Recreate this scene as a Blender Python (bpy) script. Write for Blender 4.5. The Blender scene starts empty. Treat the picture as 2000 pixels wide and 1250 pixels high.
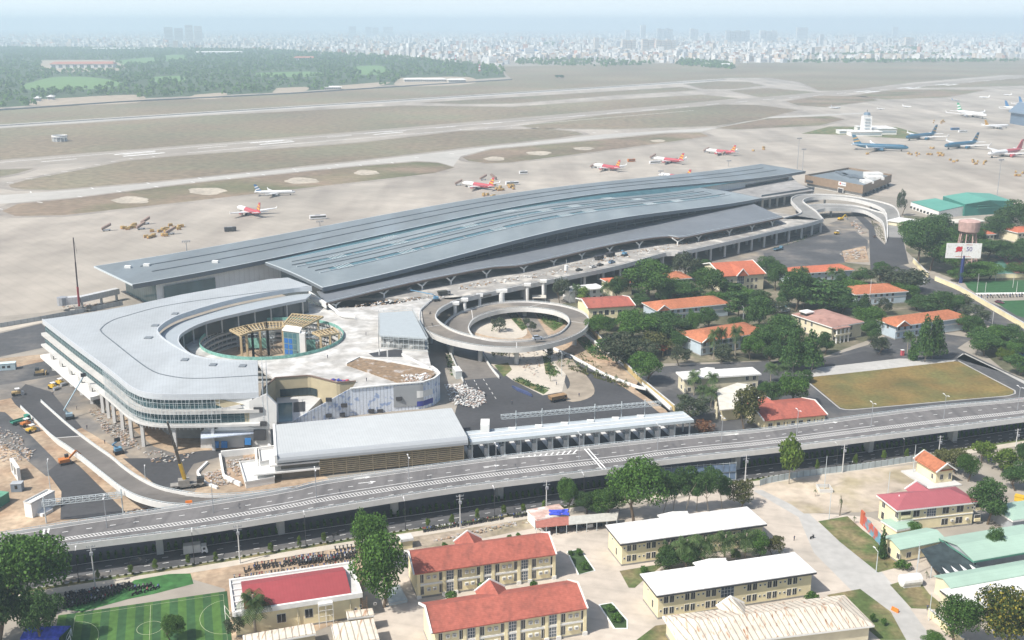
import bpy, math, random, bmesh
import numpy as np
from mathutils import Vector, Matrix
from mathutils.geometry import tessellate_polygon
random.seed(7)
S = bpy.context.scene
COL = S.collection
# ------------------------------------------------------------------ camera, sky, sun, exposure
F = 2100.0; PITCH = math.atan(580/F); CAMH = 140.0
cam = bpy.data.cameras.new('camera'); camo = bpy.data.objects.new('camera', cam); COL.objects.link(camo)
camo.location = (0, 0, CAMH); camo.rotation_euler = (math.pi/2-PITCH, 0, 0)
cam.sensor_width = 36; cam.lens = 36*F/2000; cam.clip_start = 1; cam.clip_end = 60000
S.camera = camo
SUN_AZ, SUN_EL = math.radians(-124), math.radians(50)   # azimuth from +Y, clockwise
W = bpy.data.worlds.new('World'); S.world = W; W.use_nodes = True
wn = W.node_tree; bgn = wn.nodes['Background']
sky = wn.nodes.new('ShaderNodeTexSky'); sky.sky_type = 'NISHITA'; sky.sun_disc = False
sky.sun_elevation = SUN_EL; sky.sun_rotation = SUN_AZ
sky.air_density = 1.2; sky.dust_density = 3.0; sky.ozone_density = 1.5
tc = wn.nodes.new('ShaderNodeTexCoord'); sx = wn.nodes.new('ShaderNodeSeparateXYZ'); wn.links.new(tc.outputs['Generated'], sx.inputs[0])
mr_ = wn.nodes.new('ShaderNodeMapRange'); wn.links.new(sx.outputs[2], mr_.inputs[0]); mr_.inputs[1].default_value = 0; mr_.inputs[2].default_value = .10; mr_.inputs[3].default_value = 1; mr_.inputs[4].default_value = 0
mxs = wn.nodes.new('ShaderNodeMix'); mxs.data_type = 'RGBA'; wn.links.new(mr_.outputs[0], mxs.inputs[0]); wn.links.new(sky.outputs[0], mxs.inputs[6]); mxs.inputs[7].default_value = (9.2, 10.2, 10.8, 1)   # pale humid air low in the sky
wn.links.new(mxs.outputs[2], bgn.inputs[0]); bgn.inputs[1].default_value = 0.10
sun = bpy.data.lights.new('sun', 'SUN'); sun.energy = 4.7; sun.angle = math.radians(0.6); sun.color = (1, .955, .88)
suno = bpy.data.objects.new('sun', sun); COL.objects.link(suno)
sd = Vector((math.sin(SUN_AZ)*math.cos(SUN_EL), math.cos(SUN_AZ)*math.cos(SUN_EL), math.sin(SUN_EL)))
suno.rotation_euler = sd.to_track_quat('Z', 'Y').to_euler(); suno.location = (0, 0, 300)
S.view_settings.view_transform = 'Standard'; S.view_settings.look = 'None'
S.view_settings.exposure = 0.32; S.view_settings.gamma = 1
S.cycles.max_bounces = 5; S.cycles.diffuse_bounces = 2; S.cycles.glossy_bounces = 2
S.cycles.transmission_bounces = 2; S.cycles.volume_bounces = 2; S.cycles.transparent_max_bounces = 6
S.cycles.caustics_reflective = False; S.cycles.caustics_refractive = False
S.cycles.use_denoising = True
# ------------------------------------------------------------------ helpers
_c, _s = math.cos(PITCH), math.sin(PITCH)
def at(px, py, z=0.0):
    """the point at height z that stands at this place of the survey picture"""
    a = (px-1000)/F; b = (625-py)/F
    dx, dy, dz = a, _c+b*_s, -_s+b*_c
    t = (z-CAMH)/dz
    return Vector((dx*t, dy*t, z))
def ppm(px, py):            # picture units per metre across, at the ground there
    p = at(px, py); return F/(p.y*_c+CAMH*_s)
def tag(o, label=None, cat=None, group=None, kind=None):
    if label: o['label'] = label
    if cat: o['category'] = cat
    if group: o['group'] = group
    if kind: o['kind'] = kind
    return o
def thing(name, label, cat, loc, rz=0.0, group=None):
    o = bpy.data.objects.new(name, None); COL.objects.link(o); o.empty_display_size = 1
    o.location = loc; o.rotation_euler = (0, 0, rz)
    return tag(o, label, cat, group)
def root_of(o):
    while o.parent: o = o.parent
    return o
def dup(root, loc, rz=None, label=None, scale=None, cat=None, group=None):
    r = root.copy(); COL.objects.link(r); r.location = loc
    if rz is not None: r.rotation_euler = (0, 0, rz)
    if scale is not None: r.scale = scale if hasattr(scale, '__len__') else (scale,)*3
    if label: r['label'] = label
    if cat: r['category'] = cat
    if group: r['group'] = group
    for ch in list(root.children):
        c = ch.copy(); COL.objects.link(c); c.parent = r
        for g in list(ch.children):
            d = g.copy(); COL.objects.link(d); d.parent = c
    return r
class MB:
    """collects shapes, then links them as one mesh; local=True: already in the parent's own axes"""
    def __init__(s, local=False): s.v = []; s.f = []; s.mi = []; s.cur = 0; s.local = local
    def mat(s, i): s.cur = i; return s
    def face(s, pts):
        n = len(s.v); s.v += [tuple(p) for p in pts]; s.f.append(tuple(range(n, n+len(pts)))); s.mi.append(s.cur); return s
    def mesh(s, vs, fs):
        n = len(s.v); s.v += [tuple(p) for p in vs]
        for f in fs: s.f.append(tuple(i+n for i in f)); s.mi.append(s.cur)
        return s
    def hexa(s, a, b):      # two quads (bottom ccw, top ccw)
        return s.mesh(list(a)+list(b), [(3, 2, 1, 0), (4, 5, 6, 7), (0, 1, 5, 4), (1, 2, 6, 5), (2, 3, 7, 6), (3, 0, 4, 7)])
    def box(s, x0, y0, z0, x1, y1, z1):
        q = [(x0, y0), (x1, y0), (x1, y1), (x0, y1)]
        return s.hexa([(*p, z0) for p in q], [(*p, z1) for p in q])
    def bar(s, a, b, w, h, up=0):     # beam between two points; w across, h tall, centred (up: fraction of h raised)
        a, b = Vector(a), Vector(b); d = (b-a); n = Vector((-d.y, d.x, 0))
        if n.length < 1e-6: n = Vector((1, 0, 0))
        n = n.normalized()*w/2; k = d.cross(n); k = (k.normalized() if k.length > 1e-9 else Vector((0, 0, 1)))
        if k.z < 0: k = -k
        k = k*h/2; o = k*2*up
        q = lambda p: [p+n*sx+k*sz+o for sx, sz in ((-1, -1), (1, -1), (1, 1), (-1, 1))]
        A, B = q(a), q(b)
        return s.mesh(A+B, [(0, 1, 2, 3), (7, 6, 5, 4), (0, 4, 5, 1), (1, 5, 6, 2), (2, 6, 7, 3), (3, 7, 4, 0)])
    def tube(s, a, b, r, n=6, r1=None):
        a, b = Vector(a), Vector(b); r1 = r if r1 is None else r1; d = (b-a).normalized()
        x = d.cross(Vector((0, 0, 1)) if abs(d.z) < .9 else Vector((1, 0, 0))).normalized(); y = d.cross(x)
        A = [a+(x*math.cos(t)+y*math.sin(t))*r for t in [i*2*math.pi/n for i in range(n)]]
        B = [b+(x*math.cos(t)+y*math.sin(t))*r1 for t in [i*2*math.pi/n for i in range(n)]]
        return s.mesh(A+B, [(i, (i+1) % n, n+(i+1) % n, n+i) for i in range(n)]+[tuple(range(n-1, -1, -1)), tuple(range(n, 2*n))])
    def lathe(s, prof, c=(0, 0, 0), n=12):    # prof: (r, z) bottom to top
        vs = []; fs = []
        for r, z in prof:
            for i in range(n):
                t = i*2*math.pi/n; vs.append((c[0]+r*math.cos(t), c[1]+r*math.sin(t), c[2]+z))
        for j in range(len(prof)-1):
            for i in range(n): fs.append((j*n+i, j*n+(i+1) % n, (j+1)*n+(i+1) % n, (j+1)*n+i))
        fs.append(tuple(range(n-1, -1, -1))); fs.append(tuple(range((len(prof)-1)*n, len(prof)*n)))
        return s.mesh(vs, fs)
    def prism(s, pts, z0, z1, holes=(), top=True, bottom=True, walls=True):
        """pts: xy points; z0/z1 numbers, or lists per point"""
        loops = [list(pts)]+[list(h) for h in holes]
        tri = tessellate_polygon([[Vector((p[0], p[1], 0)) for p in L] for L in loops])
        flat = [p for L in loops for p in L]; n = len(flat)
        zz0 = z0 if hasattr(z0, '__len__') else [z0]*n; zz1 = z1 if hasattr(z1, '__len__') else [z1]*n
        vs = [(p[0], p[1], a) for p, a in zip(flat, zz0)]+[(p[0], p[1], a) for p, a in zip(flat, zz1)]
        fs = []
        for t in tri:
            a, b, c = [flat[i] for i in t]
            cr = (b[0]-a[0])*(c[1]-a[1])-(b[1]-a[1])*(c[0]-a[0])
            t = t if cr > 0 else (t[0], t[2], t[1])
            if top: fs.append(tuple(i+n for i in t))
            if bottom: fs.append((t[0], t[2], t[1]))
        if walls:
            o = 0
            for L in loops:
                k = len(L)
                ar = sum(L[i][0]*L[(i+1) % k][1]-L[(i+1) % k][0]*L[i][1] for i in range(k))
                if o: ar = -ar
                for i in range(k):
                    a, b = o+i, o+(i+1) % k
                    fs.append((a, b, b+n, a+n) if ar > 0 else (b, a, a+n, b+n))
                o += k
        return s.mesh(vs, fs)
    def ribbon(s, A, B, t=None):      # sheet between two polylines of the same count; t: thickness downward
        n = len(A); A = [Vector(p) for p in A]; B = [Vector(p) for p in B]
        if t is None:
            return s.mesh(A+B, [(i, i+1, n+i+1, n+i) for i in range(n-1)])
        d = Vector((0, 0, -t)); vs = A+B+[p+d for p in A]+[p+d for p in B]
        fs = []
        for i in range(n-1):
            fs += [(i, i+1, n+i+1, n+i), (2*n+i, 3*n+i, 3*n+i+1, 2*n+i+1), (i, 2*n+i, 2*n+i+1, i+1), (n+i, n+i+1, 3*n+i+1, 3*n+i)]
        fs += [(0, n, 3*n, 2*n), (n-1, 3*n-1, 4*n-1, 2*n-1)]
        return s.mesh(vs, fs)
    def wall(s, P, w, z0, z1):        # a wall of width w along polyline P (z of the points + z0 .. z1)
        P = [Vector(p) for p in P]; n = len(P); L = []; R = []
        for i, p in enumerate(P):
            d = P[min(i+1, n-1)]-P[max(i-1, 0)]; k = Vector((-d.y, d.x, 0))
            k = k.normalized()*w/2 if k.length > 1e-9 else Vector((0, 0, 0)); L.append(p+k); R.append(p-k)
        up = Vector((0, 0, z1))
        return s.ribbon([p+up for p in L], [p+up for p in R], z1-z0)
    def build(s, name, mats, parent=None, smooth=False, loc=None):
        if not isinstance(mats, (list, tuple)): mats = [mats]
        v = np.array(s.v, dtype=np.float64).reshape(-1, 3)
        if parent is not None:
            if not s.local: v = v-np.array(root_of(parent).location)
            L = (0, 0, 0)
        else:
            L = loc if loc is not None else ((0, 0, 0) if s.local else ((v[:, 0].min()+v[:, 0].max())/2, (v[:, 1].min()+v[:, 1].max())/2, v[:, 2].min()))
            if not s.local: v = v-np.array(L)
        me = bpy.data.meshes.new(name); me.from_pydata([tuple(p) for p in v], [], s.f)
        for m in mats: me.materials.append(m)
        if len(mats) > 1: me.polygons.foreach_set('material_index', s.mi)
        if smooth: me.polygons.foreach_set('use_smooth', [True]*len(me.polygons))
        me.update()
        o = bpy.data.objects.new(name, me); COL.objects.link(o)
        if parent is not None: o.parent = parent
        else: o.location = L
        return o
def catmull(P, n):
    """smooth curve through P, n points evenly spaced along it"""
    P = [Vector(p) for p in P]; Q = [2*P[0]-P[1]]+P+[2*P[-1]-P[-2]]; out = []
    for i in range(1, len(Q)-2):
        a, b, c, d = Q[i-1:i+3]
        for k in range(12):
            t = k/12
            out.append(.5*((2*b)+(c-a)*t+(2*a-5*b+4*c-d)*t*t+(3*b-a-3*c+d)*t**3))
    out.append(P[-1]); return resample(out, n)
def resample(P, n):
    P = [Vector(p) for p in P]; L = [0]
    for a, b in zip(P, P[1:]): L.append(L[-1]+(b-a).length)
    out = []; j = 0
    for i in range(n):
        t = L[-1]*i/(n-1)
        while j < len(P)-2 and L[j+1] < t: j += 1
        k = (t-L[j])/max(1e-9, L[j+1]-L[j]); out.append(P[j].lerp(P[j+1], min(1, k)))
    return out
def sm(px, z, n, smooth=True):
    """polyline of (x, y[, z]) picture points"""
    P = [at(p[0], p[1], p[2] if len(p) > 2 else z) for p in px]
    return catmull(P, n) if smooth else resample(P, n)
def inpoly(x, y, P):
    c = False; n = len(P)
    for i in range(n):
        x1, y1 = P[i]; x2, y2 = P[i-1]
        if (y1 > y) != (y2 > y) and x < (x2-x1)*(y-y1)/(y2-y1)+x1: c = not c
    return c
# ------------------------------------------------------------------ materials
MATS = {}
def mat(name, col, rough=.8, var=.12, scale=.5, big=.0, bscale=.02, spec=.3, metal=0, seam=None, col2=None, c2s=.1, c2t=.5, c2w=.08, bump=0, rnd=0, streak=None):
    """Principled with two noises; seam=(azimuth deg, period, strength); col2: patches of a second colour"""
    if name in MATS: return MATS[name]
    m = bpy.data.materials.new(name); MATS[name] = m; m.use_nodes = True; nt = m.node_tree; N = nt.nodes; Lk = nt.links
    b = N['Principled BSDF']; b.inputs['Roughness'].default_value = rough; b.inputs['Metallic'].default_value = metal
    b.inputs['Specular IOR Level'].default_value = spec
    def node(t, **k):
        n = N.new(t)
        for a, v in k.items(): setattr(n, a, v)
        return n
    g = node('ShaderNodeNewGeometry'); pos = g.outputs['Position']
    def noise(sc, det=3, src=pos):
        t = node('ShaderNodeTexNoise'); t.inputs['Scale'].default_value = sc; t.inputs['Detail'].default_value = det
        Lk.new(src, t.inputs['Vector']); return t.outputs[0]
    def rng(src, a, b_, c, d):
        t = node('ShaderNodeMapRange'); Lk.new(src, t.inputs[0])
        for i, v in enumerate((a, b_, c, d)): t.inputs[i+1].default_value = v
        return t.outputs[0]
    def mul(a, bb):
        t = node('ShaderNodeMath', operation='MULTIPLY'); Lk.new(a, t.inputs[0])
        if isinstance(bb, (int, float)): t.inputs[1].default_value = bb
        else: Lk.new(bb, t.inputs[1])
        return t.outputs[0]
    base = node('ShaderNodeRGB'); base.outputs[0].default_value = (*col, 1); c = base.outputs[0]
    if col2 is not None:
        mx = node('ShaderNodeMix', data_type='RGBA'); src2 = pos
        if streak:
            mp = node('ShaderNodeMapping'); mp.inputs['Rotation'].default_value = (0, 0, math.radians(streak[0])); mp.inputs['Scale'].default_value = (1, streak[1], 1); Lk.new(pos, mp.inputs[0]); src2 = mp.outputs[0]
        Lk.new(rng(noise(c2s, 5, src2), c2t-c2w, c2t+c2w, 0, 1), mx.inputs[0])
        Lk.new(c, mx.inputs[6]); mx.inputs[7].default_value = (*col2, 1); c = mx.outputs[2]
    f = rng(noise(scale, 4), .3, .7, 1-var, 1+var)
    if big: f = mul(f, rng(noise(bscale, 3), .3, .7, 1-big, 1+big))
    if rnd:
        f = mul(f, rng(g.outputs['Random Per Island'], 0, 1, 1-rnd, 1+rnd))
    if seam:
        a = math.radians(seam[0]); d = node('ShaderNodeVectorMath', operation='DOT_PRODUCT'); Lk.new(pos, d.inputs[0])
        d.inputs[1].default_value = (math.sin(a), math.cos(a), 0)
        fr = node('ShaderNodeMath', operation='FRACT'); Lk.new(mul(d.outputs['Value'], 1/seam[1]), fr.inputs[0])
        f = mul(f, rng(fr.outputs[0], .75, .9, 1, 1-seam[2]))
    hs = node('ShaderNodeVectorMath', operation='SCALE'); Lk.new(c, hs.inputs[0]); Lk.new(f, hs.inputs['Scale'])
    Lk.new(hs.outputs[0], b.inputs['Base Color'])
    if bump:
        bn = node('ShaderNodeBump'); bn.inputs['Strength'].default_value = bump; Lk.new(noise(scale*3, 4), bn.inputs['Height']); Lk.new(bn.outputs[0], b.inputs['Normal'])
    return m
def leafmat(name, a, b_, trans=.22, flower=None):
    if name in MATS: return MATS[name]
    m = bpy.data.materials.new(name); MATS[name] = m; m.use_nodes = True; nt = m.node_tree; N = nt.nodes; Lk = nt.links
    p = N['Principled BSDF']; p.inputs['Roughness'].default_value = .7; p.inputs['Specular IOR Level'].default_value = .2
    g = N.new('ShaderNodeNewGeometry'); r = N.new('ShaderNodeValToRGB'); e = r.color_ramp
    e.elements[0].color = (*a, 1); e.elements[1].color = (*b_, 1)
    if flower:
        e.elements[1].position = .72; x = e.elements.new(.84); x.color = (*flower, 1)
    oi = N.new('ShaderNodeObjectInfo'); h = N.new('ShaderNodeHueSaturation')
    mr = N.new('ShaderNodeMapRange'); Lk.new(oi.outputs['Random'], mr.inputs[0]); mr.inputs[3].default_value = .75; mr.inputs[4].default_value = 1.2
    Lk.new(g.outputs['Random Per Island'], r.inputs[0]); Lk.new(r.outputs[0], h.inputs['Color']); Lk.new(mr.outputs[0], h.inputs['Value'])
    Lk.new(h.outputs[0], p.inputs['Base Color'])
    t = N.new('ShaderNodeBsdfTranslucent'); Lk.new(h.outputs[0], t.inputs[0]); mx = N.new('ShaderNodeMixShader'); mx.inputs[0].default_value = trans
    Lk.new(p.outputs[0], mx.inputs[1]); Lk.new(t.outputs[0], mx.inputs[2]); Lk.new(mx.outputs[0], N['Material Output'].inputs[0])
    return m
def rz_of(a, b): d = b-a; return math.atan2(d.y, d.x)
# ------------------------------------------------------------------ ground and airfield sheets
M_ground = mat('ground_dust', (.30, .27, .23), .95, .12, .15, .15, .01)
M_dirt = mat('bare_dirt', (.40, .31, .22), .95, .22, .5, .25, .06, col2=(.30, .20, .13), c2s=.08, c2t=.55, c2w=.15)
M_dry = mat('dry_grass', (.225, .178, .122), .95, .25, .12, .22, .004, col2=(.175, .162, .105), c2s=.008, c2t=.52, c2w=.12)
M_drybrown = mat('dry_brown_grass', (.22, .165, .115), .95, .2, .15, .25, .01, col2=(.13, .13, .065), c2s=.012, c2t=.55, c2w=.12)
M_apron = mat('apron_concrete', (.385, .345, .295), .85, .10, .05, .20, .008, seam=(47.2, 7.5, .05), col2=(.285, .25, .215), c2s=.03, c2t=.56, c2w=.14, streak=(47, .12))
M_taxi = mat('taxiway_concrete', (.43, .41, .375), .85, .06, .1, .08, .01)
M_run = mat('runway_asphalt', (.30, .265, .225), .85, .08, .1, .1, .01)
M_white = mat('white_paint', (.80, .80, .78), .6, .05, 1)
M_asph = mat('asphalt', (.062, .062, .066), .85, .12, .6, .18, .05)
M_asph2 = mat('weathered_asphalt', (.085, .086, .09), .85, .12, .4, .2, .05, col2=(.15, .138, .125), c2s=.05, c2t=.62, c2w=.12)
M_dusty = mat('dusty_asphalt', (.155, .145, .135), .9, .12, .3, .2, .04, col2=(.33, .28, .22), c2s=.06, c2t=.56, c2w=.12)
M_conc = mat('concrete', (.42, .41, .39), .85, .08, .4, .1, .05)
M_yard = mat('yard_concrete', (.50, .44, .375), .9, .10, .3, .12, .05, seam=(16, 5, .06), col2=(.40, .36, .31), c2s=.07, c2t=.62, c2w=.1)
M_pave = mat('pavement_slabs', (.50, .45, .38), .9, .08, .5, .1, .05)
M_lawn = mat('lawn', (.085, .12, .038), .95, .25, .8, .2, .1, col2=(.20, .165, .085), c2s=.12, c2t=.52, c2w=.1)
M_field = mat('parade_grass', (.190, .135, .048), .95, .2, .7, .22, .06, col2=(.135, .125, .045), c2s=.07, c2t=.52, c2w=.12)
_z = [0.0]
def sheet(name, m, px, z, kind='structure', smooth=0, label=None):
    P = [at(x, y, z) for x, y in px]
    if smooth: P = catmull(P+[P[0]], smooth)[:-1]
    b = MB(); b.prism(P, z, z, top=True, bottom=False, walls=False)
    o = b.build(name, m); tag(o, label, None, None, kind); return o
g = MB(); g.face([(-14900, -250, 0), (14900, -250, 0), (14900, 23500, 0), (-14900, 23500, 0)]); tag(g.build('ground', M_ground), kind='structure')
# the airport: concrete everywhere, grass islands on it
sheet('apron', M_apron, [(-250, 640), (90, 610), (230, 585), (560, 520), (1500, 350), (1700, 380), (1760, 388), (2100, 425), (2300, 300), (2300, 135), (1500, 140), (900, 160), (0, 225), (-250, 240)], .02)
gi = .05
M_sh = mat('shoulder_asphalt', (.29, .255, .22), .9, .15, .2, .2, .03)
def G(px, m=None, s=0, z=gi):
    sheet('airfield_grass', m or M_dry, px, z)
    P = [at(x, y, z-.02) for x, y in px]; n = len(P); c = sum(P, Vector())/n; ar = sum(P[i].x*P[(i+1) % n].y-P[(i+1) % n].x*P[i].y for i in range(n)); o = []
    for i in range(n):
        t = (P[(i+1) % n]-P[i]).normalized()+(P[i]-P[i-1]).normalized(); k = Vector((t.y, -t.x, 0)); k = k.normalized() if k.length > .05 else Vector(); o.append(P[i]+k*(9 if ar > 0 else -9))
    b = MB(); b.prism(o, z-.02, z-.02, top=True, bottom=False, walls=False); tag(b.build('runway_shoulder', M_sh), kind='structure')
G([(-250, 262), (0, 243), (500, 213), (1000, 182), (1330, 158), (1430, 152), (1500, 152), (1560, 160), (1600, 177), (1650, 177), (1780, 161), (1950, 147), (2150, 144), (2150, 112), (1700, 122), (1280, 124), (975, 130), (1000, 156), (760, 168), (560, 183), (250, 198), (0, 214), (-250, 226)])
G([(-250, 268), (0, 251), (400, 226), (790, 206), (1000, 209), (1200, 195), (1370, 185), (1440, 192), (1000, 235), (500, 273), (0, 312), (-250, 330)])
G([(820, 200.5), (1000, 190), (1330, 170), (1365, 176), (1200, 186), (1000, 202), (900, 203)])
G([(17, 361), (52, 351), (140, 335), (245, 314), (340, 305), (700, 279), (897, 256), (1060, 251), (1125, 257), (1140, 262), (1094, 269), (930, 286), (700, 313), (500, 334), (297, 355), (105, 371), (45, 370), (21, 366)])
G([(-150, 338), (0, 331), (66, 329), (35, 338), (0, 345), (-150, 362)])
G([(4, 412), (35, 398), (140, 388), (385, 357), (700, 325), (815, 316), (855, 318), (888, 327), (848, 338), (700, 355), (450, 384), (300, 401), (125, 420), (30, 422)], M_drybrown)
G([(1015, 246), (1350, 203), (1480, 205), (1560, 215), (1480, 234), (1395, 246), (1200, 252), (1050, 251)])
G([(1398, 250), (1500, 231), (1620, 227), (1650, 233), (1600, 245), (1435, 253)], M_drybrown)
G([(903, 307), (960, 292), (1130, 277), (1300, 261), (1368, 259), (1385, 266), (1280, 281), (1180, 294), (1000, 317), (950, 319), (915, 314)], M_drybrown)
G([(1340, 164), (1400, 159), (1460, 160), (1490, 167), (1430, 174), (1375, 174)])
G([(1425, 177), (1500, 172), (1595, 180), (1490, 191)])
G([(1535, 198), (1600, 187), (1690, 188), (1715, 196), (1610, 209), (1560, 206)], M_drybrown)
G([(1660, 187), (1750, 175), (1930, 175), (1850, 190), (1730, 194)], M_drybrown)
G([(1640, 182), (1780, 166), (1960, 152), (2150, 149), (2150, 163), (1900, 170), (1740, 172)])
sheet('lawn', M_lawn, [(1565, 261), (1620, 247), (1750, 248), (1800, 262), (1785, 272), (1640, 263)], .06)
for x, y, w, h in ((256, 391, 36, 7), (404, 373, 37, 7), (590, 353, 33, 6), (716, 337, 24, 5), (966, 310, 20, 4), (1052, 299, 24, 4), (1140, 290, 20, 3), (1285, 275, 14, 2.5)):
    sheet('bare_patch', mat('pale_pad', (.42, .37, .30), .95, .2, .3, .2, .05), [(x+w*math.cos(t)*(1+.12*math.sin(5*t+x)), y+h*math.sin(t)*(1+.15*math.cos(3*t+x))) for t in [i*math.pi/9 for i in range(18)]], .08)
def strip(name, m, a, b, w0, w1, z):   # a straight band between two survey points, w = from/to offsets across
    A, B = at(*a, z), at(*b, z); d = (B-A).normalized(); n = Vector((-d.y, d.x, 0))
    o = MB().face([A+n*w0, A+n*w1, B+n*w1, B+n*w0]).build(name, m); return tag(o, kind='structure')
# far runway (pale shoulders, dark centre) and near runway (white edge lines)
strip('runway', M_taxi, (-260, 263), (1420, 155.5), -26, 26, .07); strip('runway', M_asph2, (-260, 263), (1420, 155.5), -1, 14, .10)
strip('runway', M_run, (-260, 345), (2150, 136), -30, 30, .07)
for w in (-27, 25.5): strip('runway_marking', M_white, (345, 294.5) if w < 0 else (-200, 339.5), (1330, 214), w, w+1.6, .10)
A0, B0 = at(-100, 331.5, .1), at(2050, 147, .1); RD = (B0-A0).normalized(); RN = Vector((-RD.y, RD.x, 0)); RL = (B0-A0).length
b = MB()
for k in range(0, int(RL/90)):
    p = A0+RD*(k*90); b.face([p-RN*1.2, p+RN*1.2, p+RD*38+RN*1.2, p+RD*38-RN*1.2])
for k in (-1, 1):
    for q in (0, 1, 2):
        p = at(232, 303.5, .1)+RN*(k*11)+RD*(q*170); b.face([p-RN*2.6, p+RN*2.6, p+RD*48+RN*2.6, p+RD*48-RN*2.6])
        p = at(1680, 180, .1)+RN*(k*11)+RD*(q*190); b.face([p-RN*5, p+RN*5, p+RD*60+RN*5, p+RD*60-RN*5])
tag(b.build('runway_marking', M_white), kind='structure')
def edge_ticks(px, n, z=.1):
    P = sm(px, z, n); b = MB()
    for i in range(n-1):
        d = (P[i+1]-P[i]).normalized(); q = Vector((-d.y, d.x, 0)); b.bar(P[i]-q*3.5, P[i]+q*3.5, 1.1, .02)
    tag(b.build('taxiway_marking', M_white), kind='structure')
edge_ticks([(20, 357), (140, 332), (250, 311), (345, 302)], 10); edge_ticks([(60, 375), (200, 366), (400, 347), (700, 318), (900, 298), (1094, 272)], 14)
edge_ticks([(0, 408), (140, 386), (385, 355), (700, 323), (830, 314)], 13); edge_ticks([(900, 253), (1060, 249), (1150, 259), (1240, 253)], 9)
sheet('taxiway', M_taxi, [(-200, 392), (20, 380), (105, 373.5), (297, 357.5), (500, 336.5), (700, 316), (930, 289), (1094, 272), (1180, 262), (1400, 249), (1500, 228), (1700, 219), (1700, 222), (1505, 231), (1390, 252), (1370, 257), (1300, 259), (1130, 275), (960, 290), (900, 305), (885, 325), (855, 316.5), (815, 314), (700, 323), (385, 355), (140, 386), (30, 396), (-200, 412)], .04)
# ------------------------------------------------------------------ land side sheets
sheet('yard', M_yard, [(1060, 1010), (1200, 1000), (1440, 950), (1500, 950), (1560, 1000), (1700, 1010), (1760, 1040), (2050, 1130), (2050, 1300), (740, 1300), (700, 1150), (760, 1090), (800, 1070)], .02)
sheet('construction_ground', M_dirt, [(-200, 720), (100, 690), (300, 800), (480, 880), (620, 920), (650, 940), (300, 1000), (0, 1060), (-200, 1090)], .02)
sheet('road', M_asph2, [(-200, 690), (0, 651), (81, 632), (110, 660), (88, 678), (0, 697), (-200, 750)], .03)
sheet('path', M_pave, [(-200, 660), (0, 633), (81, 618), (83, 630), (0, 648), (-200, 686)], .035)
sheet('road', M_asph2, [(-200, 768), (0, 724), (92, 704), (130, 740), (60, 742), (0, 752), (-200, 792)], .03)
sheet('road', M_dusty, [(0, 752), (60, 742), (130, 730), (215, 800), (300, 872), (370, 895), (470, 880), (480, 905), (405, 925), (380, 960), (330, 965), (235, 880), (150, 830), (80, 775), (30, 775), (-60, 795)], .04)
sheet('road', M_asph, [(22, 778), (50, 750), (100, 765), (160, 835), (110, 855), (60, 815), (30, 790)], .05)
sheet('road', M_asph, [(240, 895), (300, 895), (395, 880), (440, 878), (452, 886), (378, 906), (352, 945), (350, 965), (320, 960)], .055)
sheet('road', M_asph2, [(-60, 800), (10, 805), (60, 850), (105, 895), (130, 925), (90, 930), (30, 880), (-60, 850)], .045)
sheet('road', M_asph, [(92, 922), (130, 892), (155, 910), (200, 955), (245, 1000), (230, 1012), (118, 1014), (120, 960)], .06)
# toll yard and helix ground
sheet('road', M_asph, [(905, 745), (955, 715), (990, 730), (1060, 770), (1110, 765), (1085, 700), (1100, 690), (1130, 700), (1262, 785), (1284, 803), (1350, 850), (1340, 862), (925, 905), (880, 840)], .05)
sheet('construction_ground', M_dirt, [(880, 640), (960, 590), (1060, 590), (1150, 660), (1310, 805), (1290, 810), (1130, 705), (1000, 680)], .03)
sheet('pavement', M_pave, [(935, 672), (1000, 668), (1080, 676), (1112, 700), (1098, 765), (1060, 772), (1000, 742), (960, 712)], .055)
M_dust = mat('dust_film', (.33, .28, .22), .95, .15, .25, .25, .05)
sheet('dust_patch', M_dust, [(1083, 708), (1108, 694), (1126, 712), (1156, 748), (1158, 772), (1120, 785), (1090, 774), (1112, 756), (1108, 735)], .065, smooth=40)
sheet('dust_patch', M_dust, [(884, 708), (925, 690), (952, 716), (902, 727)], .065)
for px in ([(965, 713), (992, 708), (1000, 722), (984, 736)], [(1005, 745), (1015, 738), (1072, 762), (1062, 770)], [(1060, 695), (1068, 698), (1090, 728), (1084, 734), (1066, 730)], [(988, 611), (1004, 606), (1030, 640), (1020, 646)], [(1046, 612), (1095, 603), (1110, 628), (1082, 646), (1060, 630)], [(1120, 660), (1145, 658), (1170, 690), (1150, 690)]):
    sheet('lawn', M_lawn, px, .075)
sheet('pavement', M_pave, [(900, 628), (940, 612), (1000, 612), (1030, 648), (1000, 662), (930, 650)], .045, smooth=36)
sheet('road', M_dusty, [(1006, 602), (1034, 598), (1070, 655), (1090, 690), (1060, 690)], .05)
# right compound: roads, parade field
sheet('road', M_asph2, [(1250, 735), (1300, 715), (1500, 705), (1560, 712), (1600, 725), (1590, 760), (1640, 815), (1660, 830), (1340, 850), (1300, 800), (1240, 760)], .03)
sheet('road', M_asph2, [(1560, 712), (1640, 690), (1700, 672), (1760, 640), (1900, 660), (1870, 680), (2060, 770), (2060, 800), (1650, 830), (1560, 760)], .034)
sheet('road', M_asph, [(1600, 703), (1690, 686), (1760, 700), (1760, 706), (1615, 720)], .05)
sheet('pavement', M_conc, [(1563, 731), (1600, 718), (1756, 700), (1868, 703), (1858, 708), (1566, 738)], .06)
sheet('grass_field', M_field, [(1572, 738), (1860, 706), (1872, 706), (1980, 763), (1978, 769), (1970, 772), (1665, 799), (1652, 799), (1640, 795)], .07)
kerb = MB(); kp = sm([(1570, 740), (1610, 773), (1640, 798), (1654, 801), (1668, 800.5), (1850, 784), (1970, 773.5), (1983, 769), (1982, 763), (1930, 736), (1872, 705)], .0, 80, False)
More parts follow.
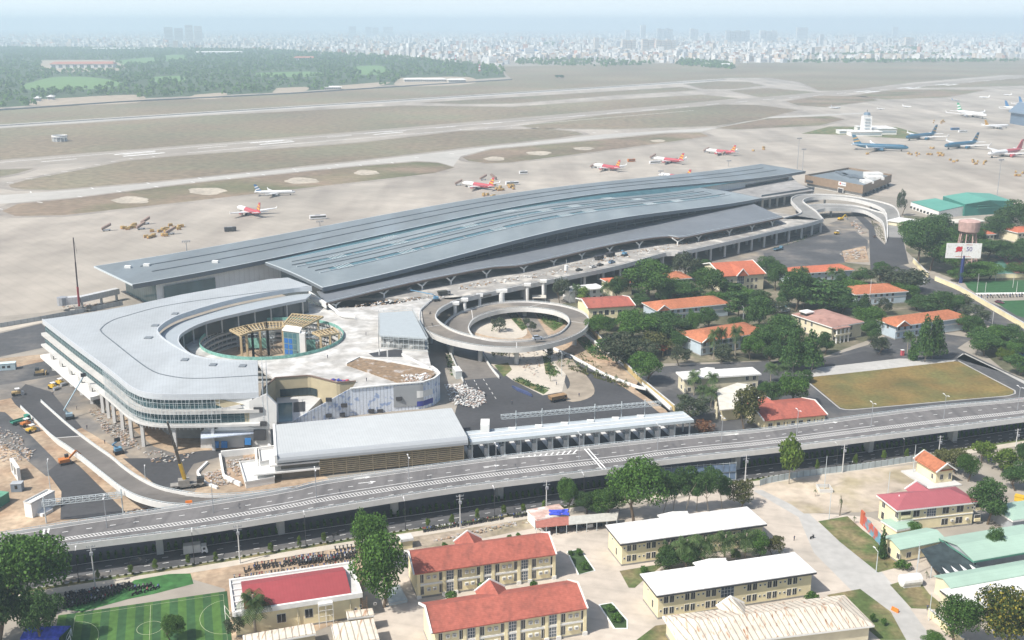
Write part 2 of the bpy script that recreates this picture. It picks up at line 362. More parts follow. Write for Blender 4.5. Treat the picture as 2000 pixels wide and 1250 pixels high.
kerb.wall(kp, .5, 0, .16); tag(kerb.build('kerb', M_conc), kind='structure')
sheet('road', M_asph2, [(1715, 560), (1745, 520), (1760, 515), (1830, 548), (1920, 585), (2060, 640), (2060, 690), (1900, 612), (1840, 580)], .04)
sheet('road', M_dusty, [(1300, 530), (1500, 480), (1610, 440), (1690, 410), (1720, 430), (1700, 470), (1695, 500), (1560, 520), (1300, 560)], .04)
sheet('road', M_asph2, [(1490, 490), (1590, 462), (1670, 452), (1695, 470), (1692, 508), (1500, 530)], .05)
sheet('road', M_asph, [(1660, 412), (1672, 410), (1706, 440), (1712, 462), (1728, 478), (1735, 462), (1763, 463), (1775, 515), (1700, 528), (1697, 450)], .06)
sheet('construction_ground', M_dirt, [(1645, 490), (1690, 480), (1698, 512), (1650, 512)], .055)
sheet('pavement', M_conc, [(1868, 700), (1885, 690), (1930, 712), (2060, 770), (2060, 782), (1960, 728), (1880, 690)], .05)
# street under the viaduct, pavements on the near side
near = [(-150, 1182), (0, 1160), (137, 1138), (353, 1106), (684, 1052), (818, 1032), (1045, 997), (1437, 940), (1640, 912), (1768, 893), (2150, 833)]
far = [(-150, 1085), (0, 1066), (137, 1046), (353, 1014), (684, 972), (818, 955), (1045, 923), (1437, 873), (1640, 848), (1768, 832), (2150, 783)]
NN = sm(near, .04, 60); FF = sm(far, .04, 60)
b = MB(); b.ribbon(NN, FF); tag(b.build('road', mat('street_asphalt', (.10, .10, .105), .85, .12, .6, .18, .05)), kind='structure')
b = MB(); d4 = [p.lerp(q, .11)+Vector((0, 0, .012)) for p, q in zip(NN, FF)]; b.ribbon([p+Vector((0, 0, .012)) for p in NN], d4); tag(b.build('road', M_asph2), kind='structure')
b = MB()
LL = resample(NN, 240); LF = resample(FF, 240)
for fr, st in ((.11, 3), (.22, 3), (.33, 400)):
    for i in range(0, 238, st):
        if st > 100: continue
        p, q = LL[i].lerp(LF[i], fr), LL[i+1].lerp(LF[i+1], fr); b.bar(p+Vector((0, 0, .03)), q+Vector((0, 0, .03)), .18, .01)
E2 = [p.lerp(q, .335)+Vector((0, 0, .03)) for p, q in zip(NN, FF)]; b.wall(E2, .2, 0, .01)
tag(b.build('road_marking', M_white), kind='structure')
b = MB(); b.wall([p+Vector((0, 0, 0)) for p in NN], .35, -.04, .13); tag(b.build('kerb', M_conc), kind='structure')
def off(P, d):   # shift a polyline sideways (towards the camera for d > 0)
    out = []
    for i, p in enumerate(P):
        t = P[min(i+1, len(P)-1)]-P[max(i-1, 0)]; n = Vector((t.y, -t.x, 0)).normalized(); out.append(p+n*d)
    return out
b = MB(); b.ribbon(off(NN, .18), off(NN, 1.6)); tag(b.build('verge', M_lawn), kind='structure')
b = MB(); b.ribbon(off(NN, 1.6), off(NN, 4.6)); tag(b.build('pavement', M_pave), kind='structure')
NEAR = NN
# foreground grounds
sheet('construction_ground', M_dirt, [(330, 1118), (480, 1090), (700, 1055), (720, 1120), (700, 1200), (560, 1255), (420, 1250), (440, 1150)], .03)
sheet('construction_ground', mat('rough_soil', (.36, .30, .235), .95, .3, .6, .25, .1, col2=(.27, .23, .16), c2s=.15, c2t=.5, c2w=.1), [(800, 1045), (1040, 1005), (1050, 1030), (900, 1060), (810, 1075)], .035)
sheet('construction_ground', mat('pale_soil', (.47, .40, .32), .95, .15, .3, .2, .06, col2=(.34, .29, .19), c2s=.08, c2t=.55, c2w=.1), [(1475, 950), (1560, 930), (1780, 908), (1830, 935), (1760, 990), (1700, 1000), (1570, 1003), (1545, 985)], .035)
sheet('road', M_conc, [(1470, 958), (1520, 955), (1580, 1003), (1600, 1022), (1700, 1090), (1750, 1150), (1830, 1260), (1760, 1260), (1690, 1180), (1590, 1080), (1560, 1010)], .03)
sheet('lawn', M_lawn, [(1598, 1018), (1655, 1008), (1685, 1035), (1705, 1050), (1765, 1105), (1715, 1118), (1640, 1058)], .045)
sheet('lawn', M_lawn, [(1738, 1142), (1760, 1135), (1800, 1140), (1815, 1160), (1840, 1180), (1830, 1190), (1780, 1188)], .045)
sheet('lawn', M_lawn, [(1615, 1162), (1680, 1150), (1740, 1195), (1770, 1250), (1720, 1250), (1660, 1200)], .045)
sheet('lawn', M_lawn, [(1230, 1260), (1280, 1222), (1400, 1205), (1600, 1178), (1620, 1200), (1500, 1225), (1330, 1250)], .045)
sheet('lawn', M_lawn, [(1210, 1115), (1300, 1100), (1260, 1130), (1240, 1148), (1228, 1148)], .045)
for px in ([(1108, 1078), (1133, 1073), (1162, 1115), (1130, 1123)], [(1170, 1182), (1195, 1178), (1225, 1212), (1225, 1228), (1200, 1228)]):
    sheet('lawn', mat('planted_lawn', (.04, .075, .025), .95, .3, .8), px, .05)
    k = MB(); P = [at(x, y, 0) for x, y in px]; k.wall(P+[P[0]], .35, 0, .15); tag(k.build('kerb', M_white), kind='structure')
# compound ground under the trees, their shade darkened into its colour
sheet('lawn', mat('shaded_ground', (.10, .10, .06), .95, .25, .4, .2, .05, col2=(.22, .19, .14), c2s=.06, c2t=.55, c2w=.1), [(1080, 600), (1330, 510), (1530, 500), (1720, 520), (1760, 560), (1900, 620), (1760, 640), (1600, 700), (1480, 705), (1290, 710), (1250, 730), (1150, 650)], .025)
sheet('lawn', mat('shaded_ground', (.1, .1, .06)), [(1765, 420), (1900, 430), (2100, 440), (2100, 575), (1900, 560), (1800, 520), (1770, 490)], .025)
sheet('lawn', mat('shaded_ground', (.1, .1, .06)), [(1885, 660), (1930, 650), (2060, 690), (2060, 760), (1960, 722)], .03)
# ------------------------------------------------------------------ shared building materials
M_steel = mat('grey_standing_seam', (.185, .21, .225), .5, .05, .3, .10, .03, spec=.4, seam=(46, 1.2, .16), col2=(.21, .245, .27), c2s=.05, c2t=.55, streak=(-43, .2))
M_steelw = mat('pale_standing_seam', (.40, .425, .44), .5, .05, .3, .08, .03, spec=.4, seam=(74, 1.1, .10), col2=(.44, .47, .49), c2s=.06, c2t=.55, streak=(-16, .25))
M_fascia = mat('grey_fascia', (.13, .15, .17), .5, .05, .3, spec=.5)
M_soffit = mat('dark_soffit', (.13, .145, .16), .7, .05, .3)
M_glass = mat('dark_glass', (.035, .055, .065), .12, .15, .4, spec=.6)
M_teal = mat('teal_glass', (.075, .165, .19), .15, .15, .2, spec=.6)
M_wp = mat('white_render', (.74, .74, .72), .7, .06, .4, .06, .05)
M_lc = mat('light_concrete', (.56, .555, .54), .8, .07, .4, .08, .06)
M_pc = mat('parapet_concrete', (.62, .61, .59), .8, .06, .5, .06, .05)
M_gal = mat('galvanised_steel', (.50, .55, .57), .45, .08, 1, spec=.5)
M_dk = mat('dark_metal', (.05, .05, .055), .5, .1, 1)
M_wood = mat('timber', (.47, .37, .22), .7, .12, .8)
M_beige = mat('beige_render', (.46, .40, .27), .8, .07, .4)
M_brownm = mat('bronze_slats', (.27, .195, .135), .6, .12, .4, seam=(0, .9, .2))
# ------------------------------------------------------------------ passenger terminal
def bump_(t): return math.sin(math.pi*min(1, max(0, t)))**2
NT = 60
A_ = at(184, 520, 15.5); B_ = at(1486, 320, 15.5); C_ = at(259, 556, 15.5); D_ = at(1573, 334, 15.5)
def rear(u, t, dz=0):
    p = A_.lerp(B_, t).lerp(C_.lerp(D_, t), u); p.z = 15.5+(6.5+2.6*u)*bump_(t*1.02)+dz; return p
tm = thing('airport_terminal', 'long grey airport terminal with two humped overlapping metal roofs and a dark glass front', 'terminal', at(630, 600, 0))
T = [i/NT for i in range(NT+1)]
def roofgrid(fn, us, name, m, parent, dz=0, th=.5):
    b = MB(); n = len(T)
    for sgn in (0, 1):
        vs = [fn(u, t, dz-(th if sgn else 0)) for u in us for t in T]; fs = []
        for i in range(len(us)-1):
            for j in range(n-1):
                q = (i*n+j, (i+1)*n+j, (i+1)*n+j+1, i*n+j+1); fs.append(q if not sgn else q[::-1])
        b.mesh(vs, fs)
    return b.build(name, m, parent, smooth=True)
roofgrid(rear, [0, .25, .5, .75, 1], 'rear_roof', M_steel, tm)
def edge(fn, u, name, m, h, out=0, t0=0, t1=1, dz=.05, w=.5):
    P = [fn(u, t0+(t1-t0)*i/NT, dz) for i in range(NT+1)]; b = MB(); b.wall(P, w, -h, 0); return b.build(name, m, tm)
edge(rear, 0, 'roof_edge', M_gal, .7); edge(rear, 1, 'roof_fascia', M_fascia, 2.2); edge(rear, 1, 'roof_edge', M_gal, .2, dz=.3, w=.7)
for u in (.33, .62):
    P = [rear(u, .03+.94*i/NT, .02) for i in range(NT+1)]; b = MB(); b.wall(P, .7, 0, .35); b.build('roof_ridge', M_fascia, tm)
def cross(fn, t, name, m, h, parent, u0=0, u1=1, dz=.05, w=.5):
    P = [fn(u0+(u1-u0)*i/10, t, dz) for i in range(11)]; b = MB(); b.wall(P, w, -h, 0); b.build(name, m, parent)
cross(rear, 0, 'roof_edge', M_gal, .8, tm); cross(rear, 1, 'roof_edge', M_fascia, 1.6, tm)
# rear block under that roof: glass ends, pale side wall
def under(u, t, z): p = rear(u, t); return Vector((p.x, p.y, z))
u0, u1, t0, t1 = .12, .93, .022, .975
def vwall(name, pts, z0, ztop, m, parent=None, th=.3):
    b = MB(); n = len(pts)
    b.ribbon([Vector((p.x, p.y, zt)) for p, zt in zip(pts, ztop)], [Vector((p.x, p.y, z0)) for p in pts]); return b.build(name, m, parent or tm)
M_curtain = mat('curtain_glass', (.09, .17, .19), .15, .2, .12, spec=.6, seam=(136, 3, .25))
zt = lambda u, t: rear(u, t).z-1
P = [under(u0+(u1-u0)*i/8, t0, 0) for i in range(9)]; vwall('end_glazing', P, 0, [zt(u0+(u1-u0)*i/8, t0) for i in range(9)], M_curtain)
P = [under(u0+(u1-u0)*i/8, t1, 0) for i in range(9)]; vwall('end_glazing', P, 0, [zt(u0+(u1-u0)*i/8, t1) for i in range(9)], M_curtain)
P = [under(u1, t0+(t1-t0)*i/40, 0) for i in range(41)]; vwall('side_wall', P, 0, [zt(u1, t0+(t1-t0)*i/40) for i in range(41)], mat('pale_panel_wall', (.80, .82, .83), .6, .05, .2, seam=(46, 3, .08)))
P = [under(u0, t0+(t1-t0)*i/40, 0) for i in range(41)]; vwall('side_wall', P, 0, [zt(u0, t0+(t1-t0)*i/40) for i in range(41)], M_curtain)
for ta, tb, za, zb, m_ in ((.028, .075, 4, 11, M_curtain), (.135, .27, 11.8, 13.2, M_glass), (.86, .965, 9.5, 11.5, M_glass), (.85, .94, 4.5, 7, M_glass), (.90, .955, 7.6, 8.6, M_wp)):
    P = [under(u1+.012, ta+(tb-ta)*i/20, 0) for i in range(21)]; vwall('window_band', P, za, [zb+(zt(u1, .5*(ta+tb))-14.5)*.6]*21, m_)
# main hall roof
E_ = at(519, 513, 17); F_ = at(1369, 367, 17); G_ = at(630, 562, 16.5); H_ = at(1487, 387, 16.5)
def hall(u, t, dz=0):
    p = E_.lerp(F_, t).lerp(G_.lerp(H_, t), u); p.z = 17-.5*u+(6.6-.6*u)*bump_(t)+dz+.8*math.sin(math.pi*u); return p
roofgrid(hall, [0, .14, .28, .42, .56, .7, .85, 1], 'hall_roof', mat('hall_standing_seam', (.215, .25, .268), .48, .05, .3, .10, .03, spec=.4, seam=(46, 1.2, .14), col2=(.26, .295, .31), c2s=.05, c2t=.55, streak=(-43, .2)), tm)
edge(hall, 1, 'roof_fascia', M_fascia, 2.0); edge(hall, 1, 'roof_edge', M_gal, .2, dz=.3, w=.7); edge(hall, 0, 'roof_edge', M_gal, .3, dz=.2)
cross(hall, 0, 'roof_edge', M_gal, .3, tm, dz=.3); cross(hall, 0, 'roof_fascia', M_fascia, 1.4, tm, dz=0); cross(hall, 1, 'roof_edge', M_fascia, 1.2, tm)
# clerestory between the roofs: a wall of teal glass
P = [hall(0, i/NT) for i in range(NT+1)]
b = MB(); b.ribbon([rear(1, .2+.66*i/NT, -.8) for i in range(NT+1)], [hall(0, i/NT, .1) for i in range(NT+1)]); b.build('clerestory', M_teal, tm)
for u, a, z_ in ((.27, .04, 0), (.57, .05, 0)):
    nseg = 11
    for k in range(nseg):
        if k % 4 == 3 and False: continue
        ta, tb = a+.9*k/nseg, a+.9*(k+.93)/nseg
        b = MB(); A = [hall(u, ta+(tb-ta)*i/6, .28) for i in range(7)]; B = [hall(u+.055, ta+(tb-ta)*i/6, .28) for i in range(7)]
        b.ribbon(A, B, .2); b.build('skylight', M_teal, tm)
    for du in (-.012, .068):
        P = [hall(u+du, a-.02+.94*i/NT, 0) for i in range(NT+1)]; b = MB(); b.wall(P, .5, 0, .45); b.build('skylight_kerb', M_gal if du > 0 else M_fascia, tm)
for u in (.14, .43):
    P = [hall(u, .03+.92*i/NT, 0) for i in range(NT+1)]; b = MB(); b.wall(P, .6, 0, .35); b.build('roof_ridge', M_fascia, tm)
for u, ts in ((.25, (.08, .19, .33, .50, .57, .74)), (.56, (.06, .17, .35, .5, .56, .72, .8)), (-.02, (.2, .45, .7))):
    for t in ts:
        b = MB()
        for k in range(6):
            q = t+k*.0045; b.bar(hall(max(0, u)-.01, q, .5), hall(max(0, u)+.10, q, .5), .35, .12)
        b.build('walkway_rungs', M_gal, tm)
# glass front under the hall roof, mullions, and the east bays
gp = [hall(.86, .015+.97*i/NT) for i in range(NT+1)]
b = MB(); b.ribbon([p-Vector((0, 0, .7)) for p in gp], [Vector((p.x, p.y, 9)) for p in gp]); b.build('glass_front', mat('hall_glass', (.028, .04, .052), .15, .15, .1, spec=.6), tm)
b = MB()
for i in range(0, 41):
    p = hall(.865, .015+.97*i/40); b.bar(Vector((p.x, p.y, 9)), p-Vector((0, 0, .9)), .5, .3)
for zf in (.45,):
    b.wall([Vector((p.x, p.y, 9+(p.z-10)*zf)) for p in [hall(.863, .015+.97*i/NT) for i in range(NT+1)]], .35, 0, .3)
b.build('mullions', mat('mullion_grey', (.12, .135, .15), .5), tm)
gl = [hall(.1+.76*i/8, .015) for i in range(9)]
b = MB(); b.ribbon([p-Vector((0, 0, .7)) for p in gl], [Vector((p.x, p.y, 0)) for p in gl]); b.build('glass_front', M_glass, tm)
gl = [hall(.0+.86*i/8, .985) for i in range(9)]
b = MB(); b.ribbon([p-Vector((0, 0, .7)) for p in gl], [Vector((p.x, p.y, 0)) for p in gl]); b.build('glass_front', M_glass, tm)
# east terrace beyond the hall
M_dkt = mat('terrace_dust', (.30, .29, .28), .9, .2, .2, .2, .04)
b = MB(); q = [at(1369, 369, 9.5), at(1487, 388, 9.5), at(1590, 372, 9.5), at(1560, 358, 9.5), at(1545, 345, 9.5)]
b.prism([(p.x, p.y) for p in q], 8.0, 9.6); b.build('east_terrace', M_dkt, tm)
b = MB(); b.wall([at(1487, 388, 8.2), at(1590, 372, 8.2)], .4, 0, 2.8); b.build('terrace_fascia', M_fascia, tm)
for i in range(8):
    p = at(1485, 389, 0).lerp(at(1583, 374, 0), .05+.9*i/7); p0 = Vector((p.x, p.y, 0))
    p = at(1487, 388, 8).lerp(at(1590, 372, 8), .03+.94*i/7); b = MB(); b.box(p.x-.7, p.y-.2, 0, p.x+.7, p.y+1.2, 8.1); b.build('column', M_lc, tm)
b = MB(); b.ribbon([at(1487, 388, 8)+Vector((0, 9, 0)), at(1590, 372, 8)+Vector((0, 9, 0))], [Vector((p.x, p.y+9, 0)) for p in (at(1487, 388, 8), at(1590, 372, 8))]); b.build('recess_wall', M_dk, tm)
# entrance canopy along the kerb
cf = sm([(637, 592, 13.2), (700, 576.5, 13.2), (800, 553, 13.8), (880, 537, 14.3), (962, 522, 14.3), (1015, 518, 13.6), (1094, 501, 13.6), (1180, 481, 14), (1253, 467.5, 14.5), (1305, 461.5, 14), (1332, 464, 13.6), (1385, 453.5, 14), (1464, 438, 14.2), (1530, 424.5, 13.8)], 14, NT+1)
cb = [hall(.9, .0+.985*i/NT) for i in range(NT+1)]; cb = [Vector((p.x, p.y, 13.4)) for p in cb]
b = MB(); b.ribbon(cb, cf, .5); b.build('entrance_canopy', mat('canopy_sheet', (.17, .185, .205), .55, .06, .3, .1, .05, seam=(136, 2.4, .12)), tm)
b = MB(); b.wall([p+Vector((0, 0, -.1)) for p in cf], .5, -.9, .1); b.build('canopy_fascia', mat('canopy_brown', (.13, .095, .075), .7), tm)
ci = [p.lerp(q, .06)+Vector((0, 0, .02)) for p, q in zip(cf, cb)]; b = MB(); b.wall(ci, .35, 0, .3); b.build('canopy_gutter', M_gal, tm)
b = MB(); P = [at(604, 570, 13.2), at(637, 592, 13.2)]; b.wall(P, .6, -2.6, .3); b.build('canopy_end_wall', M_wp, tm)
for x, y in ((657, 600), (740, 583), (828, 567), (880, 552), (953, 541), (1023, 533), (1083, 520), (1137, 507), (1195, 496), (1246, 484), (1332, 484), (1379, 473), (1426, 463), (1467, 452), (1509, 441)):
    p = at(x, y, 9); k = min(cf, key=lambda q: (q.xy-p.xy).length); q = k.lerp(cb[cf.index(k)], .03); p = Vector((q.x, q.y, 9))
    d = (cf[min(NT, cf.index(k)+1)]-cf[max(0, cf.index(k)-1)]).normalized()
    b = MB(); b.tube(p, p+Vector((0, 0, 1.8)), .5); b.tube(p+Vector((0, 0, 1.8)), p+d*3.6+Vector((0, 0, q.z-9.6)), .42); b.tube(p+Vector((0, 0, 1.8)), p-d*3.6+Vector((0, 0, q.z-9.6)), .42); b.build('forked_column', M_wp, tm)
# lifted rooflights and plant on the roofs
for u, t in ((.72, .085), (.3, .02), (.35, .035)):
    p = rear(u, t); b = MB(); b.box(p.x-1.6, p.y-1, p.z, p.x+1.6, p.y+1, p.z+1.2); b.build('roof_unit', M_wp, tm)
# ------------------------------------------------------------------ departures road on columns
dp = thing('elevated_road', 'elevated departures road on a row of round columns along the terminal front', 'elevated road', at(1100, 560, 0))
fr = sm([(903, 581.6), (973, 567), (1104, 540), (1208, 518.5), (1300, 493), (1327, 497 - 5), (1438, 468), (1530, 446.5), (1575, 437), (1608, 427)], 9.9, 70)
fb = [Vector((p.x, p.y, 9)) for p in fr]
hk = resample([hall(.86, .012+.97*i/NT) for i in range(NT+1)], 70); hk = [Vector((p.x, p.y, 9)) for p in hk]
M_dep = mat('dusty_deck', (.30, .285, .265), .9, .12, .3, .2, .05, col2=(.52, .49, .44), c2s=.12, c2t=.57, c2w=.08)
b = MB(); b.ribbon(hk, fb, 1.3); b.build('deck', M_dep, dp)
b = MB(); b.wall(fr, .45, -2.3, .1); b.build('parapet', M_pc, dp)
b = MB(); b.wall([p+Vector((0, 0, .55)) for p in fr], .1, -.08, .08); b.build('guard_rail', M_gal, dp)
for i in range(0, 70, 3):
    for j, dd in enumerate((1.5, 14)):
        p = fb[i]; n = (hk[i]-p).normalized(); q = p+n*dd
        if i < 8 and j == 0: continue
        b = MB(); b.tube(Vector((q.x, q.y, 0)), Vector((q.x, q.y, 7.7)), .75, 10); b.build('column', M_lc, dp)
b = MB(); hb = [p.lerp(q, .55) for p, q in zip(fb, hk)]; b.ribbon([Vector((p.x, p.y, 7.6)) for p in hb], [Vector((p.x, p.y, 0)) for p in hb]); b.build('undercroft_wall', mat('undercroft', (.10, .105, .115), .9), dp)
# ------------------------------------------------------------------ viaduct with its slip ramp
vd = thing('viaduct', 'long concrete road viaduct crossing the picture on single piers above the street', 'viaduct', at(700, 985, 0))
NV = 90; ZV = 8.5
VU = sm([(-150, 1062), (0, 1040), (90, 1026), (160, 1015), (320, 992), (400, 980), (500, 964), (576, 950.5), (650, 934.5), (909, 899), (1140, 871), (1365, 847.5), (1500, 835), (1791, 796.5), (2000, 777), (2160, 757)], ZV+1, NV)
VL = sm([(-150, 1103), (0, 1082), (126, 1063), (360, 1034), (468, 1018), (698, 980.5), (909, 948), (1175, 916), (1245, 906.5), (1300, 896), (1516, 873), (1660, 856), (1998, 814), (2160, 793)], ZV+1, NV)
dn = lambda P, z: [Vector((p.x, p.y, z)) for p in P]
M_deck = mat('deck_asphalt', (.165, .157, .155), .85, .08, .5, .12, .04, col2=(.125, .12, .12), c2s=.35, c2t=.55, c2w=.1, streak=(74, .03))
b = MB(); b.ribbon(dn(VU, ZV), dn(VL, ZV), .35); b.build('deck', M_deck, vd)
def lf(f, z=0): return [p.lerp(q, f)+Vector((0, 0, z)) for p, q in zip(dn(VU, ZV), dn(VL, ZV))]
b = MB(); b.ribbon(lf(.04, -.36), lf(.96, -.36), .5); b.ribbon(lf(.25, -.87), lf(.75, -.87), 1.0); b.build('girder', M_lc, vd)
for P, k in ((VU, 'u'), (VL, 'l')):
    b = MB(); b.wall(P, .4, -2.0 if k == 'l' else -1.5, -.25); b.build('parapet', M_pc, vd)
    b = MB(); b.wall([p+Vector((0, 0, .15)) for p in P], .1, -.08, .08)
    R = resample(P, 200)
    for p in R: b.box(p.x-.08, p.y-.08, p.z-.3, p.x+.08, p.y+.08, p.z+.1)
    b.build('guard_rail', M_gal, vd)
def fine(f, n=420): return resample(lf(f, .02), n)
b = MB(); f1, f2 = fine(.555), fine(.665)
for i in range(18, 418): b.bar(f1[i], f2[i+1] if i+1 < 420 else f2[i], .30, .015)
b.build('hatched_median', mat('worn_white', (.58, .57, .55), .7, .2, 2), vd)
b = MB()
for f in (.29, .83):
    L_ = fine(f, 260)
    for i in range(2, 258, 4): b.bar(L_[i], L_[i+1], .22, .015)
for f in (.045, .955): b.wall(lf(f, .02), .18, 0, .01)
L_ = fine(.455, 200); b.wall(L_[42:150], .22, 0, .012)
b.wall(fine(.55, 300)[14:], .15, 0, .012); b.wall(fine(.67, 300)[14:], .15, 0, .012)
b.build('lane_marking', M_white, vd)
def xj(px, z=ZV+.035):
    b = MB(); P0, P1 = at(*px[0], z), at(*px[1], z); d = (P1-P0).normalized(); n = Vector((-d.y, d.x, 0))
    for s_ in (-.55, .55): b.bar(P0+n*s_, P1+n*s_, .45, .01)
    b.build('expansion_joint', M_white, vd)
xj([(92, 1027), (84, 1072)]); xj([(1143, 874), (1180, 916)])
def gore(a, b_, c, n, m=M_white, par=None, z=ZV+.03):
    A, B, C = at(*a, z), at(*b_, z), at(*c, z); b = MB(); b.wall([A, B], .3, 0, .01); b.wall([A, C], .3, 0, .012)
    for i in range(1, n):
        t = i/n; b.bar(A.lerp(B, t), A.lerp(C, min(1, t+.35/n)), .45, .01)
    b.build('gore_marking', m, par or vd)
gore((985, 895), (1141, 874), (1126, 886), 13)
for x, y in ((812, 916), (944, 912), (700, 944), (1415, 850), (1610, 827), (690, 935)):
    p = at(x, y, ZV+.03); q = p+Vector((3.6, 1.0, 0)); b = MB(); b.bar(p, q, .3, .012); b.face([q+Vector((-.3, .7, .006)), q+Vector((.1, -.8, .006)), q+Vector((1.5, .4, .006))]); b.build('lane_arrow', M_white, vd)
cen = lf(.5)
def near_c(x, y): p = at(x, y, 0); return min(resample(cen, 400), key=lambda q: (q.xy-p.xy).length)
for x, y in ((95, 1098), (316, 1066), (548, 1034), (768, 1000), (973, 966), (1190, 938), (1425, 905), (1684, 873), (1845, 852), (2000, 832)):
    p = near_c(x, y); i = min(range(NV), key=lambda k: (cen[k]-p).length); d = (cen[min(NV-1, i+1)]-cen[max(0, i-1)]).normalized(); n = Vector((-d.y, d.x, 0))
    b = MB(); q = lambda w, l, z: [p.xy.to_3d()+d*(l*sx)+n*(w*sy)+Vector((0, 0, z)) for sx, sy in ((-1, -1), (1, -1), (1, 1), (-1, 1))]
    b.hexa(q(1.5, .9, 0), q(1.5, .9, 4.4)); b.hexa(q(1.5, .9, 4.4), q(5.2, .95, ZV-1.86)); b.build('pier', M_lc, vd)
# slip ramp from the car park to the viaduct
rp = thing('slip_ramp', 'curved concrete slip ramp climbing from the construction road to the viaduct', 'ramp', at(200, 930, 0))
RLf = sm([(40, 792, 1.0), (70, 820, 1.0), (102, 850, 1.6), (131, 870, 2.8), (160, 891, 4), (208, 929, 6.2), (240, 953, 7.6), (272, 969, 8.7), (320, 981, 9.5), (368, 985, 9.5)], 0, 60)
RRt = sm([(80, 781, 1.0), (110, 808, 1.0), (144, 837, 1.6), (187, 869, 3.2), (216, 889, 4.4), (240, 909, 6.0), (272, 931, 7.6), (310, 949, 8.8), (345, 957, 9.4), (396, 964.5, 9.5), (468, 963, 9.5), (576, 950.5, 9.5)], 0, 60)
m1 = lambda P, k: [p+Vector((0, 0, k)) for p in P]
i0 = 18
b = MB(); b.ribbon(m1(RLf[i0-1:], -.98), m1(RRt[i0-1:], -.98), .0001+.9); b.build('deck', mat('ramp_deck', (.155, .142, .13), .85, .1, .4, .15, .05), rp)
b = MB(); b.ribbon(m1(RLf[:i0], -.94), m1(RRt[:i0], -.94)); b.build('deck', M_asph, rp)
for P in (RLf, RRt):
    b = MB(); b.wall(P, .4, -2.0, -.25); b.build('parapet', M_pc, rp)
    b = MB(); b.wall([p+Vector((0, 0, .15)) for p in P], .1, -.08, .08)
    for p in resample(P, 70): b.box(p.x-.08, p.y-.08, p.z-.3, p.x+.08, p.y+.08, p.z+.1)
    b.build('guard_rail', M_gal, rp)
for i in range(i0, 44, 7):
    p = RLf[i].lerp(RRt[i], .5); 
    if p.z < 3: continue
    b = MB(); b.box(p.x-1.6, p.y-.8, 0, p.x+1.6, p.y+.8, p.z-1.85); b.build('pier', M_lc, rp)
b = MB(); P = [RLf[i].lerp(RRt[i], .5) for i in range(i0)]
b.bar(RLf[i0-1]+Vector((0, 0, -.9)), RRt[i0-1]+Vector((0, 0, -.9)), .5, .04)
b.build('joint_strip', M_pc, rp)
# ------------------------------------------------------------------ helix ramp
hx = thing('spiral_ramp', 'round spiral concrete ramp winding down from the departures road in front of the terminal', 'ramp', at(984, 645, 0))
HO = [(870, 578, 10), (843, 585, 10), (823.6, 601, 10), (819.5, 614, 10), (821, 628, 9.9), (834, 644.6, 9.8), (865, 659, 9.6), (910, 670, 9.4), (953, 676, 9.2), (1009, 678, 9.0), (1054, 673.5, 8.7), (1101, 662, 8.3), (1137, 645.5, 7.9), (1149.5, 628.5, 7.5), (1144, 612, 7.1), (1117, 599.6, 6.7), (1072, 590.6, 6.2), (1018, 587, 5.7), (964, 591, 5.2), (921, 601.4, 4.7), (888, 614, 4.1), (868, 632, 3.4), (864, 650, 2.7), (870, 664, 2.2), (890, 710, 1.4), (905, 742, 1.0)]
HI = [(960, 570, 10), (903, 581.6, 10), (865, 598, 10), (851.5, 612, 10), (854, 623, 9.9), (872, 637, 9.8), (897, 648, 9.6), (928, 656, 9.4), (964, 662.6, 9.2), (1009, 664, 9.0), (1054, 660, 8.7), (1090, 650, 8.3), (1108, 635.6, 7.9), (1111.6, 623, 7.5), (1099, 612, 7.1), (1072, 604, 6.7), (1027, 599.6, 6.2), (982, 603, 5.7), (946, 612, 5.2), (924, 623, 4.7), (915.4, 635.6, 4.1), (917, 645, 3.4), (924, 656, 2.7), (935, 677, 2.2), (958, 714, 1.4), (975, 735, 1.0)]
NHX = 160
def cat_idx(L, per=8):
    P = [at(*p) for p in L]; Q = [2*P[0]-P[1]]+P+[2*P[-1]-P[-2]]; out = []
    for i in range(1, len(Q)-2):
        a, b_, c, d = Q[i-1:i+3]
        for k in range(per):
            t = k/per; out.append(.5*((2*b_)+(c-a)*t+(2*a-5*b_+4*c-d)*t*t+(3*b_-a-3*c+d)*t**3))
    out.append(P[-1]); return out
O_, I_ = cat_idx(HO), cat_idx(HI)
b = MB(); b.ribbon(m1(O_, -1), m1(I_, -1), 1.1); b.build('deck', mat('helix_deck', (.17, .155, .14), .85, .1, .4, .18, .06, col2=(.34, .29, .23), c2s=.04, c2t=.6, c2w=.12), hx)
for P in (O_, I_):
    P2 = P[8:] if P is O_ else P[6:]
    b = MB(); b.wall(P2, .45, -2.4, -.25); b.build('parapet', M_pc, hx)
    b = MB(); b.wall([p+Vector((0, 0, .18)) for p in P2], .1, -.08, .08)
    for p in resample(P2, 150): b.box(p.x-.07, p.y-.07, p.z-.3, p.x+.07, p.y+.07, p.z+.12)
    b.build('guard_rail', M_gal, hx)
for i in (22, 34, 48, 60, 72, 84, 96, 108, 120, 132, 144):
    p = O_[i].lerp(I_[i], .5); b = MB(); b.tube(Vector((p.x, p.y, 0)), Vector((p.x, p.y, p.z-2)), 1.0, 12); b.build('column', M_lc, hx)
for i in (36, 72, 104, 130, 152):
    b = MB(); b.bar(O_[i]+Vector((0, 0, -.98)), I_[i]+Vector((0, 0, -.98)), .3, .04); b.build('joint_strip', M_pc, hx)
b = MB()
for q0, q1 in (((908, 744), (921, 772)), ((926, 742), (946, 778)), ((944, 740), (972, 784))):
    for k in range(5): p, q = at(*q0, .09).lerp(at(*q1, .09), k/5), at(*q0, .09).lerp(at(*q1, .09), k/5+.09); b.bar(p, q, .18, .02)
tag(b.build('road_marking', M_white), kind='structure')
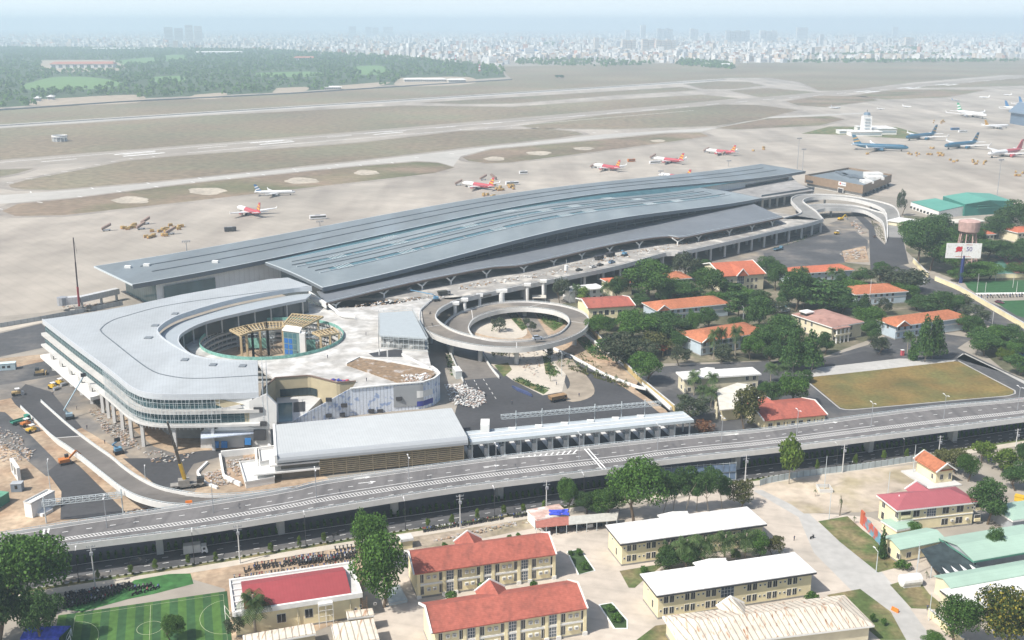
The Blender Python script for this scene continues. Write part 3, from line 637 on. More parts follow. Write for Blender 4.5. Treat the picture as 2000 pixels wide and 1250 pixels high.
for x, y, w, yb in ((889, 590, 2.1, 627), (908, 583, 1.7, 621), (937, 574, 1.7, 611), (980, 566, 2.8, 604), (1030, 554, 1.7, 593), (1061, 547, 1.7, 586)):
    p = at(x, yb, 0); h = (yb-y)/(ppm(x, yb)*.96); b = MB(); b.box(p.x-w, p.y-1.3, h-1.3, p.x+w, p.y+1.3, h); b.tube(Vector((p.x, p.y, 0)), Vector((p.x, p.y, h-1.3)), .85 if w < 2.5 else 1.5, 12)
    lab = {889: 'lowest white capped concrete pier at the left of the row inside the spiral ramp', 908: 'second white capped pier from the left inside the spiral ramp', 937: 'third white capped pier beside the upper lap of the spiral ramp', 980: 'widest twin white capped pier behind the spiral ramp', 1030: 'white capped pier just right of the widest twin pier', 1061: 'rightmost white capped pier beside the small flat shed roof'}[x]
    tag(b.build('bridge_pier', M_wp), lab, 'pier', 'capped piers by the spiral ramp')
# ------------------------------------------------------------------ looped ramps at the far right end
lr = thing('loop_ramp', 'looping pair of grey elevated ramps joining the departures road before the brown building', 'ramp', at(1650, 430, 0))
def pair(o, i, per, zname, mt):
    A, B = cat_idx(o, per), cat_idx(i, per); b = MB(); b.ribbon(m1(A, -1), m1(B, -1), 1.1); b.build('deck', mt, lr)
    for P in (A, B):
        b = MB(); b.wall(P, .5, -2.6, .0); b.build('parapet', M_pc, lr)
    for k in range(per*2, len(A), per*2):
        p = A[k].lerp(B[k], .5)
        if p.z > 3: b = MB(); b.tube(Vector((p.x, p.y, 0)), Vector((p.x, p.y, p.z-2)), .9, 10); b.build('column', M_lc, lr)
M_lp = mat('loop_deck', (.24, .235, .225), .85, .1, .3, .15, .05)
pair([(1530, 425, 10), (1564, 415, 10), (1557, 404, 10), (1545.6, 391, 10), (1549, 384, 10), (1563, 379.5, 10), (1600, 378.4, 10), (1656, 381.6, 9.4), (1704, 389.6, 8), (1739, 399, 6), (1752, 409, 4.6), (1757, 423, 3), (1760, 438, 2), (1763, 463, 1)],
     [(1608, 427, 10), (1600, 418, 10), (1592, 410, 10), (1572, 396, 10), (1569, 390, 10), (1584, 384.6, 10), (1624, 383.5, 10), (1664, 387.5, 9.4), (1701, 396.5, 8), (1724, 407, 6), (1729, 413, 4.6), (1732, 420, 3), (1733, 436, 2), (1733, 462, 1)], 6, 0, M_lp)
pair([(1578, 400, 8), (1600, 398, 8), (1624, 397.4, 8), (1672, 400.8, 6.6), (1709, 410.4, 4.6), (1727, 417, 3.4), (1733, 436, 2), (1733.5, 462, 1.2)],
     [(1590, 410.5, 8), (1608, 406.6, 8), (1624, 405.6, 8), (1660, 406.6, 6.6), (1688, 410.6, 5.2), (1709, 421, 3.6), (1725, 435, 2.4), (1731, 470, 1.2)], 6, 0, M_lp)
# ------------------------------------------------------------------ curved car park and commercial block
cp = thing('curved_building', 'horseshoe shaped commercial block under construction with pale metal roof and round open court', 'building', at(300, 860, 0))
ZR = 20
xy = lambda P: [(p.x, p.y) for p in P]
outer = sm([(83, 624), (100, 637), (150, 675), (195, 708), (225, 731), (248, 750), (264, 760), (282, 766.5), (317, 770.5), (380, 770.5), (440, 769), (505, 767)], ZR, 50)
inner = sm([(503, 706), (440, 704), (387, 697), (352, 682), (324, 665), (310, 652), (309, 641), (332, 624), (370, 609), (458, 584.5), (563, 565), (609, 561)], ZR, 60)
back = sm([(608, 559), (556, 539.5), (352, 575.7), (246, 598.6), (160, 613)], ZR, 12, False)
b = MB(); b.prism(xy(outer)+xy(inner)+xy(back), ZR-.8, ZR); b.build('roof', M_steelw, cp)
b = MB(); b.wall(outer, .4, -1.9, .25); b.build('roof_fascia', mat('silver_fascia', (.50, .53, .56), .45, .05, .4, seam=(74, .6, .06)), cp)
b = MB(); b.wall(inner, .5, -1.8, .3); b.build('roof_fascia', mat('silver_fascia', (.5, .53, .56)), cp)
seam = sm([(610, 563-5), (352, 592), (246, 617), (215, 628), (199, 640), (198, 648), (222, 668), (290, 720), (335, 735), (390, 739), (505, 733)], ZR+.04, 60); b = MB(); b.wall(seam, .5, 0, .08); b.build('roof_gutter', M_fascia, cp)
ring = sm([(440, 706), (405, 700), (373, 691), (355, 677), (348, 663), (359, 648), (405, 627), (493, 605.6), (560, 591), (597, 584)], 17, 60)
ri = resample(inner, 60); ri = [Vector((p.x, p.y, 17)) for p in ri]
ring2 = resample(ring, 60); b = MB(); b.ribbon(resample([Vector((p.x, p.y, 17)) for p in inner[3:]], 60), ring2, .6); b.build('lower_roof', mat('lower_roof_sheet', (.37, .41, .44), .5, .04, .3, seam=(74, 1.1, .05)), cp)
b = MB(); b.wall(ring2, .4, -1.2, .15); b.build('roof_fascia', mat('silver_fascia', (.5, .53, .56)), cp)
rg = off(ring2, 0); ctr = at(532, 662, 9.6)
setb = [p+(p-ctr).xy.to_3d().normalized()*3 for p in ring2]
b = MB(); b.ribbon([Vector((p.x, p.y, 15.9)) for p in setb], [Vector((p.x, p.y, 9.6)) for p in setb]); b.build('court_glazing', M_glass, cp)
for i in range(2, 60, 4):
    p = ring2[i]+(p_ := (ring2[i]-ctr).xy.to_3d().normalized())*1.0; b = MB(); b.tube(Vector((p.x, p.y, 9.6)), Vector((p.x, p.y, 16)), .3, 6); b.build('column', M_pc, cp)
# stepped facade: glass bands and white ledges along the outside
cenR = at(330, 680, ZR)
def shift(P, d):
    o = []
    for i, p in enumerate(P):
        t = P[min(i+1, len(P)-1)]-P[max(i-1, 0)]; n = Vector((t.y, -t.x, 0)).normalized()
        if n.dot(p-cenR) < 0: n = -n
        o.append(p+n*d)
    return o
def band(name, d, z0, z1, m, i0=0, i1=50):
    P = shift(outer, d)[i0:i1]; b = MB(); b.ribbon([Vector((p.x, p.y, z1)) for p in P], [Vector((p.x, p.y, z0)) for p in P]); return b.build(name, m, cp)
def ledge(name, d0, d1, z0, z1, m, i0=0, i1=50):
    A, B = shift(outer, d0)[i0:i1], shift(outer, d1)[i0:i1]; b = MB(); b.ribbon([Vector((p.x, p.y, z1)) for p in A], [Vector((p.x, p.y, z1)) for p in B], z1-z0); return b.build(name, m, cp)
M_gb = mat('band_glass', (.035, .085, .10), .15, .2, .4, spec=.6); band('glass_band', -.8, 14.4, 18.6, M_gb); band('glass_band', -.2, 9.6, 13.4, M_gb)
b = MB()
for dd, z0, z1 in ((-.72, 14.5, 18.5), (-.1, 9.7, 13.3)):
    P = resample(shift(outer, dd), 74)
    for p in P: b.bar(Vector((p.x, p.y, z0)), Vector((p.x, p.y, z1)), .14, .14)
    for k in (.33, .66): b.wall([Vector((p.x, p.y, z0+(z1-z0)*k)) for p in P], .12, 0, .1)
b.build('mullions', mat('mullion_teal', (.20, .27, .28), .5), cp)
ledge('ledge', -2, 1.2, 13.3, 14.4, mat('ledge_white', (.52, .51, .49), .8, .08, .5, .1, .1)); ledge('ledge', -2, 1.8, 8.8, 9.6, M_lc); ledge('ledge', -3, 2.6, 3.6, 4.9, M_wp, 0, 22); ledge('floor_slab', -14, -1, 7.9, 8.3, M_lc)
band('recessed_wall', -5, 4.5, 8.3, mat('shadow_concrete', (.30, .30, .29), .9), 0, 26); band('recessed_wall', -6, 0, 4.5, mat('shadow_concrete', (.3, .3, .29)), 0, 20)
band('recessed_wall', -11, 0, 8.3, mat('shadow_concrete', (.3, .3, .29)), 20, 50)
for i in (3, 7, 11, 15, 19, 23, 25, 27, 30, 33, 36, 40, 44):
    p = shift(outer, .2)[i]; b = MB(); b.box(p.x-.55, p.y-.55, 0, p.x+.55, p.y+.55, 8.3); b.build('column', M_lc, cp)
p = at(186, 770, 0); b = MB(); b.lathe([(2.9, 0), (2.9, 2.2), (3.2, 2.3), (3.2, 4.6), (2.8, 4.7), (2.8, 6.4)], p, 20); b.build('stair_drum', M_lc, cp)
# scaffold skin round the front corner
P = resample(shift(outer, 1.6)[26:46], 46); b = MB()
for p in P: b.bar(Vector((p.x, p.y, 8)), Vector((p.x, p.y, 19.4)), .10, .10)
for z in (9.4, 11.4, 13.4, 15.4, 17.4, 19.3): b.wall([Vector((p.x, p.y, z)) for p in P], .09, 0, .09)
for k in range(0, 44, 3): b.bar(Vector((P[k].x, P[k].y, 9)), Vector((P[k+2].x, P[k+2].y, 19)), .07, .07)
b.build('scaffold', M_gal, cp)
# east face of the horseshoe end: stepped white and beige fins
e0, e1 = at(440, 769, ZR), at(505, 767, ZR); ed = (e1-e0).normalized(); en = Vector((ed.y, -ed.x, 0))
def panel(px, z, h, m, name, th=.35):
    P = [at(*q) for q in px]
def slab3(name, pts, m, th=.4, parent=None, axis=None):
    """plate through 3D points, given thickness along axis"""
    b = MB(); a = (axis or Vector((0, 1, 0)))*th; n = len(pts); vs = [Vector(p) for p in pts]+[Vector(p)+a for p in pts]
    b.mesh(vs, [tuple(range(n)), tuple(range(2*n-1, n-1, -1))]+[(i, (i+1) % n, n+(i+1) % n, n+i) for i in range(n)]); return b.build(name, m, parent or cp)
y0 = at(420, 771, ZR).y-1.0; xl = at(415, 790, 16).x; xr = at(530, 790, 12).x
def fp(px, py, y):     # point of the picture on the vertical plane y
    a = (px-1000)/F; k = (625-py)/F; t = y/(_c+k*_s); return Vector((a*t, y, CAMH+(-_s+k*_c)*t))
yw = at(505, 767, ZR).y-.4
for px, m_, dy in (([(412, 775), (492, 772), (492, 802), (412, 802)], M_wp, 0), ([(412, 802), (525, 795), (527, 830), (412, 828)], M_beige, .1), ([(412, 815), (505, 838), (412, 842)], M_wp, -.3), ([(420, 778), (475, 790), (440, 797), (420, 790)], M_beige, -.3), ([(412, 828), (527, 830), (530, 872), (392, 876), (392, 845)], M_lc, .2), ([(487, 783), (520, 770), (540, 790), (540, 838), (487, 838)], M_lc, -.1), ([(420, 800), (468, 790), (474, 796), (420, 808)], M_lc, -.5)):
    slab3('fin_wall', [fp(x, y, yw+dy) for x, y in px], m_, 1.2, axis=Vector((0, 1, 0)))
for x, y, w, h in ((504, 801, 9, 5), (514, 828, 6, 4.5), (419, 834, 6, 4), (416, 776, 5, 4), (507, 850, 12, 10), (484, 868, 7, 7), (415, 779, 5, 4)):
    slab3('opening', [fp(x-w, y-h, yw-.75), fp(x+w, y-h, yw-.75), fp(x+w, y+h, yw-.75), fp(x-w, y+h, yw-.75)], M_dk, .5)
for x, y in ((421, 868), (438, 868), (484, 862)):
    slab3('shutter', [fp(x-6, y-6, yw-1.5), fp(x+6, y-6, yw-1.5), fp(x+6, y+7, yw-1.5), fp(x-6, y+7, yw-1.5)], mat('blue_sheet', (.04, .20, .50), .5), .3)
slab3('loading_canopy', [at(392, 843, 6), at(528, 833, 6), at(526, 842, 6), at(392, 856, 6)], mat('foil_wrap', (.52, .58, .68), .4, .15, 1.5), .4, axis=Vector((0, 0, -1)))
L5 = [at(505, 706, ZR), at(512, 735, 14), at(505, 768, ZR)]; b = MB()
for k in range(9):
    p = L5[0].lerp(L5[2], k/8)+Vector((1.2, 0, 0)); b.bar(Vector((p.x, p.y, 8)), Vector((p.x, p.y, 21)), .14, .14); b.bar(Vector((p.x+1.5, p.y, 8)), Vector((p.x+1.5, p.y, 20.6)), .14, .14)
for z in (10, 12, 14, 16, 18, 20): b.bar(Vector((L5[0].x+1.2, L5[0].y, z)), Vector((L5[2].x+1.2, L5[2].y, z)), .12, .12)
b.build('scaffold', M_gal, cp)
# terrace deck with the round court
hole = [ctr+Vector((30*math.cos(t), 30*math.sin(t), 0)) for t in [i*2*math.pi/48 for i in range(48)]]
ZD = 9.6
M_terr = mat('terrace_screed', (.40, .385, .36), .85, .18, .35, .2, .08, col2=(.54, .53, .51), c2s=.12, c2t=.5, c2w=.1)
terr = [at(x, y, ZD) for x, y in ((503, 707), (516, 727), (538, 741), (604, 736), (626, 741), (659, 750), (695, 747), (684, 763), (763, 755), (827, 750), (848, 743), (858, 734), (853, 727), (843, 720), (836, 690), (828, 640), (823, 605), (850, 580), (770, 594), (700, 600), (640, 602), (600, 590), (493, 608), (405, 629), (362, 650), (352, 664), (375, 690), (440, 705))]
b = MB(); b.prism(xy(terr), ZD-.9, ZD, holes=[xy(hole)]); b.build('terrace', M_terr, cp)
def circ(r, z, n=72): return [Vector((ctr.x+r*math.cos(t), ctr.y+r*math.sin(t), z)) for t in [i*2*math.pi/n for i in range(n+1)]]
b = MB(); b.ribbon(circ(30.5, 9), circ(30.5, 0)); b.build('court_wall', mat('court_glass', (.10, .115, .12), .3, .3, .3, seam=(90, 2.5, .4)), cp)
for z in (7.6, 5.2, 2.8, .9):
    b = MB(); b.ribbon(circ(29, z), circ(31, z), .8); b.build('court_ledge', M_lc, cp)
b = MB(); b.wall(circ(30.1, 9.7), .15, 0, 1.3); b.build('court_railing', mat('green_netting', (.20, .42, .36), .8, .3, 1), cp)
b = MB()
for k in range(0, 72):
    t = k*2*math.pi/72; p = Vector((ctr.x+29.6*math.cos(t), ctr.y+29.6*math.sin(t), 0)); b.bar(p, p+Vector((0, 0, 9)), .2, .2)
for z in (2.5, 4, 6.5, 8): b.wall(circ(29.6, z), .18, 0, .18)
b.build('court_scaffold', M_gal, cp)
b = MB(); b.prism(xy(circ(30.4, 0)[:-1]), .0, .12, walls=False, bottom=False); b.build('court_floor', M_dirt, cp)
# prow: foil wrapped wall, planter on top
pw = [at(x, y, ZD) for x, y in ((571, 820), (609, 795), (684, 764), (763, 756), (827, 751), (848, 744), (859, 734.5), (853, 727), (843, 720))]
pz = [ZD-7.5 if False else ZD]*len(pw)
M_foil = mat('foil_panels', (.72, .77, .85), .35, .10, 2, seam=(74, 1.3, .35), col2=(.34, .44, .66), c2s=.5, c2t=.6, c2w=.04)
PW = resample(pw[2:], 40); ztp = ZD+.9
b = MB(); b.ribbon([Vector((p.x, p.y, ztp)) for p in PW], [Vector((p.x, p.y, 0)) for p in PW]); b.build('foil_wall', M_foil, cp)
a0, a1 = at(571, 822, 2.0), at(684, 764, ZD); b = MB()
b.hexa([Vector((a0.x, a0.y, 0)), Vector((a1.x, a1.y, 0)), Vector((a1.x, a1.y+.5, 0)), Vector((a0.x, a0.y+.5, 0))], [Vector((a0.x, a0.y, 2)), Vector((a1.x, a1.y, ztp)), Vector((a1.x, a1.y+.5, ztp)), Vector((a0.x, a0.y+.5, 2))]); b.build('foil_wall', M_foil, cp)
b = MB(); b.wall([Vector((p.x, p.y, ztp)) for p in PW], .7, -.1, .35); b.build('coping', M_wp, cp)
gpw = [p-Vector((.12, .12, 0)) for p in resample(pw[3:7], 20)]
b = MB(); b.ribbon([Vector((p.x-.1, p.y-.15, 10)) for p in gpw[1:11]], [Vector((p.x-.1, p.y-.15, 1.5)) for p in gpw[1:11]]); b.build('grey_panel', mat('panel_grey', (.34, .355, .37), .5, .04), cp)
b = MB(); q = [Vector((p.x-.25, p.y-.3, 0)) for p in gpw]
b.ribbon([Vector((p.x, p.y, 3.2)) for p in q[8:]], [Vector((p.x, p.y, 1.2)) for p in q[8:]]); b.build('blue_banner', mat('navy_sheet', (.05, .06, .28), .6), cp)
b = MB(); b.ribbon([Vector((p.x, p.y, 7.4-(i*.1))) for i, p in enumerate(q[8:17])], [Vector((p.x, p.y, 4.6)) for p in q[8:17]]); b.build('banner_hole', M_wp, cp)
b = MB(); b.ribbon([Vector((p.x-.1, p.y-.1, 7.6)) for p in q[13:16]], [Vector((p.x-.1, p.y-.1, 4.2)) for p in q[13:16]]); b.build('blue_tarpaulin', mat('blue_sheet', (.04, .2, .5)), cp)
pl = [at(x, y, ZD) for x, y in ((677, 714), (703, 702), (760, 710), (845, 727), (850, 733), (838, 744), (788, 752))]
b = MB(); b.prism(xy(pl), ZD, ZD+.7); b.build('planter_soil', mat('planter_soil', (.24, .17, .11), .95, .3, .6, col2=(.45, .42, .40), c2s=.25, c2t=.62, c2w=.05), cp)
b = MB(); b.wall([at(x, y, ZD) for x, y in ((677, 714), (703, 701), (760, 709), (845, 726))], .5, 0, 1.1); b.build('planter_wall', M_wp, cp)
# sunken court between the horseshoe and the prow: beige walls, glazed strip, pool
W1 = sm([(538, 741), (604, 736.5), (626, 742), (659, 750.5), (695, 747.5)], ZD, 24, False)
b = MB(); b.ribbon([Vector((p.x, p.y, ZD+.6)) for p in W1], [Vector((p.x, p.y, .5)) for p in W1]); b.build('court_side', M_beige, cp)
b = MB(); b.wall([p+Vector((0, 0, .6)) for p in W1], .6, -.1, .3); b.build('coping', mat('coping_brown', (.20, .14, .11), .8), cp)
b = MB(); q = [p-Vector((0, .35, 0)) for p in W1[1:12]]; b.ribbon([Vector((p.x, p.y, 5.6)) for p in q], [Vector((p.x, p.y, 2.6)) for p in q]); b.build('court_window', mat('strip_glass', (.03, .045, .05), .2, .1, 1, seam=(74, 1.6, .3)), cp)
W2 = [at(538, 741, ZD), at(512, 765, ZD), at(511, 775, ZD)]; b = MB(); b.ribbon([Vector((p.x, p.y, ZD+.6)) for p in W2], [Vector((p.x, p.y, 0)) for p in W2]); b.build('court_side', M_beige, cp)
b = MB(); b.wall([p+Vector((0, 0, .6)) for p in W2], .6, -.1, .3); b.build('coping', mat('coping_brown', (.2, .14, .11)), cp)
b = MB(); q = [at(x, y, 2.2) for x, y in ((540, 772), (640, 764), (600, 805), (570, 825), (542, 825))]; b.prism(xy(q), 0, 2.2); b.build('court_step', M_lc, cp)
b = MB(); q = [at(x, y, 2.3) for x, y in ((543, 788), (571, 786), (571, 822), (545, 824))]; b.prism(xy(q), 2.2, 2.35); b.build('glass_canopy', M_teal, cp)
b = MB(); q = [at(x, y, 2.3) for x, y in ((573, 786), (596, 784), (596, 803), (573, 805))]; b.prism(xy(q), 2.2, 2.33); b.build('court_opening', M_dk, cp)
for x, y in ((642, 781), (672, 792), (642, 812), (668, 810), (725, 803), (742, 803), (779, 779)):
    p = min(PW+[a0.lerp(a1, i/20) for i in range(21)], key=lambda q: abs(1000+F*q.x/(q.y*_c+CAMH*_s)-x)); q = fp(x, y, p.y-.4); w = 1.1
    b = MB(); b.box(q.x-w, q.y-.1, q.z-.7, q.x+w, q.y+.6, q.z+.7); b.build('opening', M_dk, cp)
# upper pavilion with scaffolded front
pv_ = [at(x, y, 15) for x, y in ((741, 611), (805, 607), (834, 661), (741, 655))]
pav = thing('roof_pavilion', 'scaffolded pavilion with plain grey metal roof beside the spiral ramp', 'pavilion', (pv_[0].x, pv_[0].y, ZD))
b = MB(); b.prism(xy(pv_), 14.4, 15.0); b.build('roof', mat('pavilion_sheet', (.40, .44, .46), .45, .05, .4, seam=(164, 1, .06)), pav)
ins = [p.lerp(sum(pv_, Vector())/4, .07) for p in pv_]
b = MB(); b.prism(xy(ins), ZD, 14.4, top=False, bottom=False); b.build('wall', mat('pavilion_wall', (.22, .23, .23), .7, .3, .6, col2=(.5, .5, .48), c2s=.3, c2t=.58, c2w=.05), pav)
b = MB(); L4 = [p.lerp(sum(pv_, Vector())/4, -.05) for p in pv_]
for i in range(4):
    a_, c_ = L4[i], L4[(i+1) % 4]; n = max(3, int((c_-a_).length/2))
    for k in range(n+1):
        p = a_.lerp(c_, k/n); b.bar(Vector((p.x, p.y, 4 if i == 2 else ZD)), Vector((p.x, p.y, 16)), .11, .11)
    for z in ((5, 7.4, 9.8, 12, 14.2, 15.8) if i == 2 else (11, 13, 15.5)): b.bar(Vector((a_.x, a_.y, z)), Vector((c_.x, c_.y, z)), .11, .11)
b.build('scaffold', M_gal, pav)
lw = [at(733, 684, ZD), at(785, 694, ZD), at(838, 721, ZD)]
b = MB(); b.wall(lw[1:], .4, -3, .9); b.build('white_wall', M_wp, cp)
b = MB(); q = [at(x, y, ZD+.05) for x, y in ((720, 690), (785, 680), (786, 697), (730, 697))]; b.prism(xy(q), ZD, ZD+.06); b.build('stair_opening', M_dk, cp)
for x, y in ((741, 694), (757, 697)): p = at(x, y, ZD); b = MB(); b.tube(p, p+Vector((0, 0, 2.6)), .3); b.build('column', M_lc, cp)
for x, y, ln in ((361, 703, 2), (416, 713, 2), (474, 715, 2), (290, 660, 2.4), (303, 636, 2.2), (342, 613, 2)):
    p = at(x, y, ZR+.03); b = MB(); b.box(p.x-ln*.6, p.y-1.4, ZR, p.x+ln*.6, p.y+1.4, ZR+.35); b.build('roof_hatch', mat('hatch_grey', (.2, .22, .24), .4), cp)
# lift tower and timber pergolas in the court
lt = [at(x, y, 14) for x, y in ((553, 644), (584, 648), (588, 640), (560, 636))]
lift = thing('lift_tower', 'glazed lift tower with blue panes standing in the round court', 'tower', (lt[0].x, lt[0].y, 0))
b = MB(); b.prism(xy(lt), 0, 13.6); b.build('shaft', mat('lift_glass', (.18, .27, .27), .2, .1, 1), lift)
b = MB(); b.prism(xy([p.lerp(sum(lt, Vector())/4, -.12) for p in lt]), 13.6, 14.2); b.build('cap', M_wp, lift)
ld = (lt[1]-lt[0]).normalized()
for k in range(5):
    for j in range(3):
        p = lt[0]+ld*(j*2.2+.3)-Vector((0, .12, 0)); b = MB(); z0 = .8+k*2.5; a_ = Vector((p.x, p.y, z0)); q = ld*1.8
        b.mesh([a_, a_+q, a_+q+Vector((0, 0, 2.1)), a_+Vector((0, 0, 2.1))], [(0, 1, 2, 3)]); b.build('pane', mat('blue_pane', (.03, .14, .42), .2) if (j < 2 and k < 4) else M_teal, lift)
b = MB(); p = lt[1]; b.box(p.x+.1, p.y-.5, 0, p.x+2.4, p.y+2, 13.4); b.build('stair_core', M_wp, lift)
def pergola(corners, z, n, m, label, legs):
    P = [at(x, y, z) for x, y in corners]; t = thing('pergola', label, 'pergola', (P[0].x, P[0].y, 0), group='timber pergolas in the round court')
    b = MB()
    for i in range(4): b.bar(P[i], P[(i+1) % 4], .55, .8)
    for k in range(1, n): b.bar(P[0].lerp(P[1], k/n), P[3].lerp(P[2], k/n), .35, .5)
    for k in range(1, m): b.bar(P[0].lerp(P[3], k/m), P[1].lerp(P[2], k/m), .3, .4)
    b.build('lattice', M_wood, t)
    for f, g_ in legs:
        p = P[0].lerp(P[1], f).lerp(P[3].lerp(P[2], f), g_); b = MB(); b.box(p.x-.45, p.y-.45, 0, p.x+.45, p.y+.45, z-.3); b.build('post', M_wood, t)
pergola([(449, 645), (478, 637), (492, 648), (470, 656)], 12, 5, 3, 'leftmost low timber pergola frame in the round court', [(0, 1), (1, 1), (.5, 1)])
pergola([(478, 637), (520, 630), (522, 643), (492, 648)], 12, 6, 3, 'timber pergola frame between the leftmost frame and the lift tower', [(0, 1), (1, 1), (.5, 1)])
pergola([(520, 630), (552, 629), (552, 641), (522, 643)], 12, 5, 3, 'short timber pergola frame just left of the lift tower', [(0, 1), (1, 1)])
pergola([(571, 613.5), (631, 619), (579, 646), (552, 636)], 13.6, 9, 5, 'highest and largest timber pergola lattice above the lift tower', [(1, .2), (.3, 1), (1, 1)])
pergola([(610, 650), (652, 641), (662, 651), (626, 657)], 12, 6, 3, 'separate timber pergola frame at the right side of the round court', [(0, 1), (1, 1), (.5, 1)])
for px, py, w, d, h, lab in ((600, 690, 13, 6, 10.5, 'dense scaffold tower right of the lift tower in the round court'), (500, 684, 16, 5, 9.5, 'long scaffold under the left timber pergolas in the round court')):
    o = at(px, py, 0); t = thing('scaffold_tower', lab, 'scaffold', o); b = MB(True)
    for i in range(int(w/1.6)+1):
        for y in (0, d/2, d): b.bar((i*1.6-w/2, y, 0), (i*1.6-w/2, y, h), .13, .13)
    for k in range(1, int(h/1.8)+1):
        for y in (0, d/2, d): b.bar((-w/2, y, k*1.8), (w/2, y, k*1.8), .12, .12)
        b.box(-w/2, .2, k*1.8-.12, w/2-(k % 3)*3, d/2, k*1.8-.05)
    b.build('frame', M_gal, t); b = MB(True); b.mesh([(-w*.2, -.1, 1), (w*.3, -.1, 1), (w*.3, -.1, h*.6), (-w*.2, -.1, h*.6)], [(0, 1, 2, 3)]); b.build('safety_net', mat('green_netting', (.2, .42, .36)), t)
# curved white footbridge on the terrace
fb_ = thing('footbridge', 'curved white walkway stepping down from the terminal to the court terrace', 'footbridge', at(660, 610, ZD))
wk = sm([(605, 583, 12.5), (630, 590, 12), (650, 603, 11), (662, 613, 10.6), (690, 617, 10.4)], 11, 24); w2 = [p+Vector((1.5, -3.2, 0)) for p in wk]
b = MB(); b.ribbon(wk, w2, .5); b.build('deck', M_wp, fb_)
for P in (wk, w2): b = MB(); b.wall(P, .2, 0, 1.1); b.build('railing', M_wp, fb_)
# ------------------------------------------------------------------ long white service hall
sv = thing('service_hall', 'long low hall with flat white ribbed roof and beige slatted sides beside the viaduct', 'hall', at(540, 925, 0))
r = [at(535, 829.5, 9), at(882, 796.5, 9), at(912, 851.5, 9), at(538, 887, 9)]
b = MB(); b.prism(xy(r), 8.3, 9.0); b.build('roof', mat('white_ribbed_sheet', (.47, .49, .495), .5, .04, .4, .06, .03, seam=(74, .9, .12)), sv)
fd = (r[2]-r[3]).normalized(); fn = Vector((fd.y, -fd.x, 0))
prof = [(0, 9.0), (.9, 8.8), (1.6, 8.2), (1.9, 7.4), (1.9, 6.6)]
b = MB()
for (a_, z0), (c_, z1) in zip(prof, prof[1:]):
    b.face([Vector((*(r[3]+fn*a_).xy, z0)), Vector((*(r[3]+fn*c_).xy, z1)), Vector((*(r[2]+fn*c_).xy, z1)), Vector((*(r[2]+fn*a_).xy, z0))])
b.build('eave', mat('eave_grey', (.36, .38, .40), .4, .03), sv)
b = MB(); b.wall([r[0], r[3]+fn*1.9], .8, -2.4, .35); b.build('gable_frame', M_wp, sv)
bi = [r[0]+fd*2-fn*1, r[1]-fd*2-fn*1, r[2]-fd*1.2-fn*.6, r[3]+fd*1.5-fn*.6]
b = MB(); b.prism(xy(bi), 0, 8.3, top=False, bottom=False); b.build('wall', mat('hall_wall', (.20, .18, .15), .8, .1), sv)
b = MB()
for k in range(9):
    z = .8+k*.68; b.bar(Vector((*(bi[3]+fd*12-fn*-.25).xy, z)), Vector((*(bi[2]+fn*.25).xy, z)), .25, .36)
for k in range(12): p = (bi[3]+fd*12+fn*.3).lerp(bi[2]+fn*.3, k/11); b.bar(Vector((p.x, p.y, 0)), Vector((p.x, p.y, 7)), .3, .3)
b.build('slats', mat('slat_beige', (.50, .41, .27), .7, .15, .8), sv)
b = MB(); b.bar(Vector((*(bi[2]+fd*.2).xy, 3.5)), Vector((*(bi[1]+fd*.2).xy, 3.5)), .3, 6); b.build('end_slats', mat('slat_beige', (.5, .41, .27)), sv)
for k, z in ((0, 5.4), (1, 2.9)):
    b = MB(); q = [bi[3]-fd*(3.5+k*5)+fn*2, bi[3]+fd*12+fn*2, bi[3]+fd*12-fn*4, bi[3]-fd*(3.5+k*5)-fn*4]; b.prism(xy(q), z, z+.5); b.build('side_canopy', M_wp, sv)
# white retaining walls and steps west of it
for px, h, lab in (([(432, 893), (500, 886), (536, 882)], 2.2, 'white retaining wall behind the rubble west of the long service hall'), ([(500, 886), (503, 928)], 2.0, 'short white cross wall between two rubble beds by the service hall'), ([(430, 893), (437, 935), (470, 950)], 1.4, 'low white wall bending towards the viaduct by the rubble'), ([(462, 870), (520, 866), (528, 880)], 1.8, 'white wall stub below the loading canopy'), ([(405, 905), (385, 925), (400, 945), (425, 955)], .8, 'low curved kerb wall around the crane corner')):
    P = sm(px, 0, 14, False); b = MB(); b.wall(P, .7, 0, h); tag(b.build('retaining_wall', M_wp), lab, 'wall')
for px, z, lab in (([(468, 905), (535, 897), (536, 935), (480, 945)], 1.6, 'broad white concrete terrace at the west end of the service hall'), ([(505, 880), (536, 877), (537, 900), (508, 905)], 2.8, 'upper white concrete step beside the service hall roof end')):
    P = [at(x, y, z) for x, y in px]; b = MB(); b.prism(xy(P), 0, z); b.mat(1); b.wall(P+[P[0]], .35, 0, .7); tag(b.build('concrete_terrace', [M_wp, M_pc]), lab, 'terrace')
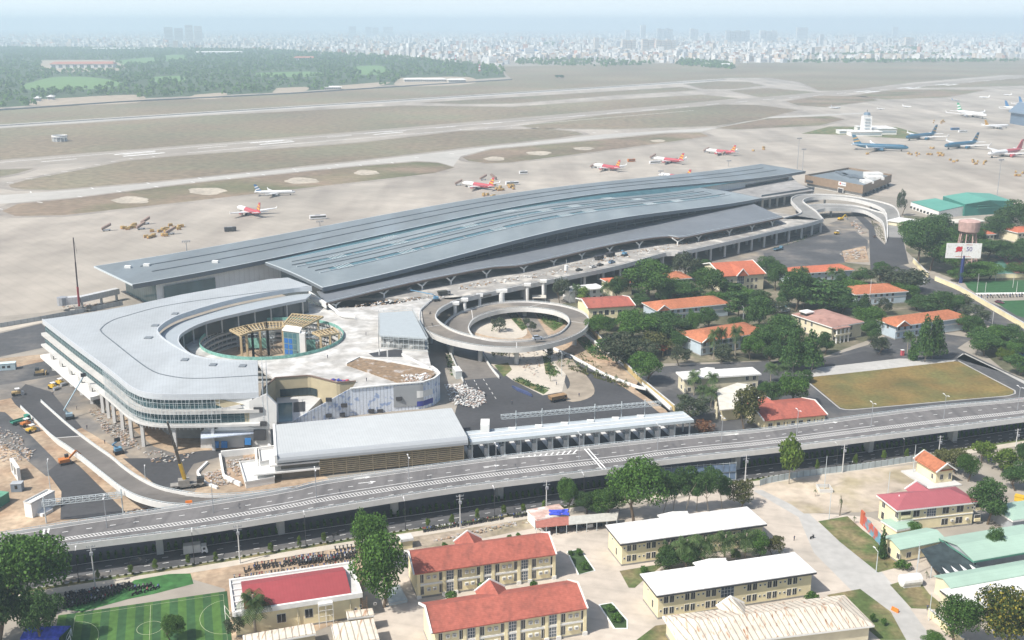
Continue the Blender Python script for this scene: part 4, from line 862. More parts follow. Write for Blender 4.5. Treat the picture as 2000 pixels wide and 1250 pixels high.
# ------------------------------------------------------------------ toll canopy and gantries
tp = thing('toll_canopy', 'long flat white toll canopy on steel posts over a row of toll lanes', 'toll plaza', at(930, 885, 0))
c = [at(909.5, 844, 6.6), at(1334, 804.5, 6.6), at(1355, 821, 6.6), at(918.5, 865, 6.6)]
b = MB(); b.prism(xy(c), 6.0, 6.6); b.build('roof', mat('toll_sheet', (.46, .50, .53), .45, .04, .4, seam=(164, 1.2, .05)), tp)
cd = (c[2]-c[3]).normalized(); cn = Vector((-cd.y, cd.x, 0))
b = MB(); b.wall([p for p in c]+[c[0]], .35, -.7, .25); b.build('roof_edge', M_gal, tp)
for k in (.33, .66): b = MB(); b.wall([c[0].lerp(c[3], k), c[1].lerp(c[2], k)], .4, 0, .3); b.build('roof_rib', M_wp, tp)
b = MB(); b.box(*[q for q in (at(948, 838, 6.6)+Vector((-1.6, -3, 0)))], *[q for q in (at(948, 838, 6.6)+Vector((1.4, 3, 2.6)))]); b.build('roof_plant', M_wp, tp)
for x, y in ((1000, 838), (1052, 833), (1102, 828), (1153, 823), (1202, 818), (1251, 814)):
    p = at(x, y, 6.6); b = MB(); b.box(p.x-1.2, p.y-.5, 6.6, p.x+1.2, p.y+.5, 7.2); b.build('roof_vent', M_wp, tp)
NL = 14
for i in range(NL+1):
    p = c[3].lerp(c[2], (i+.15)/(NL+.3)); q = c[0].lerp(c[1], (i+.15)/(NL+.3))
    for r_ in (.15, .75): s_ = p.lerp(q, r_); b = MB(); b.tube(Vector((s_.x, s_.y, 0)), Vector((s_.x, s_.y, 6)), .28, 8); b.build('post', M_gal, tp)
    if i < NL:
        u = cn; a_ = p-u*5; b = MB(); b.bar(Vector((a_.x, a_.y, .15)), Vector((*(p+u*13).xy, .15)), 1.6, .3); b.build('lane_island', M_pc, tp)
        s_ = p.lerp(q, .45); b = MB(); b.box(s_.x-.8, s_.y-1.4, .3, s_.x+.8, s_.y+1.4, 2.9); b.mat(1); b.box(s_.x-.85, s_.y-1.0, 1.4, s_.x+.85, s_.y+1.0, 2.3); b.build('toll_booth', [M_wp, M_glass], tp)
def gantry(name, a, b_, z, posts, label, depth=1.4):
    A, B = at(*a, z), at(*b_, z); t = thing(name, label, 'gantry', (A.x, A.y, 0)); d = (B-A); n = Vector((-d.y, d.x, 0)).normalized()*depth/2
    b = MB(); N_ = int(d.length/1.8)
    for o in (n, -n):
        for h in (0, -1.3): b.bar(A+o+Vector((0, 0, h)), B+o+Vector((0, 0, h)), .16, .16)
    for k in range(N_+1):
        p = A.lerp(B, k/N_); b.bar(p+n, p-n, .1, .1); b.bar(p+n+Vector((0, 0, -1.3)), p+n, .1, .1); b.bar(p-n+Vector((0, 0, -1.3)), p-n, .1, .1)
        if k < N_: q = A.lerp(B, (k+1)/N_); b.bar(p-n+Vector((0, 0, -1.3)), q-n, .1, .1); b.bar(p+n, q-n, .08, .08)
    b.build('truss', M_gal, t)
    for f in posts:
        p = A.lerp(B, f); b = MB(); b.tube(Vector((p.x, p.y, 0)), Vector((p.x, p.y, z+1.2)), .2, 8); b.build('post', M_gal, t)
    return t
gantry('toll_gantry', (979, 811), (1290, 784), 6.4, (.09, .25, .42, .58, .75, .9), 'long lattice steel gantry spanning the black asphalt before the toll canopy')
gantry('sign_gantry', (82, 979), (238, 962), 7, (.02, .99), 'single lattice gantry over the fresh asphalt beside the slip ramp')
# ------------------------------------------------------------------ houses
M_red = mat('red_roof_tiles', (.36, .108, .078), .8, .16, 1.2, .10, .08, seam=(-16, .5, .14), col2=(.27, .088, .066), c2s=.5, c2t=.58, c2w=.1, streak=(-16, .25))
M_maroon = mat('maroon_sheet', (.31, .062, .068), .6, .06, .6, .06, .05, seam=(74, .8, .08))
M_pink = mat('rose_sheet', (.34, .10, .115), .6, .06, .6, .06, .05, seam=(74, .8, .06))
M_orange = mat('orange_tiles', (.39, .145, .075), .8, .2, 1.0, .12, .08, seam=(-16, .6, .08))
M_orange2 = mat('faded_orange_tiles', (.44, .135, .075), .8, .14, .8, .14, .06)
M_dustyr = mat('dusty_pink_roof', (.36, .21, .175), .85, .12, .5, .18, .06, col2=(.20, .11, .09), c2s=.2, c2t=.62, c2w=.06)
M_cream = mat('cream_wall', (.80, .70, .45), .8, .06, .5, .10, .12)
M_cream2 = mat('pale_cream_wall', (.66, .60, .44), .8, .06, .5, .08, .1)
M_bluew = mat('pale_blue_wall', (.46, .54, .60), .8, .06, .5)
M_whiter = mat('white_roof', (.74, .735, .72), .6, .05, .3, .05, .06, seam=(74, 1.2, .06), col2=(.60, .58, .54), c2s=.9, c2t=.6, c2w=.1, streak=(-16, .12))
M_rust = mat('rusty_white_sheet', (.66, .59, .49), .7, .10, .6, .12, .1, seam=(74, 1.5, .55), col2=(.36, .18, .09), c2s=1.6, c2t=.635, c2w=.08, streak=(-16, .06))
M_mint = mat('mint_sheet', (.34, .47, .39), .55, .05, .3, .08, .04, seam=(164, 1.0, .05))
M_win = mat('window_dark', (.045, .045, .045), .25, .3, 1.5, spec=.5)
M_winb = mat('window_blue', (.10, .12, .15), .2, .3, 1.5, spec=.5)
M_ac = mat('ac_white', (.62, .62, .60), .6)
M_trim = mat('white_trim', (.76, .75, .72), .7, .05, 1)
M_base = mat('plinth_grey', (.28, .27, .25), .9, .15, 1)
def house(name, label, fl, fr, z, ridge=None, bl=None, depth=None, roof='gable', rise=2.6, oh=.8, wall=None, rm=None, els=(), left=(), cat='building', group=None, trim=True, band=(), pil=(), hipin=None, base=True, portico=None, rim=None, right=()):
    P0, P1 = at(*fl, z), at(*fr, z); u = (P1-P0).normalized(); v = Vector((-u.y, u.x, 0))
    if depth is None:
        depth = (at(*bl, z)-P0).dot(v) if bl else 2*(at(*ridge, z+rise)-P0).dot(v)
    Lr, Dr = (P1-P0).length, depth; o2 = oh
    O = P0+u*o2+v*o2; L, D = Lr-2*o2, Dr-2*o2; wall = wall or M_cream; rm = rm or M_red
    t = thing(name, label, cat, (O.x, O.y, 0), math.atan2(u.y, u.x), group)
    b = MB(True); b.box(0, 0, 0, L, D, z); 
    if roof == 'gable':
        for x in (0, L): b.mesh([(x, 0, z), (x, D, z), (x, D/2, z+rise*D/Dr)], [(0, 1, 2)])
    b.build('wall', wall, t)
    if base: b = MB(True); b.box(-.06, -.06, 0, L+.06, D+.06, .5); b.build('plinth', M_base, t)
    e = .22; x0, x1, y0, y1, ym = -o2, L+o2, -o2, D+o2, D/2
    b = MB(True)
    if roof == 'gable':
        for ya, yb in ((y0, ym), (y1, ym)):
            b.hexa([(x0, ya, z-.05), (x1, ya, z-.05), (x1, yb, z+rise), (x0, yb, z+rise)] if ya == y0 else [(x1, ya, z-.05), (x0, ya, z-.05), (x0, yb, z+rise), (x1, yb, z+rise)],
                   [(x0, ya, z+e), (x1, ya, z+e), (x1, yb, z+rise+e), (x0, yb, z+rise+e)] if ya == y0 else [(x1, ya, z+e), (x0, ya, z+e), (x0, yb, z+rise+e), (x1, yb, z+rise+e)])
    elif roof == 'hip':
        h = hipin if hipin is not None else Dr/2*.95
        V = [(x0, y0, z), (x1, y0, z), (x1, y1, z), (x0, y1, z), (x0, y0, z+.2), (x1, y0, z+.2), (x1, y1, z+.2), (x0, y1, z+.2), (x0+h, ym, z+rise), (x1-h, ym, z+rise)]
        b.mesh(V, [(3, 2, 1, 0), (0, 1, 5, 4), (1, 2, 6, 5), (2, 3, 7, 6), (3, 0, 4, 7), (4, 5, 9, 8), (6, 7, 8, 9), (5, 6, 9), (7, 4, 8)])
    else:
        V = [(x0, y0, z), (x1, y0, z), (x1, y1, z), (x0, y1, z), (x0, y0, z+.3), (x1, y0, z+.3), (x1, y1, z+.3), (x0, y1, z+.3), (x0+Dr*.5, ym, z+.3+rise), (x1-Dr*.5, ym, z+.3+rise)]
        b.mesh(V, [(3, 2, 1, 0), (0, 1, 5, 4), (1, 2, 6, 5), (2, 3, 7, 6), (3, 0, 4, 7), (4, 5, 9, 8), (6, 7, 8, 9), (5, 6, 9), (7, 4, 8)])
    ro = b.build('roof', rm, t)
    if roof == 'gable' and trim:
        for x in (x0-.1, x1+.1):
            b = MB(True)
            for ya in (y0-.05, y1+.05): b.bar((x, ya, z+.15), (x, ym, z+rise+.3), .35, .55)
            b.build('gable_trim', M_trim, t)
    if roof != 'gable' or rim:
        b = MB(True); q = [(x0, y0, z), (x1, y0, z), (x1, y1, z), (x0, y1, z), (x0, y0, z)]; b.wall(q, .12, -.35, .1); b.build('eave_board', rim or M_trim, t)
    if portico:        # small cross gable at the back or the front
        xc, w, side = portico; yy = (D, D+o2+1.6) if side > 0 else (-o2-1.4, 0)
        r2 = rise*.92; b = MB(True)
        ya = D*.5 if side > 0 else D*.5; yb = yy[1] if side > 0 else yy[0]
        A = [(xc-w/2, yb, z+.1), (xc, yb, z+r2), (xc+w/2, yb, z+.1)]; B_ = [(xc-w/2, ya, z+.1), (xc, ya, z+r2+.15), (xc+w/2, ya, z+.1)]
        b.mesh(A+B_, [(0, 1, 4, 3), (1, 2, 5, 4), (0, 2, 1), (0, 3, 5, 2)]); b.build('cross_gable', rm, t)
        b = MB(True)
        for s_ in (-1, 1): b.bar((xc+s_*(w/2+.1), yb, z+.15), (xc, yb, z+r2+.15), .4, .4)
        b.build('gable_trim', M_trim, t)
    def put(lst, side):
        for (x, zz, w, h, k) in lst:
            nm = {'w': 'window', 'b': 'glazed_bay', 'a': 'air_conditioner', 'd': 'door', 'l': 'loggia', 's': 'vent'}[k]
            b = MB(True)
            X = (lambda a, y, c_: (a, -y, c_)) if side == 'f' else ((lambda a, y, c_: (-y, D-a, c_)) if side == 'l' else (lambda a, y, c_: (L+y, a, c_)))
            def bx(xa, xb, ya, yb, za, zb):
                p, q = X(xa, ya, za), X(xb, yb, zb); b.box(min(p[0], q[0]), min(p[1], q[1]), za, max(p[0], q[0]), max(p[1], q[1]), zb)
            if k == 'a': bx(x-w/2, x+w/2, .0, .4, zz, zz+h); b.mat(1); bx(x-w*.3, x+w*.3, .4, .42, zz+h*.2, zz+h*.8); b.build(nm, [M_ac, M_base], t); continue
            if k == 's': bx(x-w/2, x+w/2, .0, .06, zz, zz+h); b.mat(1); bx(x-w*.32, x+w*.32, .06, .08, zz+h*.18, zz+h*.82); b.build(nm, [M_trim, M_win], t); continue
            if k in 'wdbl':
                f = .09; bx(x-w/2-f, x+w/2+f, -.02, .05, zz-f, zz+h+f); b.mat(1); bx(x-w/2, x+w/2, .05, .07, zz, zz+h); b.mat(0)
                if k == 'b':
                    for j in range(1, 4): bx(x-w/2+w*j/4-.04, x-w/2+w*j/4+.04, .07, .10, zz, zz+h)
                    for j in range(1, 3): bx(x-w/2, x+w/2, .07, .10, zz+h*j/3-.04, zz+h*j/3+.04)
                elif k == 'w': bx(x-.03, x+.03, .07, .09, zz, zz+h)
                if k == 'l':
                    b.mat(2); bx(x-w/2, x+w/2, .07, .35, zz, zz+.9)
                b.build(nm, [M_trim, M_winb if k == 'b' else M_win, wall], t)
    put(els, 'f'); put(left, 'l'); put(right, 'r')
    for zz, hh in band: b = MB(True); b.box(-.1, -.16, zz, L+.1, -.01, zz+hh); b.build('string_course', M_trim, t)
    for x in pil: b = MB(True); b.box(x-.4, -.28, 0, x+.4, -.002, z-.1); b.mat(1); b.box(x-.6, -.5, .0, x+.6, -.281, 1.0); b.build('pilaster', [wall, M_trim], t)
    t['L_'] = L; t['D_'] = D
    return t
def barrack(L, rows=(1.0, 4.3)):
    e = []; n = 4; per = L/(n-.28)
    for k in range(n):
        x0 = k*per+1.2
        for z in rows:
            e += [(x0, z, .95, 2.2, 'w'), (x0+1.75, z+.9, .95, .8, 'a'), (x0+3.3, z+.9, .95, .8, 'a'), (x0+5.0, z, .95, 2.2, 'w')]
            if k < n-1: e.append((x0+7.6, z-.1, 2.3, 2.4, 'b'))
    return e
LA = 36.7
house('barracks', 'red tiled two storey cream barracks between the street and its twin', (809, 1123), (1086, 1084), 7.2, ridge=(803, 1079), roof='gable', rise=2.9, els=barrack(LA), band=((3.5, .5),), pil=[.4]+[6.9+9.87*k+s for k in range(3) for s in (0, 3.0)]+[36.2], portico=(16.5, 7.5, 1), group='red tiled barracks')
house('barracks', 'red tiled two storey cream barracks at the bottom edge of the picture', (844, 1238.5), (1147, 1189.5), 7.2, ridge=(832, 1186), roof='gable', rise=2.9, els=barrack(LA), band=((3.5, .5),), pil=[.4]+[6.9+9.87*k+s for k in range(3) for s in (0, 3.0)]+[36.2], portico=(17, 7.5, 1), group='red tiled barracks')
def quarters(L, lo=True):
    e = []
    for z in (1.2, 4.2):
        x = 1.2
        for k in range(7):
            xm = L*(k+.5)/7
            if k == 3: continue
            e += [(xm-.8, z, 1.05, 1.7, 'w'), (xm+.75, z, 1.05, 1.7, 'w'), (xm-2.1, z+.7, .6, .6, 's'), (xm+2.2, z+.7, .6, .6, 's')]
    e += [(L*.47, 3.4, 3.4, 2.9, 'b'), (L*.47, .2, 2.2, 2.3, 'd')]
    return e
house('quarters', 'white flat roofed cream quarters block behind the courtyard palms', (1212, 1064), (1498, 1025), 6.8, bl=(1183, 1027), roof='flat', rise=.5, rm=M_whiter, rim=M_dk, els=quarters(39), left=((3, 4.3, .8, .8, 's'), (6, 1.5, .9, 2, 'd')), portico=(20, 9, 1), group='white roofed quarters')
house('quarters', 'white flat roofed cream quarters block in front of the courtyard palms', (1283, 1165), (1595, 1119), 6.8, bl=(1248, 1123), roof='flat', rise=.5, rm=M_whiter, rim=M_dk, els=quarters(39), left=((3, 4.3, .8, .8, 's'), (6, 1.5, .9, 2, 'd')), portico=(19, 9, 1), group='white roofed quarters')
t = house('parapet_house', 'cream house with maroon roof framed by a white gutter beside the football pitch', (455.6, 1201.7), (707.6, 1163), 6.2, bl=(459, 1136), roof='flat', rise=.1, oh=.5, rm=M_lc, els=((10.5, 2.1, 2, 2.2, 'w'), (17, 2.3, 1.8, 2.2, 'w'), (29.5, 2.8, .7, .7, 's'), (33, 2.8, .7, .7, 's'), (28.2, 2.2, .7, .7, 's')))
L, D = t['L_'], t['D_']; b = MB(True)
b.mesh([(2.2, .6, 6.6), (L-2, .6, 6.6), (L-2, D-.8, 6.7), (2.2, D-.8, 6.7), (2.2, D*.62, 8.2), (L-2, D*.62, 8.2)], [(0, 1, 5, 4), (2, 3, 4, 5), (0, 4, 3), (1, 2, 5), (3, 2, 1, 0)]); b.build('maroon_roof', M_maroon, t)
b = MB(True); b.wall([(-.4, -.4, 6.6), (L+.4, -.4, 6.6), (L+.4, D+.4, 6.6), (-.4, D+.4, 6.6), (-.4, -.4, 6.6)], .7, -.8, .45); b.build('gutter', M_trim, t)
for k in range(5): b = MB(True); y = D*(k+.5)/5; b.box(0, y-.12, 6.62, 2.2, y+.12, 6.9); b.build('gutter_brace', M_trim, t)
b = MB(True); b.box(19.2, -1.6, 5.6, 22.6, -.6, 6.2); b.build('canopy_box', M_trim, t)
for x in (14.4, 27): b = MB(True); b.tube((x, -.25, .3), (x, -.25, 6), .12, 6); b.build('drain_pipe', M_cream2, t)
b = MB(True)
for x in (19.2, 20.9, 22.6):
    for y in (-1.8, -.7): b.tube((x, y, 0), (x, y, 5.6), .05, 5)
for z in (1.5, 3, 4.5): b.bar((19.2, -1.8, z), (22.6, -1.8, z), .07, .07)
b.build('scaffold', M_trim, t)
b = MB(True)
for x in (29.8, 31): b.tube((x, -.5, .2), (x, -.4, 5.8), .06, 5)
for k in range(10): b.bar((29.8, -.5, .6+k*.5), (31, -.5, .6+k*.5), .06, .06)
b.build('ladder', mat('rust_brown', (.28, .16, .09), .8), t)
t = house('headquarters', 'cream two storey building with the rose hipped roof beside the mint sheds', (1752, 998), (1911, 981), 7.4, bl=(1711, 967), roof='hip', rise=2.4, rm=M_pink, hipin=6, els=[(x, z, w, 1.9, k) for z in (1.1, 4.6) for x, w, k in ((2.6, 3, 'l'), (6, 1.9, 'w'), (15.4, 2, 'w'), (20, 2.1, 'w'), (26, 1.9, 'l'))]+[(10.8, 4.2, 2.8, 2.6, 'b'), (8.7, 5.2, .7, .7, 's'), (17.7, 5.3, .7, .7, 's'), (22.6, 5.2, .7, .7, 's'), (24, 5.2, .7, .7, 's'), (17.7, 1.9, .8, .7, 'a'), (22.6, 1.8, .8, .7, 'a')], left=((2.2, 4.8, 1.4, 1.7, 'w'), (2.2, 1.2, 1.4, 2.1, 'd'), (9, 4.8, 1.4, 1.7, 'w')), band=((3.7, .25),), portico=(13, 7, 1))
b = MB(True); b.mesh([(2.2, 2.2, 8.35), (3.4, 2, 8.4), (5.6, 5.4, 9.3), (3.2, 5.2, 9.2)], [(0, 1, 2, 3)]); b.build('roof_patch', M_whiter, t)
t = house('guard_house', 'small cream guard house with orange gable roof on a pale plinth by the street', (1829, 921.6), (1866, 917), 4.6, depth=11, roof='gable', rise=.1, oh=.5, rm=M_orange, trim=False, els=((2, 1.6, 1, 1.6, 'w'), (5, 1.4, .9, 1.9, 'w')), left=((8.2, 1.4, .9, 1.6, 'w'),))
L, D = t['L_'], t['D_']; b = MB(True); xm = L/2
b.mesh([(-.8, -.8, 4.5), (-.8, D+.8, 4.5), (xm, D+.8, 7), (xm, -.8, 7), (L+.8, D+.8, 4.5), (L+.8, -.8, 4.5)], [(0, 3, 2, 1), (3, 5, 4, 2)]); b.mesh([(-.8, -.8, 4.3), (-.8, D+.8, 4.3), (xm, D+.8, 6.8), (xm, -.8, 6.8), (L+.8, D+.8, 4.3), (L+.8, -.8, 4.3)], [(1, 2, 3, 0), (2, 4, 5, 3)]); b.build('tiled_roof', M_orange, t)
b = MB(True); b.mesh([(0, 0, 4.6), (L, 0, 4.6), (xm, 0, 6.7), (0, D, 4.6), (L, D, 4.6), (xm, D, 6.7)], [(0, 1, 2), (3, 5, 4)]); b.build('gable_wall', M_cream, t)
for y in (-.85, D+.85):
    b = MB(True)
    for s_ in (-.9, L+.9): b.bar((s_, y, 4.5), (xm, y, 7.05), .3, .4)
    b.build('gable_trim', M_trim, t)
b = MB(True); b.box(-4.5, -3, 0, L+1.5, D+1.5, .5); b.build('terrace', M_lc, t)
# compound houses with orange roofs
def blue(L, n, z=(1.2, 4.4)): return [(L*(k+.5)/n, zz, 1.3, 1.9, 'w') for k in range(n) for zz in z]
og = 'orange roofed compound houses'
house('compound_house', 'long orange hipped house with pale blue front facing the spiral ramp', (1283, 607), (1427, 593), 6.6, bl=(1255, 591), roof='hip', rise=2.8, rm=M_orange, wall=M_bluew, els=blue(29, 9), band=((3.6, .7),), group=og, cat='house', portico=(2.5, 7, -1))
house('compound_house', 'orange hipped house with fan palms before its front, nearest the compound road', (1369, 669), (1502, 648), 6.6, bl=(1329, 648), roof='hip', rise=2.8, rm=M_orange, wall=M_bluew, els=blue(25, 7), left=((3, 1.2, 1.2, 1.8, 'w'), (8, 4.2, 1.2, 1.6, 'w')), band=((3.6, .7),), group=og, cat='house', portico=(3, 8, -1))
house('compound_house', 'tall cream house with salmon gabled roof and pointed glass porch behind the trees', (1411, 541), (1496, 535), 9, ridge=(1406, 513), roof='gable', rise=4.2, rm=M_orange2, wall=M_cream2, els=[(x, z, 1.2, 2, 'w') for x in (3, 5.2, 15, 17.4, 20) for z in (1.2, 5)]+[(10.5, 4.2, 4, 4.4, 'b')], portico=(10.5, 7, -1), group=og, cat='house')
house('compound_house', 'low faded orange house at the back of the compound below the asphalt lot', (1540, 536), (1669, 527), 6, bl=(1527, 526), roof='hip', rise=2.6, rm=M_orange2, wall=M_bluew, els=blue(34, 8), group=og, cat='house')
house('compound_house', 'orange hipped house with pale blue balconies half hidden by dark trees', (1671, 576), (1775, 569), 6.4, bl=(1643, 559), roof='hip', rise=2.6, rm=M_orange, wall=M_bluew, els=blue(23, 7), band=((3.6, .7),), group=og, cat='house')
t = house('compound_house', 'orange hipped house with two tall trees before it and a pink poster', (1750, 638), (1893, 619.5), 6.6, bl=(1713, 623), roof='hip', rise=2.8, rm=M_orange, wall=M_bluew, els=blue(28, 8), left=((2.4, 1.2, 1.2, 1.8, 'w'), (7, 4.2, 1.2, 1.6, 'w')), band=((3.6, .7),), portico=(2.6, 8, -1), group=og, cat='house')
b = MB(True); b.box(t['L_']-5, -.2, 3.2, t['L_']-.4, -.12, 6.2); b.build('poster', mat('poster_pink', (.55, .22, .28), .6, .3, .8, col2=(.2, .3, .55), c2s=.4, c2t=.6), t)
house('compound_house', 'cream house with dull red gabled roof right beside the spiral ramp', (1148, 603), (1241, 597.5), 8.4, ridge=(1133, 586), roof='gable', rise=1.8, rm=M_red, els=[(x, z, 1.7, 1.8, 'w') for x in (3, 6, 12, 15.5) for z in (1, 4.8)]+[(9, 4.6, 2, 2.4, 'd')], group=og, cat='house')
house('compound_house', 'small orange roof end showing between two big round trees', (1309, 546), (1352, 543), 7, bl=(1307, 532), roof='hip', rise=2.5, rm=M_orange, wall=M_cream2, els=[(3, 4.5, 1.2, 1.6, 'w'), (8, 4.5, 1.2, 1.6, 'w')], group=og, cat='house')
house('compound_house', 'brownish hipped roof end left of the big round tree behind the cream house', (1196, 556), (1238, 552), 7, bl=(1195, 542), roof='hip', rise=2.2, rm=M_orange2, wall=M_cream2, els=[(3, 4.5, 1.2, 1.6, 'w')], group=og, cat='house')
t = house('villa', 'cream villa with dusty pink hipped roof, rooftop lantern and columned porch', (1625, 640), (1689, 629), 7.2, bl=(1551, 613), roof='hip', rise=1.8, rm=M_dustyr, wall=M_cream2, hipin=7, els=[(x, z, 1.1, 1.9, 'w') for x in (1.6, 8, 10, 12) for z in (1, 4.4)], left=[(x, z, 1.1, 1.9, 'w') for x in (4, 8, 12) for z in (1, 4.4)], cat='house')
b = MB(True); L, D = t['L_'], t['D_']; b.box(1, D-7, 7.3, 5, D-3.2, 9.2); b.mat(1); b.box(.5, D-7.5, 9.2, 5.5, D-2.7, 9.7); b.mat(2); b.box(.9, D-7.1, 7.9, 5.1, D-3.1, 8.9); b.build('roof_lantern', [M_trim, M_whiter, M_win], t)
for x in (.6, 3, 5.4, 7.8): b = MB(True); b.tube((x, -2.6, 0), (x, -2.6, 6.8), .35, 8); b.build('porch_column', M_trim, t)
b = MB(True); b.box(-.5, -3.2, 6.8, 8.6, .0, 7.1); b.mat(1); b.box(-.5, -3.1, 3.4, 8.6, -2.4, 4.3); b.build('porch_roof', [M_dustyr, M_cream2], t)
t = house('gatehouse_block', 'white roofed cream hall with fan palms and a lower porch wing by the toll yard', (1335, 741), (1487, 731), 6.4, bl=(1328, 727), roof='flat', rise=.5, rm=M_whiter, wall=M_cream2, els=[(x, z, 1.2, 1.6, 'w') for x in (2, 5, 26, 29) for z in (1, 4)], left=[(4, 1.2, 1.2, 1.6, 'w'), (4, 4.2, 1.2, 1.6, 'w'), (8, 1.2, 1.2, 1.6, 'w')], portico=(13, 6, 1), cat='hall')
w2_ = [at(1400, 762, 5), at(1440, 748, 5), at(1470, 752, 5), at(1440, 800, 4.6), at(1405, 803, 4.6)]
b = MB(); b.prism(xy(w2_), 0, 4.7); b.mat(1); b.prism(xy([p+(p-w2_[2])*.04 for p in w2_]), 4.7, 5.1); b.build('porch_wing', [M_cream, M_whiter], t) if False else None
t2 = thing('porch_wing', 'cream porch wing with flat pale roof below the fan palms and white hall', 'hall', (w2_[0].x, w2_[0].y, 0))
b = MB(); b.prism(xy([p.lerp(w2_[2], .08) for p in w2_]), 0, 4.7); b.build('wall', M_cream, t2)
b = MB(); b.prism(xy(w2_), 4.7, 5.1); b.build('roof', mat('pale_roof', (.6, .57, .5), .8), t2)
for k in range(4): p = w2_[0].lerp(w2_[4], (k+.4)/4.2); b = MB(); b.tube(Vector((p.x-.6, p.y, 0)), Vector((p.x-.6, p.y, 4.7)), .35, 8); b.build('column', M_cream2, t2)
house('gate_barracks', 'single storey cream house with bright red gabled roof right behind the viaduct', (1493, 823), (1616, 811), 4.4, ridge=(1483.5, 793), roof='gable', rise=2.2, rm=M_red, els=[(2+3.0*k, .9, 1.5, 2.2, 'w') for k in range(8)], pil=[.4, 4, 8, 12, 16, 20, 23], portico=(9, 6, 1), cat='house')
t = thing('garden_pavilion', 'tiny open garden pavilion with two tiered orange roof under the trees', 'pavilion', at(1290, 692, 0), .2)
b = MB(True); b.lathe([(4.6, 2.8), (4.6, 2.95), (2.4, 3.9)], n=4); b.build('lower_roof', M_orange2, t); b = MB(True); b.lathe([(3.2, 3.9), (3.2, 4.05), (.2, 5.4)], n=4); b.build('upper_roof', M_orange2, t)
for a_ in range(4): b = MB(True); b.tube((3*math.cos(a_*1.571), 3*math.sin(a_*1.571), 0), (3*math.cos(a_*1.571), 3*math.sin(a_*1.571), 2.9), .15); b.build('post', M_wood, t)
house('white_house', 'white house with arched windows and pale roof behind the spiral ramp', (1112, 570), (1182, 563), 6.4, bl=(1110, 560), roof='flat', rise=.5, rm=M_whiter, wall=M_trim, els=[(x, z, 1.4, 1.7, 'w') for x in (7, 10.5, 14, 18) for z in (1, 4.1)], cat='house')
p = at(1053, 590, 0); t = thing('shed', 'small open shed with flat pale roof between the spiral ramp and the road', 'shed', p); b = MB(True); b.box(-3.6, -3, 2.8, 3.6, 3, 3.1); b.build('roof', mat('pale_roof', (.6, .57, .5)), t)
for x, y in ((-3.2, -2.6), (3.2, -2.6), (-3.2, 2.6), (3.2, 2.6)): b = MB(True); b.tube((x, y, 0), (x, y, 2.8), .12); b.build('post', M_gal, t)
# mint sheds at the lower right
t = house('mint_shed', 'long low shed with mint green roof and cream end wall by the lane', (1758, 1075), (1850, 1056), 4.2, bl=(1738, 1046), roof='gable', rise=1.2, oh=.5, rm=M_mint, trim=False, els=[(3, 1.3, 1.4, 1.4, 'w')], left=[(3, 1.2, 1.1, 1.5, 'w'), (6.5, 1.2, 1.1, 1.5, 'w')], cat='shed')
house('mint_shed', 'biggest mint green shed roof with a small tree growing through it', (1902, 1097), (2070, 1068), 5.2, bl=(1845, 1050), roof='gable', rise=1.3, oh=.5, rm=M_mint, trim=False, rim=mat('dark_mint', (.10, .26, .20), .6), wall=mat('shed_grey', (.36, .38, .40), .7), els=[(4+5*k, .6, 3.6, 2.2, 'd') for k in range(6)], cat='shed')
house('mint_shed', 'narrow mint green shed roof just above the white roof', (1857, 1150), (2070, 1112), 4.4, bl=(1822, 1126), roof='gable', rise=1.0, oh=.4, rm=M_mint, trim=False, wall=M_cream2, cat='shed', base=False)
house('mint_shed', 'small mint canopy roof beside the cream two storey building', (1752, 1037), (1798, 1028), 3.2, bl=(1715, 1018), roof='flat', rise=.2, oh=.3, rm=M_mint, cat='shed')
house('mint_shed', 'mint roofed shed at the right edge behind the dark tree', (1978, 1018), (2060, 1006), 4, bl=(1958, 985), roof='flat', rise=.5, oh=.3, rm=M_mint, wall=mat('shed_grey', (.36, .38, .40)), cat='shed')
house('white_shed', 'white flat roofed shed at the right edge behind the yellow flowering tree', (1895, 1196), (2070, 1162), 4, bl=(1842, 1152), roof='flat', rise=.2, oh=.3, rm=M_whiter, rim=M_dk, wall=M_cream2, els=[(2+4*k, 1, 1, 1.4, 'w') for k in range(5)], cat='shed')
b = MB(); A_n = [(1797, 1073, 4), (1850, 1057, 5.4), (1876, 1068, 5.2), (1904, 1098, 4.6), (1916, 1109, 3.8), (1838, 1121, 3.4), (1820, 1106, 3.4)]
P = [at(*q) for q in A_n]; cN = sum(P, Vector())/7; cN.z -= .8; R1 = [p.lerp(cN, .5)+Vector((0, 0, -.35*(i % 2))) for i, p in enumerate(P)]
b.mesh(P+R1+[cN], [(i, (i+1) % 7, 7+(i+1) % 7, 7+i) for i in range(7)]+[(7+i, 7+(i+1) % 7, 14) for i in range(7)])
n_t = thing('shade_net', 'sagging black shade net stretched between the mint roofs', 'net', (cN.x, cN.y, 0)); b.build('net', mat('net_black', (.035, .05, .055), .9, .3, .5), n_t)
for p in (P[0], P[4], P[5], P[6]): b = MB(); b.tube(Vector((p.x, p.y, 0)), p, .12); b.build('post', M_gal, n_t)
for k in range(4):
    p = P[5].lerp(P[4], .12+.22*k); b = MB(); b.mesh([p+Vector((0, 0, .06)), p+Vector((1.1, .2, .06)), p+Vector((.2, 3.2, .1))], [(0, 1, 2)]); b.build('light_strip', M_whiter, n_t)
